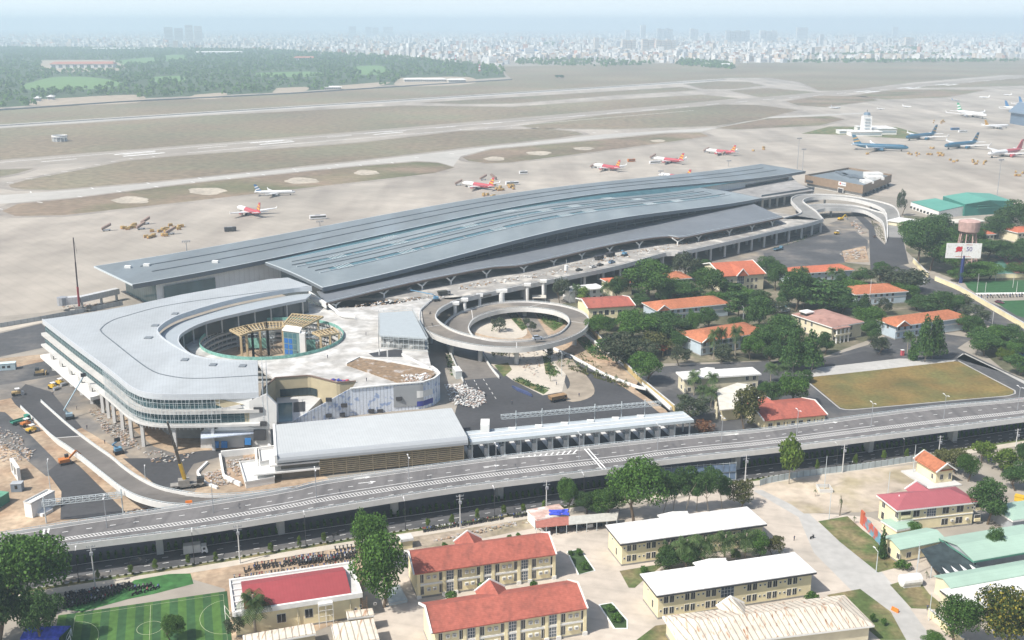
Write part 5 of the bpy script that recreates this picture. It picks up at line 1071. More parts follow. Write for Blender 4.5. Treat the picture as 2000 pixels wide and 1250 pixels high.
# rusty roofs along the bottom edge
t = house('rusty_roof', 'long hipped roof streaked with rust in the bottom right corner', (1335, 1268), (1708, 1222), 4.6, bl=(1325, 1236), depth=14, roof='hip', rise=2.4, rm=M_rust, wall=M_cream2, portico=(17, 7, 1), cat='building')
house('rusty_roof', 'small flat rust stained roof in front of the coconut palm', (478, 1263), (617, 1238), 4, bl=(478, 1242), roof='flat', rise=.3, oh=.2, rm=M_rust, wall=M_beige, cat='shed', base=False)
house('rusty_roof', 'square rust stained roof beside the cream house with maroon roof', (656, 1262), (741, 1249), 4.6, bl=(655, 1220), roof='flat', rise=.2, oh=.2, rm=M_rust, wall=M_beige, cat='shed', base=False)
house('rusty_roof', 'narrow rusty lean-to roof touching the square rust stained roof', (679, 1209), (731, 1202), 4.2, bl=(679, 1196), roof='flat', rise=.2, oh=.2, rm=M_rust, wall=M_beige, cat='shed', base=False)
# motorbike and car shelters along the street
t = thing('car_shelter', 'long car shelter with stained roof sheets and open bays beside the row of trees', 'shelter', at(1045, 1045, 0))
q = [at(1047, 1030, 2.9), at(1205, 1015, 2.9), at(1208, 1002, 2.9), at(1045, 1016, 2.9)]
for k, m_ in enumerate((mat('rust_sheet', (.36, .14, .11), .8, .15, 1), mat('rust_sheet', (.36, .14, .11)), mat('pale_sheet', (.46, .45, .41), .7, .12, 1), mat('pale_sheet', (.46, .45, .41)), mat('pale_sheet', (.46, .45, .41)))):
    a_, c_ = k/5, (k+1)/5; b = MB(); z = lambda p, d: Vector((p.x, p.y, 2.9+d))
    f0, f1, g0, g1 = q[0].lerp(q[1], a_), q[0].lerp(q[1], c_), q[3].lerp(q[2], a_), q[3].lerp(q[2], c_)
    b.hexa([z(f0, -.3), z(f1, -.3), z(g1, .2), z(g0, .2)], [z(f0, -.15), z(f1, -.15), z(g1, .35), z(g0, .35)]); b.build('roof_sheet', m_, t)
for k in range(9):
    p = q[0].lerp(q[1], k/8)
    for s_ in (p, q[3].lerp(q[2], k/8)): b = MB(); b.tube(Vector((s_.x, s_.y, 0)), Vector((s_.x, s_.y, 2.7)), .1); b.build('post', M_gal, t)
b = MB(); b.ribbon([Vector((p.x, p.y, 2.8)) for p in (q[3], q[2])], [Vector((p.x, p.y, 0)) for p in (q[3], q[2])]); b.build('back_wall', M_base, t)
h = house('lean_to', 'patched white and rusty lean-to heaped with a blue tarpaulin by the street', (1048, 1017), (1112, 1005), 3.2, bl=(1046, 994), roof='flat', rise=.3, oh=.2, rm=mat('patched_sheet', (.50, .34, .29), .8, .15, 1, col2=(.66, .62, .58), c2s=.3, c2t=.55), wall=M_trim, cat='shed', base=False)
b = MB(); p = at(1092, 1000, 3.8); b.mesh([p+Vector((x_*.9+random.uniform(-.4, .4), y_*.6+random.uniform(-.3, .3), random.uniform(-.4, .5)*(1-.08*(x_*x_+y_*y_)))) for y_ in range(-3, 4) for x_ in range(-3, 4)], [(j*7+i, j*7+i+1, j*7+i+8, j*7+i+7) for j in range(6) for i in range(6)]); tag(b.build('tarpaulin', mat('tarp_blue', (.05, .08, .50), .6, .3, 1.2)), 'crumpled blue tarpaulin on the patched lean-to roof', 'tarpaulin')
house('street_kiosk', 'small flat grey kiosk roof beside the big front tree at the street', (782, 1057), (808, 1053), 2.8, bl=(780, 1046), roof='flat', rise=.1, oh=.3, rm=M_lc, cat='kiosk', base=False)
b = MB(); q = [at(752, 1148, .6), at(780, 1142, .6), at(796, 1172, .6), at(760, 1180, .6)]; b.prism(xy(q), 0, .6); b.mat(1); b.wall(q+[q[0]], .2, 0, .12); tag(b.build('tank_cover', [mat('tank_cover', (.52, .58, .58), .5, .12, .6), M_lc]), 'large pale sheet covering a low tank beside the red barracks', 'cover')
# blue tarp tent at left bottom
t = thing('tarp_tent', 'blue tarpaulin tent with a white banner under the big front tree', 'tent', at(90, 1250, 0)); p = at(90, 1252, 0)
b = MB(); b.mesh([p+Vector(q) for q in ((-5, -2, 2), (4, -2, 2), (5, 3, 2.2), (-4, 3, 2.2), (-4.5, .6, 3.6), (4.5, .6, 3.6), (-5, -2, 0), (4, -2, 0))], [(0, 1, 5, 4), (5, 2, 3, 4), (1, 2, 5), (3, 0, 4), (6, 7, 1, 0)]); b.build('sheet', mat('tarp_blue', (.05, .08, .5)), t)
b = MB(); b.box(p.x-3.5, p.y-2.3, .4, p.x+1, p.y-2.15, 1.6); b.build('banner', M_whiter, t)
# ------------------------------------------------------------------ the far right: brown building, hangar, water tower, billboard, control tower
t = thing('cargo_building', 'brown slatted box building with white rooftop plant behind the loop ramps', 'building', at(1686, 384, 0))
q = [at(1572.5, 341.5, 10), at(1686, 361.8, 10), at(1742, 340.4, 10), at(1658, 327, 10)]
b = MB(); b.prism(xy(q), 3, 10, top=False, bottom=True); b.build('wall', M_brownm, t)
b = MB(); b.prism(xy([p.lerp(q[(i+2) % 4], .03) for i, p in enumerate(q)]), 0, 3); b.build('ground_floor', M_lc, t)
b = MB(); b.prism(xy([p.lerp(q[(i+2) % 4], .015) for i, p in enumerate(q)]), 8.2, 8.5); b.build('roof', M_steel, t)
def rq(u_, v_): return q[0].lerp(q[1], u_).lerp(q[3].lerp(q[2], u_), v_)
for u_, v_, w, d, h, m_ in ((.25, .55, 5, 26, 1.4, M_fascia), (.42, .5, 5, 26, 1.4, M_fascia), (.6, .5, 5, 26, 1.4, M_fascia), (.72, .8, 14, 12, 3, M_whiter), (.86, .6, 14, 14, 2.6, M_whiter), (.9, .3, 8, 14, 2, M_whiter)):
    p = rq(u_, v_); b = MB(); b.box(p.x-w/2, p.y-d/2, 8.5, p.x+w/2, p.y+d/2, 8.5+h); b.build('roof_plant', m_, t)
d = (q[1]-q[0]).normalized(); n = Vector((d.y, -d.x, 0))
def sign(u_, w, z0, z1, m_, name, off_=.3):
    p = q[0].lerp(q[1], u_)+n*off_; b = MB(); b.hexa([Vector((*(p-d*w/2).xy, z0)), Vector((*(p+d*w/2).xy, z0)), Vector((*(p+d*w/2-n*.2).xy, z0)), Vector((*(p-d*w/2-n*.2).xy, z0))], [Vector((*(p-d*w/2).xy, z1)), Vector((*(p+d*w/2).xy, z1)), Vector((*(p+d*w/2-n*.2).xy, z1)), Vector((*(p-d*w/2-n*.2).xy, z1))]); return b.build(name, m_, t)
sg = sign(.66, 9, 6.4, 9.6, M_whiter, 'sign_board'); sign(.63, 1.6, 7.4, 8.9, mat('sign_red', (.55, .05, .04), .6), 'sign_emblem', .45); sign(.685, 4.6, 7.7, 8.5, mat('sign_slate', (.28, .35, .45), .6), 'sign_lettering', .45)
sign(.64, 6.6, 0.4, 4.4, M_whiter, 'door_frame'); sign(.64, 5.4, .3, 3.9, M_dk, 'door', .5); sign(.09, 9, 4, 6, M_dk, 'window')
for k in range(7): p = q[1].lerp(q[2], .1+.13*k); b = MB(); b.box(p.x, p.y-1.8, .2, p.x+1, p.y+1.8, 2.6); b.build('bay_door', M_dk, t)
t = thing('hangar', 'green metal hangar with a lower side bay beyond the compound trees', 'hangar', at(1885, 424, 0))
Mh = mat('hangar_roof_green', (.115, .33, .265), .55, .05, .2, .06, .03, seam=(47, 1.5, .06)); Mh2 = mat('hangar_wall_green', (.045, .20, .165), .6, .05, .2, seam=(90, 1.2, .1))
pa, pb, pc, pd, pe = at(1885, 399, 9), at(1980, 393, 9), at(1825, 383, 9), at(1933, 391, 11.5), at(1888, 375.5, 11.5)
back_ = pe.xy-pd.xy; bk = Vector((*back_, 0)); pb2 = pb+bk; pa2 = pa+bk
b = MB(); b.mesh([pa, pd, pd+bk, pa2, pb, pb2], [(0, 1, 2, 3), (1, 4, 5, 2)]); b.mesh([p-Vector((0, 0, .4)) for p in (pa, pd, pd+bk, pa2, pb, pb2)], [(3, 2, 1, 0), (2, 5, 4, 1)]); b.build('main_roof', Mh, t)
z0_ = lambda p: Vector((p.x, p.y, 0))
b = MB(); b.mesh([z0_(pa), z0_(pb), pb, pd, pa], [(0, 1, 2, 3, 4)]); b.mesh([z0_(pb), z0_(pb2), pb2, pb], [(0, 1, 2, 3)]); b.mesh([z0_(pa), pa, pa2, z0_(pa2)], [(0, 1, 2, 3)]); b.mesh([z0_(pa2), z0_(pb2), pb2, pd+bk, pa2], [(0, 4, 3, 2, 1)]); b.build('wall', Mh2, t)
for z in (5.6, 7.4):
    a_, c_ = pa.lerp(pb, .25), pa.lerp(pb, .85); b = MB(); b.bar(Vector((a_.x, a_.y-.6, z)), Vector((c_.x, c_.y-.6, z)), 1.2, .5); b.build('wall_canopy', Mh, t)
l0, l1, l2, l3 = at(1884.5, 402, 7.4), at(1827, 387, 7.4), at(1779, 394, 5.6), at(1834, 412.5, 5.6)
b = MB(); b.mesh([l0, l1, l2, l3], [(0, 1, 2, 3)]); b.mesh([p-Vector((0, 0, .3)) for p in (l0, l1, l2, l3)], [(3, 2, 1, 0)]); b.build('side_roof', Mh, t)
b = MB(); b.mesh([z0_(l2), z0_(l3), l3-Vector((0, 0, .35)), l2-Vector((0, 0, .35))], [(0, 1, 2, 3)]); b.mesh([z0_(l3), z0_(l0), l0-Vector((0, 0, .35)), l3-Vector((0, 0, .35))], [(0, 1, 2, 3)]); b.build('side_wall', M_trim, t)
for k in range(8): p = l2.lerp(l3, .06+.12*k)-Vector((0, .4, 0)); b = MB(); b.box(p.x-1.6, p.y-.1, .8, p.x+1.6, p.y, 2.6); b.build('window', M_win, t)
for fl, fr, z, bl, rm, lab in (((1779, 437), (1802, 431), 4, (1779, 419), M_whiter, 'long pale shed roof left of the green hangar'), ((1842, 437), (1925, 432), 4, (1842, 430), mat('pale_roof', (.6, .57, .5)), 'cream flat roof below the green hangar front'), ((1917, 459), (1946, 457), 7, (1912, 448), M_orange2, 'cream block with orange roof behind the water tower'), ((1988, 455), (2060, 450), 7, (1986, 443), M_orange2, 'orange roofed block at the right edge behind dark trees')):
    house('back_house', lab, fl, fr, z, bl=bl, roof='hip' if rm is M_orange2 else 'flat', rise=2.2 if rm is M_orange2 else .4, rm=rm, wall=M_cream2, els=[(2+3.2*k, zz, 1.5, 1.5, 'w') for k in range(3) for zz in ((1, 4.4) if z > 5 else (1.2,))])
t = thing('water_tower', 'faded pink concrete water tower on braced legs behind the billboard', 'water tower', at(1884, 520, 0)); p = at(1884, 520, 0); s = ppm(1884, 520)
zt_ = lambda y: (520-y)/(s*.955)
b = MB(True); r = 19.5/s; b.lathe([(r*.7, zt_(457)), (r*.98, zt_(453)), (r*1.02, zt_(435)), (r*.95, zt_(434)), (r*.2, zt_(431))], n=18); b.build('tank', mat('faded_pink', (.44, .30, .27), .85, .15, .5, .15, .2), t, smooth=False)
for i in range(8):
    a_ = i*math.pi/4+.2; b = MB(True); b.tube((r*1.15*math.cos(a_), r*1.15*math.sin(a_), 0), (r*.72*math.cos(a_), r*.72*math.sin(a_), zt_(456)), .38, 6); b.build('leg', mat('faded_pink', (.44, .3, .27)), t)
for z in (4.5, 9.5, 14):
    k = 1.15-.43*z/zt_(456); b = MB(True); b.wall([(r*k*math.cos(i*math.pi/4+.2), r*k*math.sin(i*math.pi/4+.2), z) for i in range(9)], .35, 0, .45); b.build('brace_ring', mat('faded_pink', (.44, .3, .27)), t)
def text(s_, size, name, m_, parent, loc, rot, ext=.02):
    c_ = bpy.data.curves.new(name, 'FONT'); c_.body = s_; c_.size = size; c_.extrude = ext; c_.align_x = 'CENTER'; c_.align_y = 'CENTER'
    o = bpy.data.objects.new(name, c_); me = bpy.data.meshes.new_from_object(o); bpy.data.objects.remove(o); me.materials.append(m_)
    q_ = bpy.data.objects.new(name, me); COL.objects.link(q_); q_.parent = parent; q_.location = loc; q_.rotation_euler = rot; return q_
p = at(1876, 553, 0); s = ppm(1876, 553); t = thing('billboard', 'white billboard with red map emblem and the number 50 on a dark blue post', 'billboard', p, -.05)
zz = lambda y: (553-y)/(s*.965); w = 33.5/s
b = MB(True); b.box(-w-.3, -.2, zz(505), w-.3, .2, zz(476.5)); b.build('panel', M_whiter, t)
b = MB(True); b.tube((.2, .6, 0), (.2, .6, zz(500)), .95, 12); b.build('post', mat('post_navy', (.035, .05, .17), .5), t)
b = MB(True); b.tube((-2.6, -2, 0), (-1.8, -2, zz(490)), .16, 6); b.build('lamp_pole', M_dk, t)
Mr = mat('emblem_red', (.50, .03, .04), .6); em = [(-5.1, .9), (-4.2, 1.9), (-3.0, 2.2), (-2.2, 1.7), (-1.4, 2.4), (-.9, 1.2), (-1.3, .2), (-1.0, -.6), (-2.0, -1.2), (-3.2, -1.0), (-4.4, -1.5), (-5.4, -1.2), (-4.6, -.3)]
b = MB(True); ez = zz(490); b.mesh([(x*.9-.2, -.24, ez+y*.9+.3) for x, y in em], [tuple(range(len(em)))]); b.build('emblem', Mr, t)
text('50', 3.4, 'lettering', mat('lettering_violet', (.10, .06, .25), .6), t, (2.6, -.25, ez+.6), (math.pi/2, 0, 0))
for k, (z, w_) in enumerate(((zz(502), 8.4), (zz(479.5), 3.6))): b = MB(True); b.box(-w_/2-(.4 if not k else -2.4), -.25, z-.15, w_/2-(.4 if not k else -2.4), -.21, z+.2); b.build('caption_line', mat('caption_red', (.5, .25, .22), .6), t)
p = at(1690, 263, 0); s = ppm(1690, 263); t = thing('control_tower', 'white airport control tower rising from low white offices on the far apron', 'control tower', p)
k = 1/s; hz_ = lambda px: px*k
b = MB(True); a_ = 9.5*k
b.hexa([(-a_, -a_*.8, 0), (a_, -a_*.8, 0), (a_, a_*.8, 0), (-a_, a_*.8, 0)], [(-a_*.86, -a_*.7, hz_(36)), (a_*.86, -a_*.7, hz_(36)), (a_*.86, a_*.7, hz_(36)), (-a_*.86, a_*.7, hz_(36))]); b.build('shaft', M_whiter, t)
for r_ in range(5): b = MB(True); z = hz_(6+6*r_); b.box(-a_*.55, -a_*.9, z, a_*.5, -a_*.84+.6, z+hz_(1.4)); b.build('window', mat('far_window', (.30, .36, .40), .4), t)
b = MB(True); b.lathe([(6.5*k, hz_(36)), (7*k, hz_(38)), (6.2*k, hz_(41)), (5*k, hz_(43))], n=8); b.build('cab', mat('cab_blue', (.13, .19, .26), .3), t)
b = MB(True); b.lathe([(7.6*k, hz_(37)), (7.6*k, hz_(38))], n=8); b.build('gallery', M_whiter, t)
b = MB(True); b.tube((0, 0, hz_(43)), (0, 0, hz_(48)), .35); b.build('mast', M_dk, t)
for x, y, w, h, dpt in ((1692, 266, 30, 8, 14), (1725, 263, 26, 11, 16), (1655, 262, 16, 6, 12), (1705, 257, 32, 9, 10)):
    q_ = at(x, y, 0); b = MB(); W_ = w*k; b.box(q_.x-W_, q_.y, 0, q_.x+W_, q_.y+dpt*2*k, h*k); b.mat(1); b.box(q_.x-W_*.95, q_.y-.3, h*k*.35, q_.x+W_*.95, q_.y-.05, h*k*.65); b.mat(2); b.box(q_.x-W_*1.02, q_.y-1, h*k, q_.x+W_*1.02, q_.y+dpt*2*k+1, h*k+.6); b.build('office_wing', [M_trim, mat('far_window', (.3, .36, .4)), M_whiter], t)
# round localiser building on the airfield, domestic hangar at the right edge
p = at(117, 276, 0); s = ppm(117, 276); t = thing('round_antenna', 'small round white antenna building alone on the airfield grass', 'antenna building', p)
b = MB(True); r = 14/s; b.lathe([(r*.9, 0), (r*.9, 8/s)], n=24); b.build('drum', mat('antenna_grey', (.36, .38, .40), .7, .2, .8), t)
b = MB(True); b.wall([(r*math.cos(i*.2618), r*math.sin(i*.2618), 9/s) for i in range(25)], .8, 0, 3/s); b.build('counterpoise', M_whiter, t)
for i in range(12): a_ = i*.5236; b = MB(True); b.tube((r*.97*math.cos(a_), r*.97*math.sin(a_), 0), (r*.97*math.cos(a_), r*.97*math.sin(a_), 9/s), .35); b.build('post', M_whiter, t)
t = thing('pier_building', 'blue grey terminal pier cut by the right edge of the picture', 'terminal', at(1990, 245, 0))
q = [at(1972, 241, 0), at(2090, 262, 0), at(2120, 240, 0), at(1990, 222, 0)]; b = MB(); b.prism(xy(q), 0, 16); b.build('wall', mat('pier_blue', (.12, .17, .24), .4, .1, .05), t)
b = MB(); b.prism(xy([p.lerp(q[(i+2) % 4], -.03) for i, p in enumerate(q)]), 16, 18); b.build('roof', mat('pier_roof', (.18, .24, .31), .5), t)
# ------------------------------------------------------------------ trees
L_mid = leafmat('leaf_mid', (.030, .080, .014), (.105, .205, .038)); L_dark = leafmat('leaf_dark', (.022, .062, .017), (.085, .160, .042))
L_light = leafmat('leaf_light', (.05, .10, .015), (.17, .24, .04)); L_olive = leafmat('leaf_olive', (.05, .065, .018), (.14, .14, .05))
L_grey = leafmat('leaf_grey', (.035, .055, .028), (.10, .12, .07)); L_flow = leafmat('leaf_flowering', (.03, .06, .015), (.10, .13, .03), flower=(.36, .31, .05)); L_brown = leafmat('leaf_brown', (.12, .05, .03), (.22, .12, .06))
L_palm = leafmat('leaf_palm', (.03, .065, .018), (.11, .17, .055), .2)
M_bark = mat('bark', (.15, .115, .085), .95, .2, 1.5); M_barkp = mat('pale_bark', (.30, .26, .21), .95, .15, 1.5)
rng_ = np.random.default_rng(5)
def leafcloud(lobes, n, size, name, m, flat=.0):
    """many small leaf clumps through a crown; lobes: (x, y, z, rx, rz)"""
    Lb = np.array(lobes); wgt = Lb[:, 3]**2; idx = rng_.choice(len(Lb), n, p=wgt/wgt.sum()); c = Lb[idx]
    d = rng_.normal(size=(n, 3)); d[:, 2] += .25; d /= np.linalg.norm(d, axis=1)[:, None]
    rad = rng_.uniform(.35, 1.08, n)**.45
    pos = c[:, :3]+d*np.stack([c[:, 3], c[:, 3], c[:, 4]], 1)*rad[:, None]
    nr = d*.9+rng_.normal(size=(n, 3))*.55; nr[:, 2] += flat; nr /= np.linalg.norm(nr, axis=1)[:, None]
    a = np.cross(nr, rng_.normal(size=(n, 3))); a /= np.linalg.norm(a, axis=1)[:, None]; b = np.cross(nr, a)
    s = size*rng_.uniform(.55, 1.25, n)[:, None]
    q = np.stack([pos+a*s, pos+b*s*.7+nr*s*.12, pos-a*s, pos-b*s*.7-nr*s*.1], 1).reshape(-1, 3)
    me = bpy.data.meshes.new(name); me.vertices.add(len(q)); me.vertices.foreach_set('co', q.ravel())
    me.loops.add(n*4); me.loops.foreach_set('vertex_index', np.arange(n*4)); me.polygons.add(n); me.polygons.foreach_set('loop_start', np.arange(n)*4); me.polygons.foreach_set('loop_total', np.full(n, 4))
    me.materials.append(m); me.update(); me.validate(); return me
TREES = {}
def proto(kind, crown_me, trunk_me): TREES.setdefault(kind, []).append((crown_me, trunk_me))
def trunk_mesh(h, r, limbs, seed, m=None, top=.8):
    R = random.Random(seed); b = MB(True); bend = (R.uniform(-.3, .3), R.uniform(-.3, .3))
    mid = (bend[0], bend[1], h*.5); b.tube((0, 0, -.2), mid, r, 7, r*.8); b.tube(mid, (bend[0]*.5, bend[1]*.5, h*top), r*.8, 7, r*.4)
    for k in range(limbs):
        a = k*2*math.pi/limbs+R.uniform(-.4, .4); z = h*R.uniform(.38, .6); l = h*R.uniform(.22, .36)
        b.tube((bend[0], bend[1], z), (bend[0]+l*math.cos(a), bend[1]+l*math.sin(a), z+l*R.uniform(.6, 1.1)), r*.5, 5, r*.15)
    o = b.build('trunk', m or M_bark); me = o.data; bpy.data.objects.remove(o); return me
def lobes_round(R, n, spread=.34, zc=.57, zr=.30, rr=(.15, .24)):
    L = [(0, 0, zc, .30, .28)]
    for i in range(n):
        a = i*2.4+R.uniform(-.4, .4); e = math.asin(R.uniform(-.75, 1)); k = R.uniform(.72, 1.08)
        L.append((spread*k*math.cos(e)*math.cos(a), spread*k*math.cos(e)*math.sin(a), zc+zr*k*math.sin(e), R.uniform(*rr), R.uniform(*rr)*.8))
    return L
# unit trees: height 1, crown width about 1
SPEC = {   # kind: (material, lobes fn, leaves, leaf size, trunk h, trunk r, limbs)
 'round': (L_mid, lambda R: lobes_round(R, 15), 7500, .0215, .62, .035, 5), 'dark': (L_dark, lambda R: lobes_round(R, 15), 7500, .0215, .62, .035, 5),
 'light': (L_light, lambda R: lobes_round(R, 13), 2200, .036, .62, .03, 4), 'olive': (L_olive, lambda R: lobes_round(R, 13), 2200, .034, .62, .03, 4),
 'grey': (L_grey, lambda R: lobes_round(R, 18, .38, .55, .32, (.12, .20)), 2200, .03, .66, .03, 6), 'flower': (L_flow, lambda R: lobes_round(R, 15), 7500, .021, .6, .035, 5),
 'bush': (L_mid, lambda R: [(0, 0, .5, .34, .4)]+[(R.uniform(-.3, .3), R.uniform(-.3, .3), R.uniform(.3, .6), .22, .26) for _ in range(5)], 700, .06, .4, .03, 3),
 'brownbush': (L_brown, lambda R: [(0, 0, .4, .34, .34)]+[(R.uniform(-.3, .3), R.uniform(-.3, .3), R.uniform(.25, .5), .22, .24) for _ in range(5)], 700, .05, .4, .03, 4),
 'conical': (L_dark, lambda R: [(R.uniform(-.06, .06), R.uniform(-.06, .06), .22+.085*k, .42*(1-k/9.5)+.05, .09) for k in range(9)]+[(.3*(1-k/8)*math.cos(k*2.4), .3*(1-k/8)*math.sin(k*2.4), .25+.08*k, .16, .09) for k in range(8)], 2400, .034, .9, .025, 3),
 'lone': (L_light, lambda R: [(R.uniform(-.05, .05), R.uniform(-.05, .05), .38+.09*k, .40*(1-abs(k-2)/6.5), .11) for k in range(7)]+[(.24*math.cos(k*2.4), .24*math.sin(k*2.4), .45+.05*k, .18, .1) for k in range(7)], 2200, .036, .85, .022, 3),
 'layered': (L_dark, lambda R: [(.32*math.cos(k*2.2)*(1-k/14), .32*math.sin(k*2.2)*(1-k/14), .3+.06*k, .26, .05) for k in range(11)]+[(0, 0, .5, .25, .22)], 2400, .034, .85, .025, 4),
 'slender': (L_dark, lambda R: [(R.uniform(-.22, .22), R.uniform(-.22, .22), R.uniform(.5, .88), R.uniform(.16, .26), R.uniform(.10, .16)) for _ in range(10)], 4500, .023, .8, .02, 4),
 'cypress': (L_dark, lambda R: [(R.uniform(-.08, .08), R.uniform(-.08, .08), .1+.09*k, .34*(1-k/12), .1) for k in range(10)], 900, .06, .8, .03, 0),
}
for kind, (m_, lf_, n, sz, th, tr, lb) in SPEC.items():
    for v in range(3 if kind in ('round', 'dark') else 2):
        R = random.Random(hash(kind) % 1000 if False else sum(map(ord, kind))*7+v*13)
        proto(kind, leafcloud(lf_(R), n, sz, 'crown', m_), trunk_mesh(th, tr, lb, v+3, M_barkp if kind in ('lone', 'slender', 'conical') else M_bark))
def frond_mesh(n, ln, droop, wid, m, up=.5, seed=1, zc=1.0):
    R = random.Random(seed); b = MB(True)
    for i in range(n):
        a = i*2.399+R.uniform(-.2, .2); el = up*R.uniform(-.5, 1.3); l = ln*R.uniform(.8, 1.1); P = []
        for k in range(7):
            t = k/6; r_ = l*t*math.cos(el)*(1-.15*t*t); z = zc+l*t*math.sin(el)-droop*l*t*t
            P.append(Vector((r_*math.cos(a), r_*math.sin(a), z)))
        s_ = Vector((-math.sin(a), math.cos(a), 0))
        for k in range(1, 7):
            for sg_ in (-1, 1):
                for j in (0, .5):
                    p = P[k-1].lerp(P[k], j); q = P[k-1].lerp(P[k], j+.34); w = wid*(.5+1.0*math.sin(math.pi*min(1, (k+j)/7.2)))
                    b.mesh([p, q, q.lerp(P[min(6, k+1)], .5)+s_*sg_*w-Vector((0, 0, w*.55))], [(0, 1, 2)])
    o = b.build('crown', m); me = o.data; bpy.data.objects.remove(o); return me
def palm_trunk(r):
    b = MB(True); b.tube((0, 0, -.05), (.02, 0, .4), r, 7, r*.8); b.tube((.02, 0, .4), (0, 0, .82), r*.8, 7, r*.6); o = b.build('trunk', M_barkp); me = o.data; bpy.data.objects.remove(o); return me
for v in range(2):
    proto('palm', frond_mesh(22, .50, .42, .15, L_palm, .75, v, .80), palm_trunk(.022))
    proto('coconut', frond_mesh(26, .54, .42, .15, L_palm, .7, v+5, .72), palm_trunk(.028))
    proto('youngpalm', frond_mesh(9, .42, .5, .10, L_palm, .9, v+9, .7), palm_trunk(.03))
TN = [0]
def tree(x, yb, yt, w, kind, label, group=None, name=None, cat=None):
    """base at picture point (x, yb), top at height yt, crown w wide there"""
    p = at(x, yb); s = ppm(x, yb); dep = PITCH+math.atan((yb-625)/F); h = (yb-yt)/(s*math.cos(dep))*.97; wd = w/s
    TN[0] += 1; R = random.Random(TN[0]*31); cm, tm_ = TREES[kind][TN[0] % len(TREES[kind])]
    nm = name or {'palm': 'palm_tree', 'coconut': 'coconut_palm', 'youngpalm': 'young_palm', 'bush': 'bush', 'brownbush': 'bush', 'cypress': 'cypress_tree'}.get(kind, 'tree')
    t = thing(nm, label, cat or ('palm' if 'palm' in nm else 'bush' if nm == 'bush' else 'tree'), p, R.uniform(0, 6.28), group)
    k = wd if kind not in ('palm', 'coconut', 'youngpalm') else wd
    for n_, me, z in (('crown', cm, None), ('trunk', tm_, None)):
        o = bpy.data.objects.new(n_, me); COL.objects.link(o); o.parent = t
        if kind in ('palm', 'coconut', 'youngpalm'): o.scale = ((wd*1.0, wd*1.0, h) if n_ == 'crown' else (h, h, h))
        else: o.scale = (wd*1.02, wd*1.02, h) if n_ == 'crown' else (max(wd*.9, h*.5), max(wd*.9, h*.5), h)
    return t
T_ = tree
# front row and foreground
T_(58, 1190, 1042, 158, 'round', 'huge bright green tree at the left edge in front of the viaduct'); T_(-12, 1270, 1120, 150, 'dark', 'dark tree cut by the left edge below the huge bright tree'); T_(84, 1262, 1155, 90, 'dark', 'shaded dark tree above the blue tarpaulin tent')
T_(339, 1252, 1200, 48, 'round', 'small round tree standing on the edge of the football pitch'); T_(462, 1246, 1196, 44, 'grey', 'low shrub tree at the foot of the coconut palm'); T_(499, 1240, 1146, 78, 'coconut', 'tall coconut palm before the maroon roofed house')
T_(722, 1112, 994, 76, 'round', 'upper of two big green trees standing by the street wall'); T_(744, 1186, 1036, 108, 'round', 'lower and larger of two big green trees near the red barracks')
T_(1108, 1000, 932, 42, 'round', 'narrow leafy tree at the left end of the row along the street'); T_(1145, 1006, 960, 50, 'dark', 'short dark tree second in the row along the street'); T_(1185, 1010, 950, 70, 'round', 'middling tree behind the car shelter roof'); T_(1243, 1020, 896, 106, 'round', 'tallest broad tree in the row behind the car shelter')
sl = 'slender dark tree with bare trunk in the row behind the white roofed quarters'; sg = 'slender trees in a row by the street'
for i, (x, yb, yt, w) in enumerate(((1292, 1000, 922, 46), (1312, 1004, 918, 48), (1335, 1002, 912, 52), (1360, 1000, 916, 50), (1386, 998, 913, 56), (1412, 994, 925, 40))): T_(x, yb, yt, w, 'slender', sl, sg)
T_(1446, 990, 936, 54, 'olive', 'loose olive tree at the right end of the row along the street'); T_(1541, 944, 846, 60, 'lone', 'lone tapering yellow green tree on the pale dirt beside the viaduct')
cg = 'courtyard palms and shrubs'
for x, yb, yt, w, k, l in ((1305, 1112, 1048, 50, 'coconut', 'leftmost coconut palm in the courtyard between the white roofs'), (1340, 1116, 1040, 62, 'coconut', 'second coconut palm in the courtyard between the white roofs'), (1376, 1108, 1036, 60, 'coconut', 'third coconut palm behind the yellow leafed shrub'), (1415, 1100, 1032, 60, 'coconut', 'fourth coconut palm in the courtyard'), (1456, 1092, 1030, 58, 'coconut', 'fifth coconut palm beside the leafy shrubs'), (1302, 1118, 1070, 56, 'dark', 'leafy dark shrub tree at the left end of the courtyard'), (1345, 1114, 1068, 60, 'dark', 'leafy dark shrub tree under the second courtyard palm'), (1478, 1090, 1036, 50, 'round', 'leafy green tree at the right of the courtyard palms'), (1512, 1084, 1044, 40, 'olive', 'thin olive tree at the right end of the courtyard'), (1436, 1096, 1072, 24, 'light', 'small yellow leafed shrub amid the courtyard palms')): T_(x, yb, yt, w, k, l, cg)
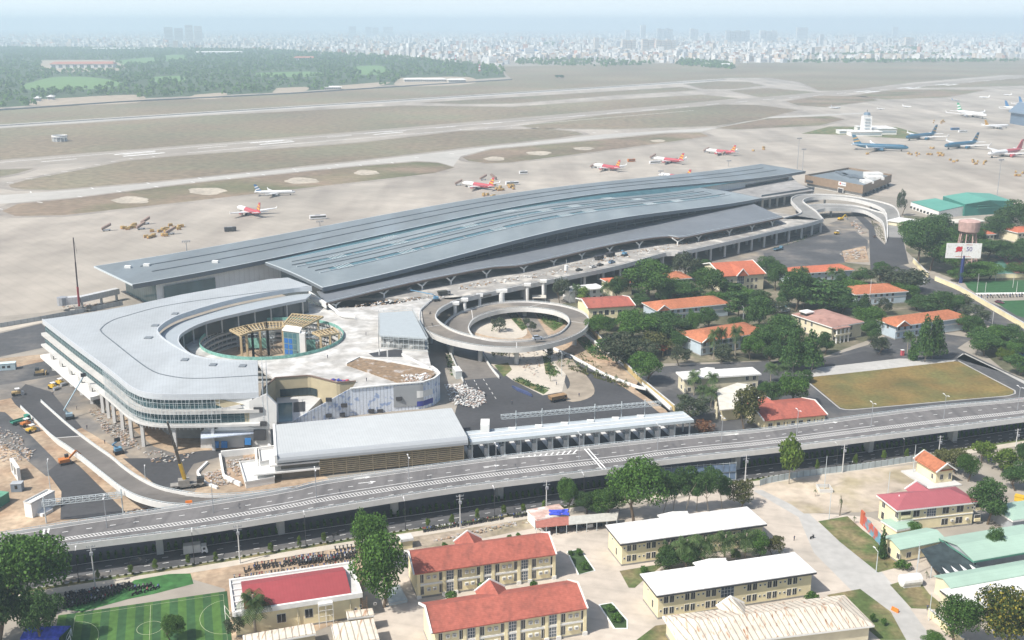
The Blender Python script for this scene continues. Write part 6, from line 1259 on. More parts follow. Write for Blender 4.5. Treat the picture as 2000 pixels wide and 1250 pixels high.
for x, yb, yt, w, k, l in ((1838, 915, 872, 36, 'olive', 'brownish tree just right of the guard house roof'), (1868, 925, 872, 50, 'olive', 'brown tinged tree behind the guard house'), (1888, 940, 885, 44, 'round', 'upright green tree right of the guard house wall'), (1919, 904, 858, 48, 'light', 'bright green tree beside the street right of the guard house'), (1962, 922, 878, 66, 'light', 'yellow green round tree by the street at the right'), (2000, 915, 862, 40, 'dark', 'dark tree cut by the right edge beside the street'), (1988, 958, 905, 62, 'dark', 'dark tree below the yellow green round tree'), (1926, 1022, 938, 82, 'dark', 'big dark tree beside the rose roofed building'), (1866, 1262, 1166, 88, 'round', 'deep green tree left of the yellow flowering tree'), (1962, 1275, 1150, 130, 'flower', 'big tree with yellow blossom in the bottom right corner'), (2010, 1270, 1175, 70, 'flower', 'yellow blossomed tree cut by the right edge'), (1722, 1090, 1028, 26, 'cypress', 'dark cypress by the painted panel'), (1940, 1094, 1030, 40, 'dark', 'small tree growing through the biggest mint roof'), (1822, 1260, 1236, 46, 'round', 'low round tree by the lane at the bottom edge'), (1783, 1048, 1018, 30, 'round', 'round shrub before the rose roofed building'), (1640, 957 + 50, 960, 12, 'youngpalm', 'thin young palm on the pale dirt lot'), (1592, 970, 952, 12, 'youngpalm', 'thin young palm left on the pale dirt lot'), (1668, 1022, 1004, 12, 'youngpalm', 'small palm beside the painted panel'), (1809, 1130, 1112, 12, 'youngpalm', 'small palm beside the narrow mint shed')): T_(x, yb, yt, w, k, l)
bl_ = [(883, 1178, 1152, 26, 'small clipped bush left of the barracks cross gable'), (946, 1166, 1132, 30, 'round clipped tree between the two red barracks'), (1041, 1152, 1132, 18, 'small clipped bush right between the two red barracks'), (1115, 1084, 1074, 12, 'left shrub in the upper planted island'), (1131, 1084, 1070, 17, 'dark shrub at the top of the upper planted island'), (1143, 1112, 1096, 22, 'shrub at the foot of the upper planted island'), (1192, 1195, 1180, 22, 'shrub at the top of the lower planted island'), (1205, 1214, 1196, 24, 'shrub in the middle of the lower planted island'), (1258, 1120, 1104, 18, 'shrub by the end of the rear white roofed quarters'), (1583, 1180, 1152, 30, 'round shrub at the right end of the front quarters'), (1532, 1198, 1180, 26, 'first shrub in the strip below the front quarters'), (1565, 1192, 1176, 22, 'yellowish shrub in the strip below the front quarters'), (1412, 1216, 1196, 22, 'second shrub in the strip below the front quarters'), (1348, 1224, 1204, 22, 'third shrub in the strip below the front quarters'), (1465, 1212, 1198, 20, 'fourth shrub in the strip below the front quarters'), (1705, 1215, 1196, 12, 'small dry shrub beside the rust streaked roof'), (1726, 1222, 1206, 12, 'second dry shrub beside the rust streaked roof'), (1760, 1112, 1092, 34, 'clump of garden shrubs at the cream end wall'), (1012, 1048, 1040, 12, 'right small shrub behind the upper barracks roof'), (995, 1052, 1044, 12, 'middle small shrub behind the upper barracks roof'), (868, 1070, 1058, 14, 'left small shrub behind the upper barracks roof')]
for x, yb, yt, w, l in bl_: T_(x, yb, yt, w, 'bush', l, 'garden shrubs')
# young street trees
for i, x in enumerate((192, 256, 304, 368, 422, 529, 585, 633, 883, 836, 932, 984, 1062, 1022, 1675 - 5, 1725, 1770, 1803, 1595)):
    yb = np.interp(x, [0, 137, 353, 684, 818, 1045, 1437, 1640, 1768], [1160, 1138, 1106, 1052, 1032, 997, 940, 912, 893])+4
    T_(x, yb, yb-21-i % 4*2, 10+i % 3, 'light', 'thin staked young tree on the street verge', 'young street trees', 'street_tree')
# compound trees
WIDE = 1.12
for a in [(1095, 590, 536, 34, 'grey', 'thin grey green tree behind the spiral ramp'), (1139, 592, 560, 26, 'light', 'bright small tree before the white house'), (1266, 585, 502, 86, 'round', 'largest round tree before the elevated road columns'), (1208, 588, 536, 36, 'dark', 'dark narrow tree left of the largest round tree'), (1337, 548, 486, 56, 'grey', 'tall grey green tree touching the elevated road edge'), (1378, 540, 506, 34, 'dark', 'dark tree behind the tall grey green tree'), (1387, 580, 522, 60, 'round', 'broad tree left of the tall salmon roofed house'), (1330, 585, 547, 66, 'dark', 'dark tree mass before the small orange roof end'), (1297, 590, 555, 40, 'dark', 'low dark tree behind the long orange house'), (1515, 565, 507, 38, 'dark', 'dark tree right of the tall salmon roofed house'), (1497, 545, 499, 44, 'dark', 'dark tree top behind the tall salmon roofed house'), (1553, 605, 526, 64, 'dark', 'dark tree mass at the left end of the low faded house'), (1443, 622, 564, 54, 'layered', 'layered tree at the right end of the long orange house'), (1436, 590, 550, 40, 'layered', 'layered tree below the tall salmon roofed house'), (1480, 640, 577, 56, 'dark', 'dark tree behind the orange house with fan palms'), (1168, 660, 613, 44, 'round', 'round tree just right of the spiral ramp'), (1240, 665, 604, 78, 'round', 'big leafy tree left of the long orange house front'), (1210, 712, 646, 84, 'grey', 'wide feathery tree beside the compound wall'), (1305, 660, 609, 78, 'dark', 'wide dark tree below the long orange house'), (1352, 652, 603, 30, 'round', 'small tree at the left end of the fan palm house'), (1380, 640, 600, 44, 'dark', 'dark tree behind the roof of the fan palm house'), (1284, 688, 645, 58, 'olive', 'olive brown tree above the garden pavilion'), (1325, 680, 646, 40, 'dark', 'dark tree right of the garden pavilion'), (1328, 712, 672, 38, 'grey', 'grey shrub tree beside the garden pavilion'), (1260, 748, 686, 60, 'round', 'leafy tree standing at the compound wall corner'), (1411, 706, 669, 40, 'grey', 'pale shrub tree before the fan palm house'), (1467, 700, 651, 44, 'round', 'round tree at the right end of the fan palm house'), (1494, 695, 630, 56, 'dark', 'dark tree between the fan palm house and the villa'), (1526, 692, 618, 76, 'dark', 'biggest dark tree left of the pink roofed villa'), (1547, 722, 638, 50, 'conical', 'tall pointed tree at the corner of the parade field'), (1582, 722, 640, 52, 'conical', 'second pointed tree at the corner of the parade field'), (1512, 712, 668, 40, 'dark', 'dark lower tree left of the pointed trees'), (1609, 690, 648, 36, 'dark', 'dark shrub tree under the villa porch'),
    (1349, 820, 769, 72, 'grey', 'grey green feathery tree at the right end of the toll canopy'), (1380, 840, 816, 48, 'brownbush', 'red brown bush below the feathery tree'), (1458, 838, 745, 56, 'olive', 'tall olive tree beside the porch wing'), (1500, 792, 742, 46, 'dark', 'dark tree behind the bright red house'), (1547, 790, 725, 58, 'round', 'round tree left of the parade field'), (1575, 745, 722, 26, 'dark', 'low dark tree at the field corner'),
    (1566, 600, 536, 60, 'dark', 'dark tree before the low faded orange house'), (1610, 604, 545, 104, 'layered', 'wide layered tree in the middle of the compound'), (1640, 610, 572, 60, 'dark', 'dark spreading tree above the villa'), (1750, 572, 516, 100, 'grey', 'wide grey tree at the compound corner by the road'), (1684, 555, 524, 42, 'dark', 'dark tree behind the half hidden orange house'), (1833, 612, 570, 78, 'dark', 'dark trees behind the poster house roof'), (1864, 612, 574, 40, 'dark', 'dark tree beside the road behind the poster house'), (1688, 608, 571, 32, 'conical', 'slim conical tree before the half hidden orange house'), (1725, 612, 580, 30, 'grey', 'small tree at the right end of the half hidden house'), (1695, 645, 597, 56, 'round', 'round tree right of the villa roof'), (1698, 668, 624, 34, 'dark', 'dark tree between the villa and the poster house'), (1803, 704, 610, 40, 'conical', 'left of two tall trees before the poster house'), (1824, 700, 612, 46, 'conical', 'right of two tall trees before the poster house'), (1782, 702, 658, 26, 'cypress', 'slim dark cypress before the poster house'), (1900, 655, 617, 44, 'dark', 'dark tree at the right end of the poster house'), (1924, 692, 648, 62, 'dark', 'big dark bush tree at the road fork'), (1968, 668, 634, 60, 'dark', 'dark tree along the far side of the right road'), (2000, 690, 650, 50, 'dark', 'dark tree at the right edge by the courts'), (1990, 730, 690, 54, 'dark', 'dark bush tree at the right edge by the road'), (1945, 668, 636, 40, 'round', 'green tree behind the big dark bush tree'), (1758, 420, 366, 18, 'grey', 'tall thin tree left of the green hangar')]: T_(a[0], a[1]+2, a[2], a[3]*WIDE, *a[4:])
wl = 'canopy tree filling a gap in the dense greenery between the orange roofed houses'; wg = 'canopy between the compound houses'
for i, (x, y) in enumerate(((1190, 645), (1228, 632), (1275, 645), (1262, 700), (1300, 668), (1345, 662), (1210, 625), (1310, 575), (1270, 562), (1230, 572), (1290, 548), (1350, 588), (1420, 582), (1458, 596), (1484, 606), (1512, 612), (1532, 598), (1585, 582), (1640, 592), (1664, 582), (1612, 612), (1500, 655), (1470, 668), (1530, 650), (1720, 548), (1778, 566), (1795, 606), (1872, 606), (1885, 650), (1910, 676), (1952, 662), (1962, 695), (1700, 634), (1715, 690), (1566, 700), (1540, 695), (1440, 648), (1398, 600), (1365, 552), (1900, 632), (1250, 600), (1180, 690), (1230, 715), (1760, 585), (1645, 575))): T_(x, y, y-27-i % 5*3, 40+i % 4*8, ('dark', 'round', 'dark', 'grey', 'dark', 'layered')[i % 6], wl, wg)
wl = 'dense green tree in the wood before the green hangar'; wg = 'wood before the hangar'
for x, yb, yt, w in ((1792, 515, 420, 70), (1812, 530, 432, 92), (1850, 502, 440, 66), (1778, 472, 430, 54), (1832, 466, 416, 64), (1868, 476, 438, 50), (1858, 540, 470, 56)): T_(x, yb, yt, w, 'round' if x % 4 else 'dark', wl, wg)
wl = 'dark tree in the wood behind the water tower'; wg = 'wood behind the water tower'
for x, yb, yt, w in ((1980, 460, 392, 84), (1944, 465, 420, 66), (1926, 505, 466, 70), (1960, 510, 470, 74), (1996, 505, 466, 66), (1905, 490, 440, 46), (2030, 470, 410, 80)): T_(x, yb, yt, w, 'dark', wl, wg)
hl = 'low round tree behind the artificial turf wall'
for x, yb, yt, w in ((1900, 548, 512, 56), (1928, 545, 510, 60), (1990, 540, 512, 56), (1868, 550, 520, 36)): T_(x, yb, yt, w, 'round', hl, 'low trees at the turf wall')
for i, (x, yb, yt) in enumerate(((1952, 704, 678), (1963, 708, 680), (1975, 712, 684))): T_(x, yb, yt, 16, 'light', 'clipped column of bright hedge beside the right road', 'hedge columns', 'hedge', 'hedge')
pg_ = [(1125, 592, 553, 26, 'fan palm left of the white house'), (1183, 590, 548, 28, 'fan palm right of the white house'), (1196, 590, 550, 26, 'second fan palm right of the white house'), (1393, 702, 638, 30, 'left fan palm before the orange roof'), (1408, 700, 636, 28, 'middle fan palm before the orange roof'), (1436, 700, 633, 32, 'right fan palm before the orange roof'), (1355, 772, 722, 34, 'left fan palm before the white hall'), (1390, 774, 724, 34, 'right fan palm before the white hall'), (1388, 796, 754, 38, 'lowest fan palm beside the porch wing'), (1370, 790, 750, 32, 'low fan palm between its taller neighbours by the white hall'), (1505, 748, 708, 36, 'left fan palm at the end of the white hall'), (1528, 746, 710, 36, 'right fan palm at the end of the white hall'), (1772, 690, 645, 28, 'fan palm at the left end of the poster house'), (1568, 560, 518, 26, 'fan palm before the low faded roof'), (1623, 556, 520, 24, 'second fan palm before the low faded roof'), (1640, 556, 522, 22, 'third fan palm before the low faded roof')]
for x, yb, yt, w, l in pg_: T_(x, yb, yt, w*1.15, 'palm', l, 'compound fan palms')
hp = [(1092, 716), (1110, 718), (1128, 722), (1146, 728), (1165, 736), (1184, 742), (1203, 748), (1222, 756), (1146, 690), (1166, 698)]
for x, y in hp: T_(x, y, y-20, 14, 'youngpalm', 'young palm in the planted strip beside the toll yard', 'young palms by the toll yard')
for x, y in ((970, 692), (995, 700), (1028, 640), (1040, 648), (1075, 745), (1074, 700), (1090, 620), (1105, 622)): T_(x, y, y-22, 16, 'youngpalm' if x % 2 else 'grey', 'young tree planted in the new garden around the spiral ramp', 'young garden trees', 'garden_tree')
T_(975, 648, 616, 30, 'grey', 'young tree on a soil mound inside the spiral ramp')
for x in (1097, 1089): T_(x, 153, 146, 12, 'dark', 'lone dark tree on the far airfield grass', 'lone airfield trees')
# ------------------------------------------------------------------ aircraft
M_pw = mat('aircraft_white', (.74, .74, .74), .35, .03, .3, spec=.5); M_pr = mat('aircraft_red', (.43, .07, .085), .35, .04, .3, spec=.5)
M_pb = mat('aircraft_teal', (.025, .115, .20), .35, .04, .3, spec=.5); M_pg = mat('aircraft_green', (.04, .28, .14), .35); M_gold = mat('aircraft_gold', (.42, .27, .10), .4)
M_blue = mat('aircraft_blue', (.04, .14, .30), .4); M_yel = mat('signal_yellow', (.62, .40, .04), .5, .1, 1); M_yel2 = mat('tail_yellow', (.60, .33, .05), .5)
M_eng = mat('engine_grey', (.30, .31, .33), .4); M_tyre = mat('tyre', (.03, .03, .03), .9); M_org = mat('machine_orange', (.50, .17, .04), .6, .1, 1)
def aircraft(nose, tail, label, front, rear_, fin, wing=None, stripe=None, length=None, group='airliners parked on the apron', split=.5, dark=None):
    A, B = at(*nose), at(*tail); d = (A-B); L = length or d.length; mid = (A+B)/2; t = thing('airliner', label, 'airliner', mid, math.atan2(d.y, d.x), group)
    r = .049*L if L < 50 else .045*L; zc = r*1.75
    b = MB(True); prof = [(-.5, .12, .55), (-.44, .35, .42), (-.36, .70, .2), (-.25, .97, .03), (-.1, 1, 0), (0, 1, 0), (split-.5+.06, 1, 0), (.2, 1, 0), (.36, 1, 0), (.42, .86, -.04), (.46, .66, -.1), (.485, .42, -.16), (.5, .10, -.2)]
    prof = sorted(prof); n = 14; vs = []
    for x, k, o in prof:
        for i in range(n): a = i*2*math.pi/n; vs.append((x*L, r*k*math.cos(a), zc+r*(k*math.sin(a)+o)))
    fs = []; mi = []
    for j in range(len(prof)-1):
        for i in range(n): b.mat(0 if (prof[j][0]+prof[j+1][0])/2 > split-.5 else 1); b.mesh([], []); fs.append((j*n+i, (j)*n+(i+1) % n, (j+1)*n+(i+1) % n, (j+1)*n+i)); mi.append(b.cur)
    b.v = vs; b.f = [q[::-1] for q in fs]; b.mi = mi; b.build('fuselage', [front, rear_], t, smooth=True)
    b = MB(True)
    for s_ in (-1, 1): b.face([(.425*L, s_*r*.80, zc+r*.42), (.465*L, s_*r*.45, zc+r*.32), (.468*L, 0, zc+r*.52), (.43*L, s_*r*.30, zc+r*.86)])
    b.build('cockpit_window', M_win, t)
    for s_ in (-1, 1):
        b = MB(True); V = lambda z: [(.10*L, s_*r*.8, zc-r*.55+z), (-.17*L, s_*.47*L, zc+r*.35+z), (-.205*L, s_*.47*L, zc+r*.35+z), (-.10*L, s_*r*.8, zc-r*.55+z)]
        q = (V(-.006*L), V(.006*L)); b.hexa(*(q if s_ < 0 else (q[0][::-1], q[1][::-1]))); b.hexa([(-.17*L, s_*.462*L, zc+r*.3), (-.205*L, s_*.462*L, zc+r*.3), (-.205*L, s_*.468*L, zc+r*.3), (-.17*L, s_*.468*L, zc+r*.3)], [(-.20*L, s_*.475*L, zc+r*1.2), (-.215*L, s_*.475*L, zc+r*1.2), (-.215*L, s_*.478*L, zc+r*1.2), (-.20*L, s_*.478*L, zc+r*1.2)]); b.build('wing', wing or M_pw, t)
        b = MB(True); c0 = (.075*L, s_*.155*L, zc-r*.95); b.tube(c0, (-.03*L, s_*.155*L, zc-r*.9), r*.55, 10, r*.4); b.build('engine', rear_ if rear_ is not M_pw else M_eng, t)
        b = MB(True); V = lambda z: [(-.39*L, s_*r*.3, zc+r*.35+z), (-.47*L, s_*.165*L, zc+r*.6+z), (-.495*L, s_*.165*L, zc+r*.6+z), (-.47*L, s_*r*.3, zc+r*.35+z)]; q = (V(-.004*L), V(.004*L)); b.hexa(*(q if s_ < 0 else (q[0][::-1], q[1][::-1]))); b.build('tailplane', wing or M_pw, t)
        b = MB(True); b.tube((-.04*L, s_*.08*L-.02*L, r*.42), (-.04*L, s_*.08*L+.02*L, r*.42), r*.42, 8); b.tube((-.04*L, s_*.08*L, r*.4), (-.02*L, s_*.07*L, zc-r*.6), r*.12, 5); b.build('landing_gear', M_tyre, t)
    b = MB(True); b.tube((.38*L, -.012*L, r*.3), (.38*L, .012*L, r*.3), r*.3, 8); b.tube((.38*L, 0, r*.3), (.38*L, 0, zc-r*.7), r*.1, 5); b.build('landing_gear', M_tyre, t)
    b = MB(True); V = lambda y: [(-.32*L, y, zc+r*.9), (-.455*L, y, zc+r*.8), (-.505*L, y, zc+r*4.2), (-.445*L, y, zc+r*4.2)]
    b.mesh(V(-.005*L)+V(.005*L), [(0, 1, 2, 3), (7, 6, 5, 4), (0, 4, 5, 1), (1, 5, 6, 2), (2, 6, 7, 3), (3, 7, 4, 0)])
    if stripe:
        b.mat(1)
        for y in (-.0056*L, .0056*L):
            for k in (.25, .6): q = [Vector(V(y)[0]).lerp(Vector(V(y)[3]), k), Vector(V(y)[1]).lerp(Vector(V(y)[2]), k-.12), Vector(V(y)[1]).lerp(Vector(V(y)[2]), k+.04), Vector(V(y)[0]).lerp(Vector(V(y)[3]), k+.16)]; b.face(q)
    b.build('tail_fin', [fin, stripe or fin], t)
    b = MB(True)
    for s_ in (-1, 1): b.mesh([(-.33*L, s_*r*1.003, zc+r*.10), (.38*L, s_*r*1.003, zc+r*.10), (.38*L, s_*r*.985, zc+r*.22), (-.33*L, s_*r*.985, zc+r*.22)], [(0, 1, 2, 3) if s_ < 0 else (3, 2, 1, 0)])
    b.build('window_row', M_winb, t); return t
VJ = dict(front=M_pw, rear_=M_pr, fin=M_pr, stripe=M_yel, split=.56)
aircraft((577, 381), (497, 383), 'white airliner with blue tail and blue belly line standing alone by the taxiway', M_pw, M_pw, M_blue, stripe=M_pw)
aircraft((463, 412), (512, 427), 'red and white airliner parked alone left of the buses', **VJ, length=40)
aircraft((904, 364), (965, 373), 'red and white airliner ringed by stairs and baggage carts behind the terminal roof', **VJ, length=40)
aircraft((1160, 328), (1210, 336), 'red and white airliner third from the left behind the terminal', **VJ, length=40)
aircraft((1278, 315), (1334, 321.5), 'red and white airliner with a white bus at its nose', **VJ, length=40)
aircraft((1381, 299), (1434, 304.5), 'red and white airliner parked farthest right behind the terminal', **VJ, length=40)
aircraft((1290, 348), (1345, 356), 'red and white airliner of which only the striped tail shows above the terminal roof', **VJ, length=40)
aircraft((1767, 296), (1669, 292), 'dark teal widebody facing right before the control tower', M_pb, M_pb, M_pb, stripe=M_gold, length=62)
aircraft((1751, 277), (1845, 268), 'dark teal widebody facing left behind the other two teal airliners', M_pb, M_pb, M_pb, stripe=M_gold, length=62)
aircraft((1830, 294), (1923, 285), 'dark teal widebody facing left beside the red tailed widebody', M_pb, M_pb, M_pb, stripe=M_gold, length=62)
aircraft((1912, 311), (2012, 300), 'white nosed red widebody cut by the right edge', M_pw, M_pr, M_pr, split=.5, length=63)
aircraft((1944, 235), (1851, 223), 'long white widebody with green tail', M_pw, M_pw, M_pg, stripe=M_pw, length=73)
aircraft((1976, 250), (1916, 252), 'white airliner with yellow tail before the blue grey pier', M_pw, M_pw, M_yel2, length=42)
aircraft((2020, 221), (1957, 215), 'white widebody with blue tail nosing under the right edge', M_pw, M_pw, M_blue, length=60)
aircraft((2040, 212), (1983, 206), 'white widebody with dark tail at the far right edge', M_pw, M_pw, M_blue, length=60)
for i, (n_, t_, l) in enumerate((((1912, 191), (1933, 192), 'small white airliner far off on the right apron'), ((1960, 186), (1976, 187), 'farthest small white airliner at the right'), ((1642, 212), (1622, 213), 'small white airliner taxiing above the control tower'), ((1780, 210), (1762, 209), 'white small airliner between the taxiing one and the green tail'), ((1728, 214), (1712, 214), 'tiny white jet just right of the control tower cab'), ((1875, 198), (1858, 197), 'dark little airliner on the far apron'))):
    aircraft(n_, t_, l, M_pw if i < 5 else M_eng, M_pw if i < 5 else M_eng, M_pw if i < 5 else M_blue, group='far off airliners')
# ------------------------------------------------------------------ vehicles
def paint(n, c): return mat('paint_'+n, c, .3, .05, 1, spec=.5)
def wheels(t, xs, y, r, w=.25):
    for x in xs:
        for s_ in (-1, 1): b = MB(True); b.tube((x, s_*y-w/2, r), (x, s_*y+w/2, r), r, 10); b.build('wheel', M_tyre, t)
def place(t, x, y, z=0, heading=0):
    t.location = at(x, y, z); t.rotation_euler = (0, 0, heading); return t
def car(x, y, z, h, m_, label, suv=False, group=None):
    t = thing('suv' if suv else 'car', label, 'car', at(x, y, z), h, group); H_ = .25 if suv else 0; b = MB(True)
    pr = [(-2.2, .35), (-2.25, .8), (-2.0, 1.0+H_), (-1.1, 1.05+H_), (1.0, 1.0+H_), (2.1, .85+H_*.6), (2.25, .6), (2.2, .35)]
    n = len(pr); b.mesh([(x_, -.88, z_) for x_, z_ in pr]+[(x_, .88, z_) for x_, z_ in pr], [tuple(range(n))[::-1], tuple(range(n, 2*n))]+[(i, (i+1) % n, n+(i+1) % n, n+i) for i in range(n)]); b.build('body', m_, t)
    c0, c1, z0, z1 = (-2.0 if suv else -1.6), 1.0, 1.0+H_, 1.5+H_*1.4; b = MB(True)
    b.hexa([(c0, -.8, z0), (c1, -.8, z0), (c1, .8, z0), (c0, .8, z0)], [(c0+.35, -.66, z1), (c1-.75, -.66, z1), (c1-.75, .66, z1), (c0+.35, .66, z1)]); b.build('windows', M_win, t)
    b = MB(True); b.box(c0+.37, -.64, z1+.002, c1-.77, .64, z1+.05); b.build('roof', m_, t)
    for s_ in (-.6, .6): b = MB(True); b.box(2.12, s_-.18, .62, 2.27, s_+.18, .8); b.build('headlight', M_pw, t)
    wheels(t, (-1.35, 1.4), .8, .34); return t
def truck(x, y, z, h, cab, box, label, kind='box', L=6.4, w=1.1):
    t = thing('truck', label, 'truck', at(x, y, z), h); b = MB(True); b.hexa([(L/2-1.7, -w, .6), (L/2, -w, .6), (L/2, w, .6), (L/2-1.7, w, .6)], [(L/2-1.7, -w, 2.5), (L/2-.35, -w, 2.5), (L/2-.35, w, 2.5), (L/2-1.7, w, 2.5)]); b.build('cab', cab, t)
    b = MB(True); b.mesh([(L/2-.02, -w*.85, 1.5), (L/2-.02, w*.85, 1.5), (L/2-.3, w*.8, 2.35), (L/2-.3, -w*.8, 2.35)], [(0, 1, 2, 3)]); b.box(L/2-1.3, -w-.02, 1.5, L/2-.6, w+.02, 2.2); b.build('windscreen', M_win, t)
    b = MB(True)
    if kind == 'box': b.box(-L/2, -w, .9, L/2-1.85, w, 3.2)
    elif kind == 'dump': b.hexa([(-L/2, -w, 1.1), (L/2-2, -w, 1.1), (L/2-2, w, 1.1), (-L/2, w, 1.1)], [(-L/2-.3, -w*1.15, 2.5), (L/2-1.8, -w*1.15, 2.5), (L/2-1.8, w*1.15, 2.5), (-L/2-.3, w*1.15, 2.5)])
    elif kind == 'tank': b.tube((-L/2, 0, 1.9), (L/2-2, 0, 1.9), 1.05, 12)
    else: b.box(-L/2, -w, .95, L/2-1.85, w, 1.15); b.box(-L/2, -w, 1.15, L/2-1.85, -w+.1, 1.6); b.box(-L/2, w-.1, 1.15, L/2-1.85, w, 1.6)
    b.build('cargo_body', box, t); b = MB(True); b.box(-L/2, -.45, .55, L/2-.3, .45, .88); b.build('chassis', M_dk, t); wheels(t, (-L/2+1.2, L/2-1.0), w-.1, .48, .3); return t
def bus(x, y, h, label, m_=None, L=12):
    t = thing('apron_bus', label, 'bus', at(x, y), h, 'buses on the apron'); b = MB(True); b.box(-L/2, -1.4, .4, L/2, 1.4, 3.1); b.build('body', m_ or M_pw, t)
    b = MB(True); b.box(-L/2+.5, -1.42, 1.4, L/2-.3, 1.42, 2.5); b.box(L/2-.01, -1.2, 1.3, L/2+.02, 1.2, 2.6); b.build('windows', M_win, t); b = MB(True); b.box(-2, -.8, 3.1, 1.5, .8, 3.35); b.build('roof_unit', M_eng, t); wheels(t, (-L/2+2.5, L/2-2.4), 1.25, .5); return t
RDH = math.radians(90-74)     # heading of the viaduct and the street
truck(383, 1082, .04, RDH, M_pw, mat('truck_box', (.52, .52, .51), .6), 'white box truck driving on the street below the viaduct')
car(269, 1102, .04, RDH, paint('black', (.02, .022, .03)), 'black hatchback on the street left of the box truck', True)
car(1050, 663, 9, .35, paint('silver', (.36, .40, .46)), 'silver blue pickup on the lower right of the spiral ramp', True)
for x, y, c, l, s_ in ((1131, 529, (.02, .02, .02), 'black car parked leftmost on the departures road', 0), (1158, 523, (.6, .6, .6), 'white car parked on the departures road', 0), (1172, 519, (.05, .05, .055), 'dark car parked right of the white car on the departures road', 0), (1195, 514, (.12, .2, .3), 'blue grey pickup rightmost of the parked departures cars', 1)): car(x, y, 9, .8, paint(l.split()[0]+l.split()[1], c), l, bool(s_))
truck(1170, 507, 9, .8, M_dk, M_dk, 'black flatbed truck under the canopy edge', 'dump'); truck(1192, 501, 9, .8, M_dk, M_dk, 'black tipper truck parked in front of the black flatbed', 'dump')
truck(868, 577, 9, .4, mat('paint_grey', (.3, .3, .3), .5), mat('tipper_dark', (.06, .06, .05), .7), 'dark tipper truck at the top of the spiral ramp', 'dump')
car(1110, 699, .06, -.9, paint('dark', (.04, .05, .07)), 'dark car leaving the garden ring at the white wall'); truck(1067, 687, .06, -1.2, M_pw, M_pw, 'white van under the spiral ramp', L=5, w=.95)
truck(936, 690, .1, 1.9, mat('paint_navy', (.04, .05, .20), .5), mat('paint_navy', (.04, .05, .2)), 'navy truck in the shadow of the spiral ramp', 'flat')
truck(1090, 783, .06, .5, mat('rust_truck', (.30, .19, .10), .8, .2, 1), mat('rust_truck', (.3, .19, .1)), 'dusty brown dump truck on the black toll yard', 'dump', L=7, w=1.3)
truck(41, 826, .06, .9, mat('paint_green', (.05, .24, .17), .6), mat('paint_green', (.05, .24, .17)), 'green truck on the dusty road at the left edge', 'flat', L=7)
truck(60, 776, .06, 1.2, M_pw, M_pw, 'white small truck behind the yellow roller', 'box', L=5) if False else None
for x, y, l in ((1520, 489, 'blue grey lorry beneath the last elevated road columns'),): truck(x, y, .08, .7, mat('paint_steelblue', (.10, .2, .27), .5), mat('paint_steelblue', (.1, .2, .27)), l, 'flat', L=8)
car(1708, 463, .08, 1.4, paint('dark2', (.08, .05, .04)), 'brown car on the fresh asphalt by the loop ramp'); car(1952, 592, .05, -.9, paint('maroon', (.12, .03, .05)), 'maroon car on the right hand road')
truck(1798, 552, .05, -.8, M_pw, M_pw, 'white pickup stopped at the gate near the billboard', 'flat', L=5.4)
for k, (x, y, c) in enumerate(((1064, 1040, M_pw), (1093, 1036, paint('black', (.02, .022, .03))), (1128, 1030, paint('black', (.02, .022, .03))), (1147, 1026, M_pw), (1165, 1024, paint('black', (.02, .022, .03))))):
    car(x, y, .03, 1.9, c, ('white car parked leftmost in the car shelter', 'black car second in the car shelter', 'black car middle in the car shelter', 'white car fourth in the car shelter', 'black car last in the car shelter')[k], True, 'cars in the shelter')
bus(621, 428, .35, 'white and black bus right of the lone red airliner'); bus(1000, 361, .35, 'dark bus behind the cart ringed airliner'); bus(1279, 320, .3, 'white bus at the nose of a red airliner'); bus(1022, 340, .3, 'small white bus on the open apron', L=8); bus(450, 452, .35, 'dark van sized bus left of the terminal roof', M_dk, L=8); bus(1233, 316, .3, 'orange service bus between two red airliners', M_org, L=8); bus(1865, 254, .2, 'teal bus beside the white widebody', M_blue); bus(1880, 259, .2, 'white bus near the green tailed widebody')
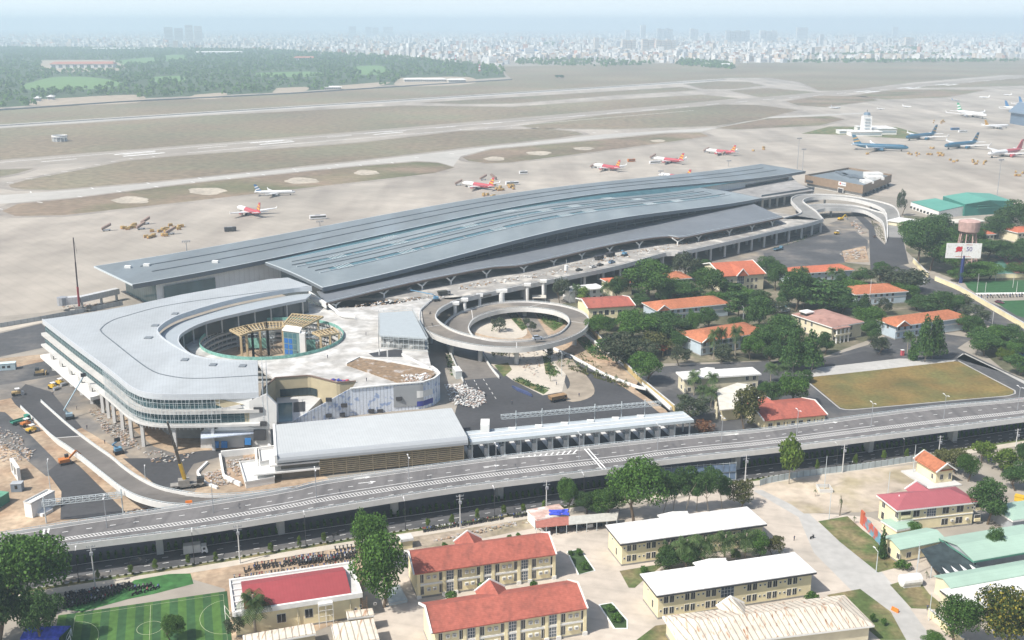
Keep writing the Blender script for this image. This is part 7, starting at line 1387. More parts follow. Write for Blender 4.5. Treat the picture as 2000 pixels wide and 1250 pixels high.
def machine(kind, x, y, h, m_, label, z=.06):
    t = thing(kind, label, kind.replace('_', ' '), at(x, y, z), h)
    if kind == 'road_roller':
        b = MB(True); b.box(-1.9, -.9, .8, 1.2, .9, 1.7); b.build('body', m_, t); b = MB(True); b.tube((1.9, -1, .7), (1.9, 1, .7), .7, 14); b.build('drum', M_eng, t); b = MB(True); b.tube((-1.4, -1, .65), (-1.4, 1, .65), .65, 12); b.build('wheel', M_tyre, t)
        b = MB(True); b.box(-.7, -.85, 2.7, 1.0, .85, 2.85); b.build('roof', M_pw, t)
        for px in (-.6, .9):
            for s_ in (-.75, .75): b = MB(True); b.tube((px, s_, 1.7), (px, s_, 2.7), .06, 5); b.build('roof_post', M_dk, t)
    elif kind == 'excavator':
        for s_ in (-1, 1): b = MB(True); b.box(-1.8, s_*1.1-.3, 0, 1.8, s_*1.1+.3, .8); b.build('track', M_dk, t)
        b = MB(True); b.box(-1.9, -1.3, .9, 1.2, 1.3, 2.0); b.build('body', m_, t); b = MB(True); b.box(.1, .2, 2.0, 1.3, 1.3, 3.0); b.build('cab', M_win, t)
        b = MB(True); b.bar((1, -.4, 1.7), (3.6, -.4, 4.0), .45, .6); b.bar((3.6, -.4, 4.0), (5.6, -.4, 1.6), .35, .45); b.build('arm', m_, t); b = MB(True); b.box(5.0, -.9, .4, 5.9, .1, 1.5); b.build('bucket', M_eng, t)
    elif kind == 'bulldozer':
        for s_ in (-1, 1): b = MB(True); b.box(-1.8, s_*1.1-.3, 0, 1.8, s_*1.1+.3, 1.0); b.build('track', M_dk, t)
        b = MB(True); b.box(-1.2, -.8, .9, 2.0, .8, 2.0); b.build('body', m_, t); b = MB(True); b.box(-1.2, -.8, 2.0, .3, .8, 3.1); b.build('cab', M_win, t); b = MB(True); b.box(2.6, -1.7, .1, 2.9, 1.7, 1.3); b.build('blade', m_, t)
    elif kind == 'boom_lift':
        b = MB(True); b.box(-1.5, -1.1, .5, 1.5, 1.1, 1.2); b.build('chassis', M_dk, t); wheels(t, (-1.1, 1.1), 1.1, .5, .4); b = MB(True); b.box(-1.3, -1, 1.25, 1.0, 1, 2.3); b.build('turret', m_, t)
    return t
machine('bulldozer', 76, 732, .3, mat('machine_ochre', (.42, .30, .14), .7, .2, 1), 'muddy ochre bulldozer on the upper left road'); machine('road_roller', 104, 760, -.6, M_yel, 'yellow road roller beside the white drum stair'); machine('road_roller', 118, 752, -.6, M_yel, 'second yellow roller behind the yellow road roller'); machine('road_roller', 34, 772, .5, mat('machine_ochre', (.42, .3, .14)), 'dusty roller standing at the bend of the road'); machine('road_roller', 52, 832, 1.0, M_org, 'orange roller behind the green truck'); machine('road_roller', 63, 844, 1.0, M_yel, 'yellow roller with white roof on the dusty road'); machine('excavator', 128, 906, .6, M_org, 'small orange excavator where the asphalt turns black')
machine('excavator', 1642, 430, .4, M_yel, 'yellow excavator inside the loop ramp'); machine('road_roller', 1635, 458, .4, M_yel, 'yellow roller on the grey lot inside the loop ramp'); machine('excavator', 1095, 783, 2.6, M_yel2, 'x') if False else None
def lift(x, y, z, h, tip, zt, m_, label):
    t = machine('boom_lift', x, y, h, m_, label, z); p = at(x, y, z); q = at(*tip, zt); R_ = Matrix.Rotation(-h, 3, 'Z'); k = R_ @ (q-p)
    b = MB(True); e = Vector((-1.8, 0, 3.6)); b.bar((0, 0, 2.2), e, .4, .4); b.bar(e, k, .32, .36); b.build('boom', m_, t); b = MB(True); b.wall([k+Vector(v) for v in ((-.9, -.5, 0), (.9, -.5, 0), (.9, .5, 0), (-.9, .5, 0), (-.9, -.5, 0))], .06, 0, 1.1); b.box(*(k+Vector((-.9, -.5, -.05))), *(k+Vector((.9, .5, .0)))); b.build('basket', M_dk, t)
ML = mat('lift_blue', (.13, .28, .42), .5)
lift(137, 818, .06, .4, (163, 735), 13, mat('lift_grey', (.30, .40, .46), .5), 'blue grey boom lift with its long arm raised against the curved building'); lift(232, 886, .06, .6, (229, 862), 3.5, ML, 'folded blue boom lift on the dusty road below the curved building'); lift(852, 588, 9, .4, (800, 566), 13.5, ML, 'blue boom lift reaching under the terminal canopy'); lift(1220, 500, 9, .7, (1212, 490), 12, ML, 'small blue boom lift on the departures road')
def crane(x, y, tip, ztip, mb, ms, label, f=.3, h=.3):
    p = at(x, y, .06); t = thing('mobile_crane', label, 'crane', p, h); R_ = Matrix.Rotation(-h, 3, 'Z'); k = R_ @ (at(*tip, ztip)-p); o = Vector((-.5, 0, 2.4))
    b = MB(True); b.box(-5, -1.3, .7, 4.5, 1.3, 1.5); b.build('carrier', M_base, t); wheels(t, (-4, -2.6, 1.6, 3.2), 1.2, .6, .4); b = MB(True); b.box(3.0, -1.3, 1.5, 5.2, 1.3, 2.9); b.build('cab', M_win, t); b = MB(True); b.box(-2.6, -1.2, 1.5, .8, 1.2, 3); b.build('turntable', M_base, t)
    a_ = o.lerp(k, f); b = MB(True); b.bar(o, a_, .9, .9); b.build('lower_boom', ms, t); b = MB(True); b.bar(a_, o.lerp(k, .65), .65, .65); b.bar(o.lerp(k, .65), k, .45, .45); b.build('upper_boom', mb, t); b = MB(True); b.tube(k, k+Vector((1.0, 0, -8)), .06, 4); b.build('hoist_rope', M_dk, t)
crane(158, 609, (143, 464), 39, mat('boom_dark', (.09, .07, .07), .6), mat('crane_red', (.38, .05, .06), .6), 'tall dark telescopic crane with red base behind the curved building')
crane(366, 952, (327, 824), 25, mat('boom_brown', (.10, .085, .07), .6), M_yel, 'yellow based telescopic crane leaning over the rubble beside the viaduct')
def stairs(x, y, h, label, g_='passenger stairs on the apron'):
    t = thing('passenger_stairs', label, 'stairs truck', at(x, y), h, g_); b = MB(True); b.box(-3.6, -1, .5, 2, 1, 1.1); b.build('chassis', M_pw, t); wheels(t, (-2.6, 1.2), .9, .45); b = MB(True); b.hexa([(-3.8, -1.1, .9), (2.6, -1.1, 3.8), (2.6, 1.1, 3.8), (-3.8, 1.1, .9)], [(-3.8, -1.1, 2.6), (2.6, -1.1, 5.5), (2.6, 1.1, 5.5), (-3.8, 1.1, 2.6)]); b.build('stair_case', mat('stairs_brown', (.24, .17, .14), .6), t); return t
for x, y, h, l in ((210, 451, .6, 'stairs truck standing alone at the left of the parked equipment'), (286, 438, .8, 'tallest stairs truck at the top of the equipment cluster'), (277, 448, .8, 'stairs truck in the middle of the equipment cluster'), (335, 458, .6, 'stairs truck at the lower right of the equipment cluster'), (897, 362, .3, 'stairs truck at the nose of the cart ringed airliner'), (945, 352, .5, 'stairs truck just behind the cart ringed airliner'), (963, 351, 2.4, 'stairs truck right of its twin behind the cart ringed airliner'), (1160, 328, .4, 'stairs truck at the nose of the third red airliner'), (1195, 333, .6, 'stairs truck at the tail of the third red airliner'), (1276, 310, .4, 'stairs truck at the nose of the airliner with the white bus'), (1318, 318, .6, 'stairs truck at the tail of the airliner with the white bus'), (1380, 297, .4, 'stairs truck at the nose of the farthest right red airliner'), (1415, 303, .6, 'stairs truck at the tail of the farthest right red airliner')): stairs(x, y, h, l)
dl = thing('baggage_cart', 'small loaded cart parked with the ground equipment on the apron', 'cart', (0, 0, 0), 0, 'baggage carts and ground equipment'); b = MB(True); b.box(-1.6, -.8, .4, 1.6, .8, .6); b.build('deck', M_org, dl); b = MB(True); b.box(-1.5, -.75, .6, 1.3, .75, 2.0); b.build('load', mat('cart_yellow', (.42, .28, .10), .7, .25, 1), dl); wheels(dl, (-1.1, 1.1), .7, .25)
RC = random.Random(3); first = True
for x0, y0, x1, y1, n in ((232, 440, 265, 452, 8), (292, 448, 330, 462, 10), (322, 441, 358, 450, 9), (270, 462, 300, 466, 4), (965, 363, 1010, 375, 14), (930, 380, 965, 386, 5), (1770, 300, 1850, 306, 16), (1815, 290, 1830, 296, 3), (1890, 313, 1935, 322, 8), (1855, 313, 1875, 318, 3), (1820, 235, 1845, 242, 6), (1975, 335, 1998, 345, 5), (1440, 288, 1500, 296, 3), (1690, 300, 1700, 306, 2)):
    for k in range(n):
        p = at(RC.uniform(x0, x1), RC.uniform(y0, y1))
        if first: dl.location = p; dl.rotation_euler = (0, 0, .6); first = False
        else: dup(dl, p, RC.choice((.5, .6, 2.1, 1.0))+RC.uniform(-.2, .2))
# boarding bridge left of the terminal
t = thing('boarding_bridge', 'long pale boarding bridge reaching left from the end of the terminal', 'boarding bridge', at(175, 600)); P0, P1, P2 = at(122, 588, 5), at(155, 585, 5), at(230, 568, 5)
b = MB(); b.bar(P1, P2, 3.2, 3.0); b.build('tunnel', mat('bridge_grey', (.52, .53, .54), .6, .1, .6, seam=(60, 1.2, .12)), t); b = MB(); b.bar(P0, P1, 3.8, 3.6); b.build('outer_tunnel', mat('bridge_grey', (.52, .53, .54)), t); b = MB(); b.lathe([(2.6, -2), (2.6, 2)], (P0.x, P0.y, 5), 10); b.build('cabin', M_eng, t)
for f in (.05, .55, .95): p = P1.lerp(P2, f); b = MB(); b.box(p.x-.5, p.y-.5, 0, p.x+.5, p.y+.5, 3.5); b.build('leg', M_lc, t)
# ------------------------------------------------------------------ site boxes, walls, fences
def boxy(name, label, cat, x, y, z, L, D, H_, rz, m_, rm, els=()):
    t = thing(name, label, cat, at(x, y, z), rz); b = MB(True); b.box(-L/2, -D/2, 0, L/2, D/2, H_); b.build('body', m_, t); b = MB(True); b.box(-L/2-.1, -D/2-.1, H_, L/2+.1, D/2+.1, H_+.15); b.build('roof', rm, t)
    for x_, z_, w, h in els: b = MB(True); b.box(x_-w/2, -D/2-.05, z_, x_+w/2, -D/2-.002, z_+h); b.build('window', M_win, t)
    return t
boxy('site_office', 'pale blue site office cabin at the left edge', 'cabin', 4, 722, .05, 11, 3, 2.8, .25, mat('cabin_blue', (.40, .50, .54), .6), mat('cabin_roof', (.55, .66, .68), .6), [(-3+2*k, 1, 1.2, 1) for k in range(4)])
boxy('shipping_container', 'green shipping container cut by the left edge', 'container', -14, 990, .05, 9, 5, 3, 1.35, mat('container_green', (.06, .20, .14), .6), mat('container_green_top', (.12, .30, .20), .6))
boxy('generator_box', 'small grey generator box with a white notice on bare dirt', 'generator', 35, 958, .05, 3.2, 2.4, 2.6, .1, mat('box_grey', (.22, .26, .31), .6), mat('box_top', (.4, .42, .44), .6), [(0, 1, .8, 1.2)])
t = thing('portal_box', 'tall white open topped box frame standing beside the sign gantry', 'structure', at(80, 998), 1.2); b = MB(True); b.box(-4.6, -1.4, 0, 4.6, 1.4, 4.4); b.build('body', M_wp, t); b = MB(True); b.wall([(-4.6, -1.4, 4.4), (4.6, -1.4, 4.4), (4.6, 1.4, 4.4), (-4.6, 1.4, 4.4), (-4.6, -1.4, 4.4)], .3, 0, .5); b.build('rim', M_lc, t); b = MB(True); b.box(-3, -3.6, 0, 1.2, -1.41, .9); b.build('base_wall', M_wp, t)
t = thing('wall_frame', 'white standing frame wall with two dark openings on the left rubble', 'frame', at(32, 930), -.95); b = MB(True); b.box(-5, -.5, 0, 5, .5, .5); b.box(-5, -.5, 3.9, 5, .5, 4.6)
for x in (-5, -1.2, 4): b.box(x, -.5, .5, x+1, .5, 3.9)
b.build('frame', M_wp, t); b = MB(True); b.box(-4, -.1, .5, -1.2, .1, 3.9); b.box(-.2, -.1, .5, 4, .1, 3.9); b.build('panel', M_base, t)
boxy('white_cabin', 'narrow pale cabin against the ramp parapet by the curved building', 'cabin', 893, 735, .06, 2.6, 7, 3.2, .25, mat('cabin_pale', (.55, .58, .57), .6), M_whiter)
def wallthing(name, px, w, h, m_, label, cat='wall', z=0, cop=None, smooth=False):
    P = sm(px, z, max(8, len(px)*4), smooth); b = MB(); b.wall(P, w, 0, h)
    if cop: b.mat(1); b.wall([p+Vector((0, 0, h)) for p in P], w+.2, 0, .15)
    return tag(b.build(name, [m_, cop] if cop else m_), label, cat)
wallthing('retaining_wall', [(1082, 683), (1116, 698), (1181, 734), (1244, 758), (1262, 762)], .9, 1.0, M_wp, 'white retaining wall curving from the spiral ramp along the toll yard')
wallthing('retaining_wall', [(1140, 652), (1178, 685), (1217, 713), (1262, 757), (1310, 801)], .8, 1.2, M_wp, 'long straight white wall behind the planted strip'); wallthing('boundary_wall', [(1150, 640), (1169, 664), (1244, 742), (1262, 757), (1318, 804)], .35, 2.3, mat('ochre_wall', (.46, .36, .17), .85, .15, .5), 'ochre compound wall behind the white planted strip', cop=M_lc)
wallthing('boundary_wall', [(1783, 512), (1812, 542)], .5, 2.6, M_cream, 'short cream boundary wall left of the gate', cop=M_lc); wallthing('boundary_wall', [(1826, 548), (1870, 566), (1925, 598), (1990, 636), (2040, 664)], .5, 2.6, M_cream, 'long cream boundary wall along the right road', cop=M_lc); wallthing('boundary_wall', [(1880, 545), (1940, 543.5), (2060, 541)], .5, 2.4, M_cream, 'cream wall at the back of the artificial turf', cop=M_lc)
wallthing('boundary_wall', [(1813, 1203), (1850, 1235), (1880, 1262)], .35, 2, M_cream, 'cream garden wall below the deep green tree', cop=M_lc)
M_sheetf = mat('fence_sheet', (.42, .48, .50), .6, .15, .4, seam=(74, 2.4, .3))
wallthing('sheet_fence', [(1484, 949), (1500, 944), (1560, 932), (1690, 916), (1800, 899)], .12, 2.1, M_sheetf, 'grey sheet metal fence between the street and the pale dirt lot', 'fence')
wallthing('site_fence', [(0, 640), (81, 626), (160, 611), (240, 596)], .15, 2.2, mat('fence_grey', (.40, .42, .43), .7, .1, .4, seam=(60, 3, .2)), 'grey hoarding along the apron edge at the left', 'fence'); 
t = thing('steel_hoarding', 'tall blue grey lattice hoarding leaning behind the row of trees at the street', 'hoarding', at(1290, 950)); A, B = at(1285, 948), at(1437, 937)
for r_ in range(2):
    for k in range(12):
        p, q = A.lerp(B, k/12), A.lerp(B, (k+.94)/12); z0, z1 = .3+r_*2.6, 2.7+r_*2.6; b = MB(); b.mesh([Vector((p.x, p.y, z0)), Vector((q.x, q.y, z0)), Vector((q.x, q.y+.4, z1)), Vector((p.x, p.y+.4, z1))], [(0, 1, 2, 3)]); b.build('panel', mat('hoarding_blue', (.12, .17, .25), .35, .2, .6), t)
for k in range(13): p = A.lerp(B, k/12); b = MB(); b.bar(p, p+Vector((0, .9, 5.8)), .16, .16); b.build('post', M_gal, t)
b = MB()
for z in (.2, 2.7, 5.6): b.bar(A+Vector((0, .1*z, z)), B+Vector((0, .1*z, z)), .12, .12)
b.build('rail', M_gal, t)
t = thing('mural_wall', 'painted red and blue panel wall beside the cypress', 'mural', at(1700, 1045)); A, B = at(1683, 1024), at(1719, 1066)
b = MB(); b.wall([A, B], .2, 0, 3.4); b.build('panel', mat('mural_paint', (.16, .33, .42), .6, .2, .6, col2=(.50, .12, .09), c2s=.32, c2t=.5, c2w=.04), t); b = MB(); b.wall([A-(B-A)*.06, A+(B-A)*.10], .5, 0, 4.2); b.build('end_pier', mat('mural_red', (.50, .13, .07), .6), t)
def post(name, x, yb, yt, r, m_, label, group, head=None, z=0, cat='pole'):
    p = at(x, yb, z); s = F/(p.y*_c+(CAMH-z)*_s); h = (yb-yt)/(s*math.cos(PITCH+math.atan((yb-625)/F))); t = thing(name, label, cat, p, RDH, group); b = MB(True); b.tube((0, 0, 0), (0, 0, h), r, 7, r*.65); b.build('shaft', m_, t)
    if head == 'lamp':
        for s_ in (-1, 1): b = MB(True); b.bar((0, 0, h-.1), (0, s_*1.3, h+.3), .09, .09); b.box(-.16, s_*1.3-.4, h+.22, .16, s_*1.3+.4, h+.36); b.build('lamp_head', M_pw, t)
    elif head == 'one': b = MB(True); b.bar((0, 0, h-.2), (0, 1.6, h+.3), .09, .09); b.box(-.16, 1.3, h+.24, .16, 2.2, h+.38); b.build('lamp_head', M_pw, t)
    elif head == 'cross':
        b = MB(True); b.bar((-1.1, 0, h-.5), (1.1, 0, h-.5), .14, .14); b.bar((-1.1, 0, h-1.4), (1.1, 0, h-1.4), .12, .12)
        for x_ in (-1, -.4, .4, 1): b.tube((x_, 0, h-.45), (x_, 0, h-.1), .08, 5)
        b.build('crossarm', M_eng, t); b = MB(True); b.box(-.4, -.7, h-2.6, .4, -.2, h-1.8); b.build('transformer', M_eng, t)
    elif head == 'flood':
        b = MB(True); b.box(-2.6, -.3, h-.3, 2.6, .3, h)
        for k in range(5): b.box(-2.5+k*1.1, -.6, h-1.1, -1.9+k*1.1, .2, h-.3)
        b.build('floodlights', M_eng, t)
    return t
ll = 'grey double armed lamp post on the median of the viaduct'; lg = 'lamp posts along the viaduct'
for x, y in ((209, 1031), (417, 1001), (618, 972), (799, 946), (969, 921), (1131, 898), (1284, 880), (1409, 864), (1556, 849), (1701, 834), (1843, 818), (1987, 801)): post('lamp_post', x, y, y-57*ppm(x, y)/ppm(209, 1031), .13, M_eng, ll, lg, 'lamp', ZV, 'lamp post')
pl_ = 'grey concrete power pole on the near pavement of the street'
for x, yb, yt in ((186, 1146, 1068), (469, 1100, 1028), (899, 1032, 968), (1067, 1002, 940), (1455, 942, 889), (1645, 923, 868), (1832, 897, 852), (1984, 872, 838)): post('power_pole', x, yb, yt, .2, M_lc, pl_, 'power poles along the street', 'cross')
sl_ = 'dark street lamp on the near kerb of the street'
for x, yb, yt in ((154, 1138, 1078), (380, 1103, 1042), (598, 1070, 1008), (792, 1036, 980), (966, 1010, 957), (1140, 985, 930), (1633, 917, 870), (1763, 897, 858), (1910, 872, 838)): post('street_lamp', x, yb, yt, .11, M_dk, sl_, 'street lamps', 'one', 0, 'street lamp')
for x, yb, yt, l in ((102, 985, 905, 'curved lamp post beside the black asphalt at the left'), (284, 935, 915, 'curved lamp post inside the slip ramp bend'), (1097, 735, 690, 'curved lamp post at the edge of the toll yard'), (1451, 630, 600, 'street lamp before the long orange house'), (1697, 600, 545, 'tall white flagpole behind the villa'), (1105, 590, 508, 'phone mast with white antenna drum behind the white house'), (1711, 1118, 1078, 'thin lamp post on the dry lawn by the lane'), (1814, 1212, 1160, 'thin pole on the green lawn beside the deep green tree'), (1790, 1120, 1060, 'rusty pole before the shade net'), (1619, 1015, 960, 'bare pole on the corner of the dry lawn'), (1610, 955, 892, 'red and white pole in a concrete collar on the dirt lot'), (1783, 925, 870, 'red and white pole before the guard house'), (1734, 965, 922, 'flagpole with red flag behind the rose roof')): post('pole', x, yb, yt, .12, M_pw if 'white' in l and 'red' not in l else M_gal, l, None, 'one' if 'lamp' in l else None)
p = at(1105, 590); s = ppm(1105, 590); b = MB(); b.lathe([(1.0, 0), (1.0, 2.6)], (p.x, p.y, 17), 8); tag(b.build('antenna_drum', M_pw), 'white antenna drum at the top of the phone mast', 'antenna')
p = at(1610, 957); b = MB(); b.wall([p+Vector(v) for v in ((-2, -2, 0), (2, -2, 0), (2, 2, 0), (-2, 2, 0), (-2, -2, 0))], .25, 0, 1.1); tag(b.build('concrete_collar', M_lc), 'square concrete collar round the red and white pole', 'collar')
for x, yb, yt, l in ((365, 492, 470, 'floodlight mast behind the left end of the terminal roof'), (625, 442, 431, 'floodlight mast by the white and black bus'), (1290, 350, 333, 'floodlight mast behind the middle of the terminal'), (1423, 325, 313, 'floodlight mast behind the right part of the terminal'), (1557, 330, 270, 'tall thin floodlight mast at the right end of the terminal'), (1567, 335, 291, 'shorter mast beside the tallest floodlight mast'), (1947, 385, 312, 'tall floodlight mast behind the green hangar')): post('floodlight_mast', x, yb, yt, .3, M_eng, l, 'floodlight masts on the apron', 'flood')
for x, yb, yt, l in ((1908, 570, 535, 0), (1922, 588, 551, 0), (1978, 562, 535, 0), (1985, 572, 550, 0), (1944, 548, 518, 0), (1936, 650, 603, 0)): post('fence_pole', x, yb, yt, .14, M_lc, 'tall pale pole around the artificial turf at the right', 'poles round the right hand turf')
# football pitch at the lower left
TL, TR = at(147, 1203, .06), at(436, 1161, .06); fu = (TR-TL).normalized(); fv = Vector((fu.y, -fu.x, 0)); FL = (TR-TL).length; FWd = 26
Mt1 = mat('turf_light', (.062, .135, .030), .95, .2, .6, .18, .1); Mt2 = mat('turf_dark', (.034, .088, .032), .95, .2, .6, .18, .1)
b = MB(); nS = 20; x0 = -4
for k in range(nS):
    a_, c_ = x0+(FL+5)*k/nS, x0+(FL+5)*(k+1)/nS; b.mat(k % 2); b.face([TL+fu*a_-fv*1.5, TL+fu*a_+fv*FWd, TL+fu*c_+fv*FWd, TL+fu*c_-fv*1.5])
tag(b.build('football_pitch', [Mt1, Mt2]), kind='structure')
b = MB(); Z = Vector((0, 0, .02)); ln_ = lambda P: b.wall([p+Z for p in P], .09, 0, .008)
ln_([TL, TR, TR+fv*22, TL+fv*22, TL]); ln_([TL+fu*FL*.5, TL+fu*FL*.5+fv*22]); b.wall([TL+fu*FL*.5+fv*11+fu*3*math.cos(a_)+fv*3*math.sin(a_)+Z for a_ in [i*.2618 for i in range(25)]], .1, 0, .006)
for o, sg_ in ((TL, 1), (TR, -1)): ln_([o+fv*11+fu*sg_*6*math.cos(a_)+fv*8*math.sin(a_) for a_ in [-1.571+i*3.1416/24 for i in range(25)]])
tag(b.build('pitch_marking', mat('faded_line', (.42, .46, .30), .8)), kind='structure')
for o, l in ((TL+fv*11, 'white football goal at the left end of the striped pitch'), (TR+fv*11, 'white football goal at the right end of the striped pitch')):
    t = thing('football_goal', l, 'goal', o); b = MB(); p, q = o-fv*1.6, o+fv*1.6; U = Vector((0, 0, 2.1)); k = fu*(-1.2 if o.x < 0 and (o-TL).length < 20 else 1.2)
    for a_, c_ in ((p, p+U), (q, q+U), (p+U, q+U), (p+U, p+k), (q+U, q+k), (p+k, q+k)): b.bar(a_, c_, .12, .12)
    b.build('frame', M_pw, t)
sheet('grass_field', mat('turf_bright', (.045, .14, .04), .95, .35, .4, .2, .1), [(243, 1148), (262, 1133), (330, 1121), (372, 1120), (378, 1140), (300, 1160), (250, 1170), (160, 1195), (122, 1190), (125, 1172)], .05)
sheet('grass_field', mat('turf_deep_green', (.03, .10, .035), .95, .2, .4), [(1882, 549), (2070, 546), (2070, 570), (1905, 572), (1890, 562)], .05); sheet('pavement', M_white, [(1905, 572), (2070, 570), (2070, 573), (1908, 575)], .06); sheet('grass_field', mat('turf_deep_green', (.03, .1, .035)), [(1940, 588), (2070, 584), (2070, 640), (1985, 616)], .05)  # artificial turf, dark green by its own colour
sheet('sports_court', mat('court_red', (.26, .12, .10), .9), [(1948, 500), (1975, 495), (2030, 540), (1990, 540)], .05); sheet('sports_court', mat('court_green', (.06, .15, .11), .9), [(1940, 512), (1958, 506), (1985, 540), (1950, 540)], .055); sheet('sports_court', mat('court_blue', (.10, .22, .36), .9), [(1975, 690), (2070, 690), (2070, 715), (1985, 712)], .06)
sheet('pavement', mat('red_paving', (.40, .12, .10), .9, .1, .5), [(1962, 782), (2070, 768), (2070, 779), (1968, 791)], .07)
# motorbikes
bk = thing('motorbike', 'motorbike in the dense rows on the dirt lot above the maroon roof', 'motorbike', (0, 0, 0), 0, 'motorbikes on the dirt lot'); b = MB(True)
for x in (-.62, .62): b.mat(0); b.tube((x, -.06, .3), (x, .06, .3), .3, 9)
b.mat(0); b.hexa([(-.7, -.14, .45), (.2, -.16, .35), (.2, .16, .35), (-.7, .14, .45)], [(-.85, -.12, .78), (.15, -.14, .74), (.15, .14, .74), (-.85, .12, .78)]); b.mat(1); b.bar((.15, 0, .5), (.55, 0, .95), .3, .34); b.bar((.5, 0, .9), (.66, 0, .32), .12, .12); b.mat(0); b.bar((.46, -.36, 1.05), (.46, .36, 1.05), .08, .08); b.mat(1); b.box(.44, -.14, .85, .62, .14, 1.08)
bk_me = [b.build('body', [M_tyre, m_], bk) for m_ in (mat('bike_black', (.035, .035, .04), .4),)][0].data
bodies = [bk_me]
for n_, c in (('red', (.22, .03, .03)), ('blue', (.05, .08, .22)), ('grey', (.30, .31, .33)), ('white', (.5, .5, .5))):
    me = bk_me.copy(); me.materials[1] = mat('bike_'+n_, c, .4); bodies.append(me)
RB = random.Random(11); used = [False]
def bike(p, h, label, group, w=(6, 1, 1.5, 1.5, .6)):
    if not used[0]: r = bk; r.location = p; r.rotation_euler = (0, 0, h); r['label'] = label; r['group'] = group; used[0] = True
    else: r = dup(bk, p, h, label, group=group)
    r.children[0].data = RB.choices(bodies, w)[0]
ld_ = 'motorbike in the dense rows on the dirt lot above the maroon roof'
def bikerow(a, b_, n, h, label, group, jit=.15, z=.03, **k):
    A, B = at(*a, z), at(*b_, z)
    for i in range(n): bike(A.lerp(B, i/max(1, n-1))+Vector((RB.uniform(-jit, jit), RB.uniform(-jit, jit), 0)), h+RB.uniform(-.25, .25), label, group, **k)
for a, b_, n in (((478, 1117), (486, 1114), 2), ((497, 1107), (538, 1101), 7), ((496, 1112), (540, 1106), 6), ((549, 1106), (576, 1101), 5), ((554, 1099), (575, 1095), 5), ((583, 1103), (625, 1097), 10), ((583, 1098), (628, 1092), 11), ((580, 1093), (630, 1086), 12), ((636, 1097), (690, 1088), 11), ((640, 1092), (692, 1083), 9), ((646, 1086), (694, 1078), 8), ((656, 1075), (694, 1070), 6), ((459, 1131), (468, 1130), 2), ((480, 1130), (512, 1125), 7), ((519, 1125), (550, 1120), 6), ((555, 1121), (575, 1117), 4), ((580, 1117), (622, 1110), 9), ((634, 1109), (690, 1101), 11)): bikerow(a, b_, n, RDH+1.45, ld_, 'motorbikes on the dirt lot')
for k in range(5): bikerow((126+k*1.5, 1187-k*5.6), (205+k*13, 1169-k*6.2), 13+k*2, RDH+1.2+.3*k, 'dark motorbike jammed in the heap above the football pitch', 'motorbikes heaped by the pitch', .3, w=(9, .5, .5, 1, .3))
bikerow((256, 1152), (292, 1146), 6, 1.2, 'motorbike standing loose on the bright turf', 'loose motorbikes on the bright turf'); bikerow((262, 1162), (308, 1149), 5, 1.2, 'motorbike standing loose on the bright turf', 'loose motorbikes on the bright turf')
bikerow((826, 1038), (980, 1013), 34, RDH+1.4, 'motorbike in the long line along the street verge', 'motorbikes along the street', .12); bikerow((1003, 1010), (1044, 1003), 11, RDH+1.4, 'motorbike in the long line along the street verge', 'motorbikes along the street', .12)
for k in range(2): bikerow((1905+k*6, 579+k*4), (1996, 576+k*4), 16, 1.4, 'motorbike parked between the two artificial turf fields', 'motorbikes by the turf fields', .2)
for x, y, z, h, l in ((655, 1046, .05, RDH, 'motorbike riding alone on the street below the viaduct'), (840, 613, 9, 1.3, 'motorbike riding high on the left of the spiral ramp'), (844, 635, 9, -1.4, 'motorbike lower on the left of the spiral ramp'), (1586, 1052, .04, .6, 'lone motorbike on the pale lane crossing'), (1680, 903, .05, RDH, 'motorbike on the street by the pale dirt lot'), (1663, 906, .05, RDH, 'motorbike beside another one on the street near the lot')): bike(at(x, y, z), h, l, None or 'riding motorbikes')
# people
def person_mesh():
    V = [(0, 0, .95), (0, 0, 1.15), (0, 0, 1.38), (0, 0, 1.5), (0, .01, 1.64), (.1, 0, .9), (.11, .03, .5), (.12, 0, .06), (.12, .12, .03), (-.1, 0, .9), (-.11, -.02, .5), (-.12, 0, .06), (-.12, .12, .03), (.19, 0, 1.40), (.25, .02, 1.13), (.24, .12, .90), (-.19, 0, 1.40), (-.25, 0, 1.13), (-.24, .08, .90)]
    E_ = [(0, 1), (1, 2), (2, 3), (3, 4), (0, 5), (5, 6), (6, 7), (7, 8), (0, 9), (9, 10), (10, 11), (11, 12), (2, 13), (13, 14), (14, 15), (2, 16), (16, 17), (17, 18)]
    R_ = [.14, .13, .15, .06, .11, .09, .065, .045, .04, .09, .065, .045, .04, .06, .045, .035, .06, .045, .035]
    me = bpy.data.meshes.new('person'); me.from_pydata(V, E_, []); o = bpy.data.objects.new('person', me); COL.objects.link(o); md = o.modifiers.new('s', 'SKIN')
    for v, r in zip(me.skin_vertices[0].data, R_): v.radius = (r, r)
    me.skin_vertices[0].data[0].use_root = True; o.modifiers.new('u', 'SUBSURF').levels = 1
    dg = bpy.context.evaluated_depsgraph_get(); m2 = bpy.data.meshes.new_from_object(o.evaluated_get(dg)); bpy.data.objects.remove(o)
    skin, top, leg = mat('skin', (.35, .2, .13), .7), mat('shirt', (.08, .10, .16), .9), mat('trousers', (.04, .04, .05), .9); m2.materials.clear()
    for m_ in (top, leg, skin): m2.materials.append(m_)
    for f in m2.polygons: z = f.center.z; f.material_index = 2 if z > 1.47 or (abs(f.center.x) > .2 and z < 1.05) else (1 if z < .95 else 0); f.use_smooth = True
    return m2
pm = person_mesh()
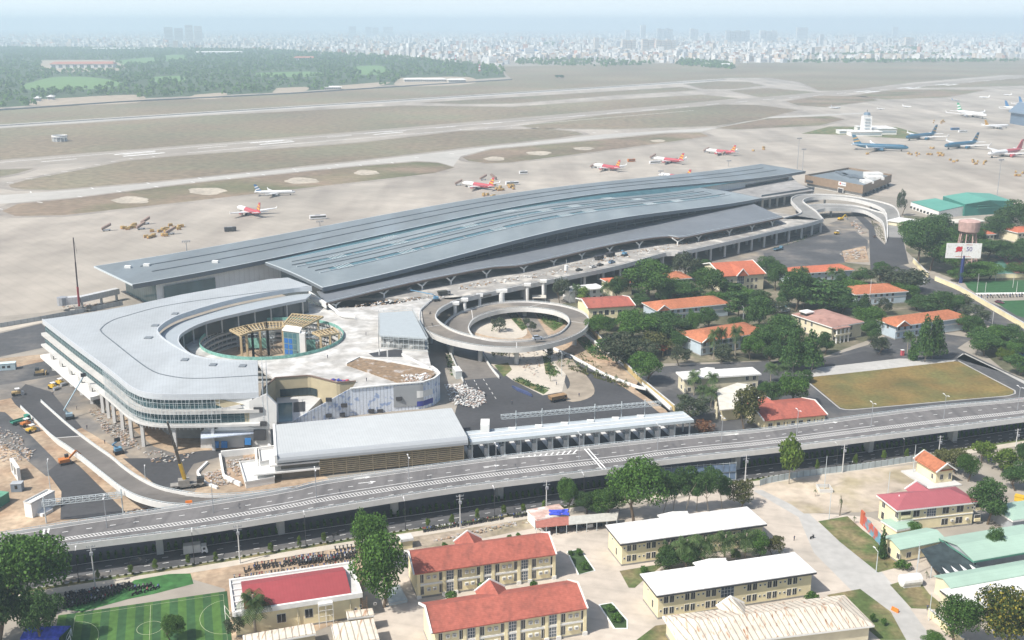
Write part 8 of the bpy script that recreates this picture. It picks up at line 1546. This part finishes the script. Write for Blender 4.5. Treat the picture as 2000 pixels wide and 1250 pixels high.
for x, y, z, h, l in ((1551, 1056, .04, .5, 'person in dark clothes walking on the pale lane'), (170, 838, .05, .4, 'person standing on the dusty road by the slip ramp'), (205, 867, .05, 1.4, 'person walking below the curved building columns'), (213, 841, .05, 2, 'person near the rubble under the curved building'), (1131, 775, .08, 0, 'person standing on the dusty patch of the toll yard'), (104, 772, .06, 1, 'person beside the yellow road roller'), (1087, 752, .08, 2, 'person crouched area worker by the garden kerb'), (1811, 1192, .04, 0, 'person in dark clothes by the thin pole on the lawn'), (582, 693, 9.6, 1, 'person on the terrace behind the round court'), (716, 745, 9.6, 1, 'person on the terrace edge by the foil wall'), (640, 700, 9.6, 1, 'person on the terrace right of the round court'), (715, 655, 9.6, 2, 'person on the terrace left of the scaffolded pavilion'), (900, 566, 9, 1, 'person on the departures road above the spiral ramp'), (1040, 546, 9, 0, 'person on the departures road before the black car'), (1000, 790, .06, 1, 'person on the black asphalt before the long gantry'), (150, 800, .06, 2, 'person beside the raised boom lift')):
    o = bpy.data.objects.new('person', pm); COL.objects.link(o); o.location = at(x, y, z); o.rotation_euler = (0, 0, h); tag(o, l.replace('crouched area worker', 'in dark clothes'), 'person')
# odds and ends
p = at(1777, 1143); t = thing('covered_tank', 'white sheeted rounded tank on the green lawn by the lane', 'tank', p, .2); b = MB(True); b.tube((-2.6, 0, 1.6), (2.6, 0, 1.6), 1.6, 14); b.build('cover', M_whiter, t); b = MB(True); b.box(-2.4, -1.2, 0, 2.4, 1.2, .8); b.build('cradle', M_pw, t)
p = at(1748, 1194); t = thing('barrier', 'bright orange plastic barrier at the lane edge', 'barrier', p, 2.2); b = MB(True); b.hexa([(-1, -.3, 0), (1, -.3, 0), (1, .3, 0), (-1, .3, 0)], [(-.9, -.12, 1), (.9, -.12, 1), (.9, .12, 1), (-.9, .12, 1)]); b.build('body', mat('barrier_orange', (.72, .20, .03), .5), t)
p = at(369, 984, ZV); t = thing('barrier', 'orange barrier at the nose where the slip ramp meets the viaduct', 'barrier', p, .3); b = MB(True); b.hexa([(-1, -.4, 0), (1, -.4, 0), (1, .4, 0), (-1, .4, 0)], [(-.9, -.15, 1), (.9, -.15, 1), (.9, .15, 1), (-.9, .15, 1)]); b.build('body', mat('barrier_orange', (.72, .2, .03)), t)
boxy('skip', 'yellow skip at the right edge below the dark trees', 'skip', 1994, 978, .05, 3.5, 2.2, 1.4, -.6, M_yel, M_yel); boxy('red_kiosk', 'tiny red and white box at the parade field corner', 'kiosk', 1762, 694, .06, 1.2, 1.2, 2.4, .2, mat('kiosk_red', (.5, .1, .12), .6), M_whiter)
t = thing('water_slide', 'blue and white curved sculpture in the compound garden', 'sculpture', at(1520, 602)); b = MB(); P = [at(1520, 602)+Vector((4*math.cos(a_)+.4*a_, 3*math.sin(a_), .6+.5*a_)) for a_ in [i*.3 for i in range(16)]]; b.wall(P, 1.0, -.5, .3); b.build('ribbon', mat('slide_blue', (.15, .38, .52), .4), t); b = MB(); b.lathe([(5.5, 0), (5.5, .5), (5, .5)], at(1522, 604), 20); b.build('basin', M_lc, t)
t = thing('pipe_stack', 'stack of long dark blue steel beams on the toll yard', 'beams', at(1020, 768)); 
for k in range(7): b = MB(); a_ = at(1000+k*1.6, 756+k*1.2, .06); c_ = at(1030+k*1.6, 768+k*1.2, .06); b.bar(a_+Vector((0, 0, .3+.35*(k % 2))), c_+Vector((0, 0, .3+.35*(k % 2))), .4, .5); b.build('beam', mat('beam_navy', (.06, .08, .17), .5), t)
# rubble heaps: nobody could count the pieces
def heap(px, n, size, hmax, cols, name='rubble', z=0.03, seed=1):
    R_ = np.random.default_rng(seed); P = [at(x, y, z) for x, y in px]; b = MB(); c = sum(P, Vector())/len(P); k = 0
    while k < n:
        i = R_.integers(len(P)); q = c.lerp(P[i].lerp(P[(i+1) % len(P)], R_.random()), math.sqrt(R_.random())); e = 1-min(1, (q-c).length/max((p-c).length for p in P)); s_ = size*R_.uniform(.4, 1.3); a_ = R_.uniform(0, 6.28); b.mat(int(R_.integers(len(cols)))); zz = z+hmax*e*R_.random()
        u = Vector((math.cos(a_), math.sin(a_), 0))*s_; v = Vector((-math.sin(a_), math.cos(a_), 0))*s_*R_.uniform(.3, .8); h = s_*R_.uniform(.25, .7); t_ = Vector((R_.uniform(-.2, .2)*s_, R_.uniform(-.2, .2)*s_, 0))
        A_ = [q+Vector((0, 0, zz-z))+d for d in (-u-v, u-v, u+v, -u+v)]; b.hexa(A_, [p*1+Vector((0, 0, h))+t_ for p in A_]); k += 1
    return tag(b.build(name, cols), kind='stuff')
Mrb = [mat('rubble_pale', (.5, .48, .45), .9), mat('rubble_grey', (.36, .35, .33), .9), mat('rubble_brown', (.34, .24, .16), .9), mat('rubble_pink', (.42, .32, .27), .9)]
for k, (px, n, s_, h) in enumerate((([(868, 752), (900, 750), (945, 770), (950, 788), (925, 798), (880, 790)], 800, .34, 2.0), ([(170, 800), (215, 790), (262, 845), (275, 880), (240, 870), (200, 840)], 520, .33, .7), ([(270, 880), (380, 885), (360, 900), (300, 905)], 60, .4, .3), ([(440, 900), (495, 893), (500, 925), (460, 930)], 420, .33, .9), ([(395, 925), (440, 915), (460, 945), (420, 950)], 260, .33, .6), ([(0, 835), (40, 850), (60, 900), (0, 905)], 260, .32, .6), ([(35, 875), (70, 880), (55, 900)], 40, .5, .5), ([(660, 610), (720, 600), (800, 590), (740, 606)], 120, .5, .5), ([(815, 1062), (1000, 1020), (1040, 1020), (900, 1050)], 130, .35, .5), ([(1000, 680), (1060, 690), (1050, 740), (1005, 710)], 130, .35, .5), ([(1640, 495), (1690, 485), (1692, 505), (1650, 510)], 90, .6, 1.0), ([(1668, 430), (1690, 455), (1685, 460), (1660, 440)], 60, .8, .6), ([(245, 1000), (330, 985), (310, 992), (260, 1008)], 80, .5, .8), ([(115, 600), (225, 590), (150, 606)], 90, .6, .6))):
    heap(px, n, s_, h, Mrb if k else [M_wp, M_lc, Mrb[3], M_wp], seed=k, z=9.05 if k == 7 else .03)
heap([(785, 733), (830, 730), (845, 735), (820, 745), (790, 747)], 130, .45, .5, [M_wp, M_lc, Mrb[3]], z=10.3, seed=40)
heap([(640, 738), (690, 745), (675, 747), (650, 744)], 24, .6, .3, [mat('kiosk_red', (.5, .1, .12)), mat('navy_sheet', (.05, .06, .28))], name='debris', z=9.65, seed=41)
for k, (x0, y0, x1, y1, n) in enumerate(((660, 600, 860, 575, 160), (890, 560, 1100, 525, 120), (1100, 520, 1300, 480, 110), (1300, 478, 1530, 430, 160))):
    heap([(x0, y0), (x1, y1), (x1+8, y1+7), (x0+8, y0+7)], n, .5, .3, [M_wp, M_lc, Mrb[2], mat('board_brown', (.35, .22, .12), .8)], name='debris', z=9.02, seed=60+k)
# hedge under the viaduct
def leaves(q, s0, name, m_, R_):
    n = len(q); d = R_.normal(size=(n, 3)); d[:, 2] += .6; d /= np.linalg.norm(d, axis=1)[:, None]; a = np.cross(d, R_.normal(size=(n, 3))); a /= np.linalg.norm(a, axis=1)[:, None]; c = np.cross(d, a); s_ = s0*R_.uniform(.6, 1.3, n)[:, None]
    v = np.stack([q+a*s_, q+c*s_, q-a*s_, q-c*s_], 1).reshape(-1, 3); b = MB(); b.v = [tuple(p) for p in v]; b.f = [(4*i, 4*i+1, 4*i+2, 4*i+3) for i in range(n)]; b.mi = [0]*n
    return tag(b.build(name, m_), kind='stuff')
def hedge(f0, f1, n, hgt, name='hedge', m_=L_mid, seed=3):
    R_ = np.random.default_rng(seed); A = resample(NN, 200); B = resample(FF, 200); q = np.empty((n, 3))
    for k in range(n): i = R_.integers(200); p = A[i].lerp(B[i], R_.uniform(f0, f1)); q[k] = (p.x, p.y, R_.random()*hgt)
    return leaves(q, .45, name, m_ or L_dark, R_)
def shrubs(px, n, h, m_=None, s0=.3, z=.05, name='shrubbery', seed=9):
    R_ = np.random.default_rng(seed); Q = [(p.x, p.y) for p in (at(*p) for p in px)]; xs, ys = zip(*Q); q = []
    while len(q) < n:
        x, y = R_.uniform(min(xs), max(xs)), R_.uniform(min(ys), max(ys))
        if inpoly(x, y, Q) and math.sin(x*1.3)+math.sin(y*1.1+x*.6) > -.7: q.append((x, y, z+R_.random()*h))
    return leaves(np.array(q), s0, name, m_ or L_mid, R_)
for i, (px, n, h) in enumerate((([(1050, 612), (1095, 603), (1110, 628), (1082, 644), (1062, 630)], 900, 1.4), ([(988, 611), (1004, 606), (1030, 640), (1020, 646)], 350, .6), ([(955, 678), (1000, 676), (1005, 694), (962, 698)], 700, 1.6), ([(1060, 690), (1070, 694), (1096, 730), (1084, 738), (1064, 730)], 420, .6), ([(1000, 742), (1015, 738), (1075, 760), (1060, 768)], 350, .5), ([(1095, 716), (1130, 716), (1235, 752), (1225, 760)], 900, .6), ([(1120, 655), (1150, 665), (1190, 705), (1160, 700)], 700, .8), ([(962, 630), (985, 628), (990, 645), (960, 648)], 160, .6), ([(1090, 705), (1080, 690), (1140, 690), (1180, 722)], 300, .5), ([(878, 690), (900, 735), (880, 735), (870, 700)], 300, .8), ([(1590, 455), (1610, 450), (1570, 470), (1500, 490)], 160, .8), ([(1700, 430), (1722, 445), (1730, 474), (1712, 460)], 350, .8))): shrubs(px, n, h, (L_mid, L_dark, L_olive)[i % 3], seed=20+i)
hedge(.36, .46, 9000, 1.1); hedge(-.016, -.006, 1500, .25, 'verge_grass', L_olive, 5)
# ------------------------------------------------------------------ far woods, far city
R8 = np.random.default_rng(12)
clear = [[(45, 165), (110, 150), (190, 152), (240, 165), (150, 176), (60, 176)], [(80, 118), (225, 118), (230, 138), (80, 138)], [(500, 142), (615, 140), (620, 149), (510, 150)], [(690, 130), (740, 128), (760, 142), (705, 146)], [(230, 118), (300, 112), (305, 124), (240, 126)], [(300, 150), (350, 148), (360, 158), (305, 160)], [(60, 195), (260, 185), (270, 200), (140, 206), (60, 206)], [(380, 185), (440, 181), (430, 192), (370, 193)], [(540, 172), (600, 170), (590, 180), (535, 183)], [(320, 108), (360, 107), (362, 118), (325, 120)], [(780, 152), (910, 150), (920, 164), (780, 168)], [(650, 168), (760, 160), (720, 172), (650, 176)]]
Mclr = mat('golf_grass', (.12, .22, .07), .95, .15, .05); Mclb = mat('far_dirt', (.36, .30, .23), .95, .15, .05)
for i, P in enumerate(clear): sheet('clearing', Mclb if i in (1, 6, 7, 8, 10, 11) else Mclr, P, .04+.005*i, smooth=24)
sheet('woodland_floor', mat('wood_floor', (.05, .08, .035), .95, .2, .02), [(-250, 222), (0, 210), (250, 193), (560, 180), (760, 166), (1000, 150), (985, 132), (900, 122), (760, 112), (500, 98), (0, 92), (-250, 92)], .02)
wood = [(-250, 224), (0, 212), (250, 194), (560, 181), (760, 166), (985, 148), (985, 133), (900, 122), (760, 110), (500, 97), (0, 93), (-250, 93)]
wd2 = [[(1005, 128), (1180, 132), (1270, 128), (1285, 124), (1150, 118), (1010, 118)], [(1320, 128), (1440, 138), (1420, 124), (1330, 118)], [(1540, 110), (1700, 104), (1900, 108), (1930, 112), (1720, 110), (1560, 114)], [(1050, 88), (1090, 90), (1080, 84)], [(1700, 96), (1790, 100), (1800, 94)], [(1520, 122), (1600, 124), (1990, 122), (1990, 119), (1600, 120)]]
pts = []
def fill(P, n):
    A = [at(*p) for p in P]; xs = [p.x for p in A]; ys = [p.y for p in A]; k = 0; Q = [(p.x, p.y) for p in A]; C_ = [[(at(*p).x, at(*p).y) for p in c] for c in clear]
    while k < n:
        x, y = R8.uniform(min(xs), max(xs)), R8.uniform(min(ys), max(ys))
        if inpoly(x, y, Q):
            k += 1
            if not any(inpoly(x, y, c) for c in C_): pts.append((x, y))
fill(wood, 7500)
for P in wd2: fill(P, 260)
pts = np.array(pts); n = len(pts); lv = 26; ht = R8.uniform(7, 15, n); wd = R8.uniform(5, 9, n)
idx = np.repeat(np.arange(n), lv); N_ = len(idx); d = R8.normal(size=(N_, 3)); d[:, 2] = np.abs(d[:, 2]); d /= np.linalg.norm(d, axis=1)[:, None]
pos = np.stack([pts[idx, 0]+d[:, 0]*wd[idx]*.6, pts[idx, 1]+d[:, 1]*wd[idx]*.6, ht[idx]*(.35+.65*d[:, 2])], 1); nr = d+R8.normal(size=(N_, 3))*.4; nr /= np.linalg.norm(nr, axis=1)[:, None]
a = np.cross(nr, R8.normal(size=(N_, 3))); a /= np.linalg.norm(a, axis=1)[:, None]; c = np.cross(nr, a); s_ = 2.3*R8.uniform(.6, 1.3, N_)[:, None]
q = np.stack([pos+a*s_, pos+c*s_, pos-a*s_, pos-c*s_], 1).reshape(-1, 3); me = bpy.data.meshes.new('forest'); me.vertices.add(len(q)); me.vertices.foreach_set('co', q.ravel()); me.loops.add(N_*4); me.loops.foreach_set('vertex_index', np.arange(N_*4)); me.polygons.add(N_); me.polygons.foreach_set('loop_start', np.arange(N_)*4); me.polygons.foreach_set('loop_total', np.full(N_, 4)); me.materials.append(L_mid); me.update()
o = bpy.data.objects.new('forest', me); COL.objects.link(o); tag(o, kind='stuff')
# city blocks
cityg = [mat('city_white', (.64, .63, .61), .8, .1, .05, rnd=.22), mat('city_cream', (.52, .44, .36), .8, .1, .05, rnd=.3), mat('city_grey', (.42, .44, .46), .8, .1, .05, rnd=.3), mat('city_roof', (.40, .22, .16), .8, .1, .05, rnd=.3)]
near_edge = lambda px: np.interp(px, [-200, 0, 500, 760, 900, 985, 1000, 1280, 1420, 1700, 2000, 2200], [92, 92, 96, 109, 121, 131, 123, 124, 126, 121, 115, 110])
cand = []
while len(cand) < 12500:
    y = math.exp(R8.uniform(math.log(2900), math.log(19000))); x = R8.uniform(-.56, .56)*y; p = (x, y); dep = y*_c+CAMH*_s; px = 1000+F*x/dep; py = 625-F*(y*_s-CAMH*_c)/dep
    if py < near_edge(px)-1 and not any(inpoly(px, py, P) for P in wd2): cand.append((y, x, px, py))
cand.sort()
def cbox(b, x, y, w, d, h, rz, m_):
    b.mat(m_); u = Vector((math.cos(rz), math.sin(rz), 0)); v = Vector((-u.y, u.x, 0)); c = Vector((x, y, 0)); Q = [c+u*w*sx/2+v*d*sy/2 for sx, sy in ((-1, -1), (1, -1), (1, 1), (-1, 1))]; b.hexa(Q, [p+Vector((0, 0, h)) for p in Q])
protos = []
for i in range(10):
    b = MB(True); w, d, h = R8.uniform(9, 20), R8.uniform(10, 22), R8.uniform(8, 20); cbox(b, 0, 0, w, d, h, 0, i % 4 if i % 4 != 3 else 0); b.mat(3 if i % 3 == 0 else 2); b.box(-w*.3, -d*.3, h, w*.1, d*.1, h+2.5)
    b.mat(2)
    for r_ in range(int(h/3.3)): b.box(-w*.42, -d/2-.12, 1.2+r_*3.3, w*.42, -d/2-.02, 2.6+r_*3.3)
    o = b.build('city_building', cityg); protos.append(o.data); bpy.data.objects.remove(o)
cl = 'small pale town building in the hazy city beyond the airfield'
for k, (y, x, px, py) in enumerate(cand[:290]):
    o = bpy.data.objects.new('city_building', protos[k % 10]); COL.objects.link(o); o.location = (x, y, 0); o.rotation_euler = (0, 0, R8.uniform(-.6, .9)); s = R8.uniform(.7, 1.25); o.scale = (s*R8.uniform(.8, 1.3), s, s*R8.uniform(.7, 1.2)); tag(o, cl, 'building', 'hazy town buildings')
b = MB()
for (y, x, px, py) in cand[290:]:
    g_ = R8.random(); h = R8.uniform(7, 20)*(1+.9*(g_ > .9)); cbox(b, x, y, R8.uniform(9, 26), R8.uniform(10, 26), h, R8.uniform(-.6, .9), int(R8.choice(4, p=(.55, .2, .17, .08))))
tag(b.build('city', cityg), kind='stuff')
# towers that stand out
def tower(x, yb, yt, w, m_, label, n=1, group='hazy apartment towers'):
    p = at(x, yb); s = ppm(x, yb); h = (yb-yt)/s; t = thing('apartment_tower', label, 'tower block', p, .3, group); W_ = w/s
    b = MB(True)
    for k in range(n): x0 = -W_/2+W_*k/n; b.box(x0, -9, 0, x0+W_/n*.86, 9, h*(1-.06*(k % 2)))
    b.build('wall', mat('tower_pale_%d' % m_, ((.60, .60, .60), (.58, .52, .46), (.48, .50, .52))[m_], .8), t); b = MB(True)
    for r_ in range(1, int(h/9)):
        for k in range(n): x0 = -W_/2+W_*k/n; b.box(x0+W_/n*.06, -9.3, r_*9, x0+W_/n*.8, -9.05, r_*9+3.6)
    b.build('window_band', cityg[2], t)
for a in ((342, 85, 54, 38, 2, 'grey pair of slabs left of the pale twin towers', 2), (381, 86, 50, 34, 0, 'pale twin towers at the left of the hazy skyline', 2), (690, 72, 52, 16, 2, 'faint tower at the left of the far row in the middle', 1), (728, 72, 53, 28, 2, 'faint wide slab in the middle of the far row', 2), (760, 72, 53, 22, 2, 'faint slab at the right of the far row', 1), (1165, 97, 74, 11, 1, 'slim cream tower left of the cream slab row', 1), (1228, 100, 78, 30, 1, 'grey cream slab at the left of the cream slab row', 3), (1265, 102, 77, 26, 1, 'wide cream slab in the middle of the cream row', 2), (1300, 100, 78, 44, 1, 'long cream slab at the right of the cream row', 4), (1226, 80, 59, 11, 0, 'thin pale tower above the cream slabs', 1), (1256, 80, 50, 12, 0, 'tallest thin pale tower above the cream slabs', 1), (1298, 80, 56, 34, 2, 'hazy grey row of towers behind the cream slabs', 4), (1355, 80, 56, 18, 0, 'hazy pale tower pair right of the grey row', 2), (1440, 84, 60, 52, 2, 'wide hazy row of towers near the middle right', 5), (1500, 84, 60, 38, 0, 'pale hazy tower cluster left of the white block', 3), (1567, 78, 54, 28, 0, 'broad white block high on the skyline', 1), (1603, 92, 68, 9, 2, 'single dark slim tower right of the white block', 1), (1679, 88, 73, 18, 2, 'dark squat blue grey tower at the right', 1), (1748, 72, 53, 14, 0, 'pale hazy tower far at the right', 1), (1775, 92, 73, 20, 1, 'cream tower pair at the right', 2), (1380, 86, 65, 10, 2, 'slim grey tower between the hazy rows', 1), (1870, 92, 80, 26, 0, 'low pale slab far at the right', 1), (1035, 112, 94, 22, 0, 'white block at the town edge near the middle', 1)): tower(*a[:5], a[5], a[6])
# sheds and club house in the woods
def far_house(x, y, w, d, h, rm, label, wall=None):
    p = at(x, y); s = ppm(x, y); W_ = w/s; t = thing('far_building', label, 'building', p, .15); b = MB(True); b.box(-W_/2, 0, 0, W_/2, d, h); b.build('wall', wall or cityg[0], t); b = MB(True); b.mesh([(-W_/2-2, -2, h), (W_/2+2, -2, h), (W_/2+2, d+2, h), (-W_/2-2, d+2, h), (-W_/2+6, d/2, h*1.5), (W_/2-6, d/2, h*1.5)], [(0, 1, 5, 4), (2, 3, 4, 5), (1, 2, 5), (3, 0, 4), (3, 2, 1, 0)]); b.build('roof', rm, t)
    for k in range(9): xx = -W_/2+W_*(k+.5)/9; b = MB(True); b.box(xx-W_*.03, -.3, 1.5, xx+W_*.03, -.05, h*.8); b.build('window', M_winb, t)
Mrr = mat('club_roof', (.40, .17, .12), .8)
far_house(160, 133, 118, 60, 13, Mrr, 'wide red brown roofed club house among the far woods'); far_house(427, 106, 90, 60, 9, M_whiter, 'long white shed at the edge of the far woods'); far_house(594, 118, 40, 40, 10, mat('club_roof', (.4, .17, .12)), 'pale pink house deep in the far woods'); far_house(225, 98, 90, 50, 8, M_whiter, 'white strip of sheds at the left town edge'); far_house(810, 160, 40, 30, 6, M_whiter, 'left white shed at the end of the woods'); far_house(850, 160, 44, 30, 6, M_whiter, 'middle white shed at the end of the woods'); far_house(893, 161, 34, 30, 6, M_whiter, 'right white shed at the end of the woods'); far_house(650, 175, 32, 24, 5, M_whiter, 'pale hut by the far perimeter road'); far_house(98, 195, 10, 16, 6, M_whiter, 'small white hut left by the perimeter'); far_house(72, 198, 8, 16, 6, M_whiter, 'smaller white hut farther left by the perimeter'); far_house(1420, 131, 22, 30, 8, M_whiter, 'white shed before the dark trees of the town edge'); far_house(1380, 130, 16, 26, 8, M_whiter, 'small pale shed beside the white shed of the town edge'); far_house(1032, 106, 40, 40, 14, M_blue, 'blue grey hall at the town edge')
for x, y0, y1, l in ((890, 124, 108, 'red and white banded radio mast left in the far woods'), (937, 139, 126, 'red and white banded radio mast right in the far woods')):
    p = at(x, y0); s = ppm(x, y0); t = thing('radio_mast', l, 'mast', p); h = (y0-y1)/s
    for k in range(5): b = MB(True); b.lathe([(4-.4*k, h*k/5), (3.6-.4*k, h*(k+1)/5)], n=6); b.build('band', M_pr if k % 2 == 0 else M_pw, t)
wallthing('perimeter_wall', [(-200, 228), (0, 216), (250, 199), (560, 184), (760, 171), (1000, 156)], 1.2, 2.4, mat('perimeter_grey', (.22, .25, .27), .9), 'dark perimeter wall between the airfield and the far woods')
# ------------------------------------------------------------------ haze
hz = MB(); hz.box(-15000, -300, -1, 15000, 23600, 215)
M_haze = bpy.data.materials.new('haze'); M_haze.use_nodes = True; nt = M_haze.node_tree; nt.nodes.remove(nt.nodes['Principled BSDF'])
pv = nt.nodes.new('ShaderNodeVolumePrincipled'); pv.inputs['Density'].default_value = 1.75e-4; pv.inputs['Color'].default_value = (.70, .87, 1, 1); pv.inputs['Anisotropy'].default_value = .15
nt.links.new(pv.outputs[0], nt.nodes['Material Output'].inputs['Volume'])
tag(hz.build('haze', M_haze), kind='stuff')
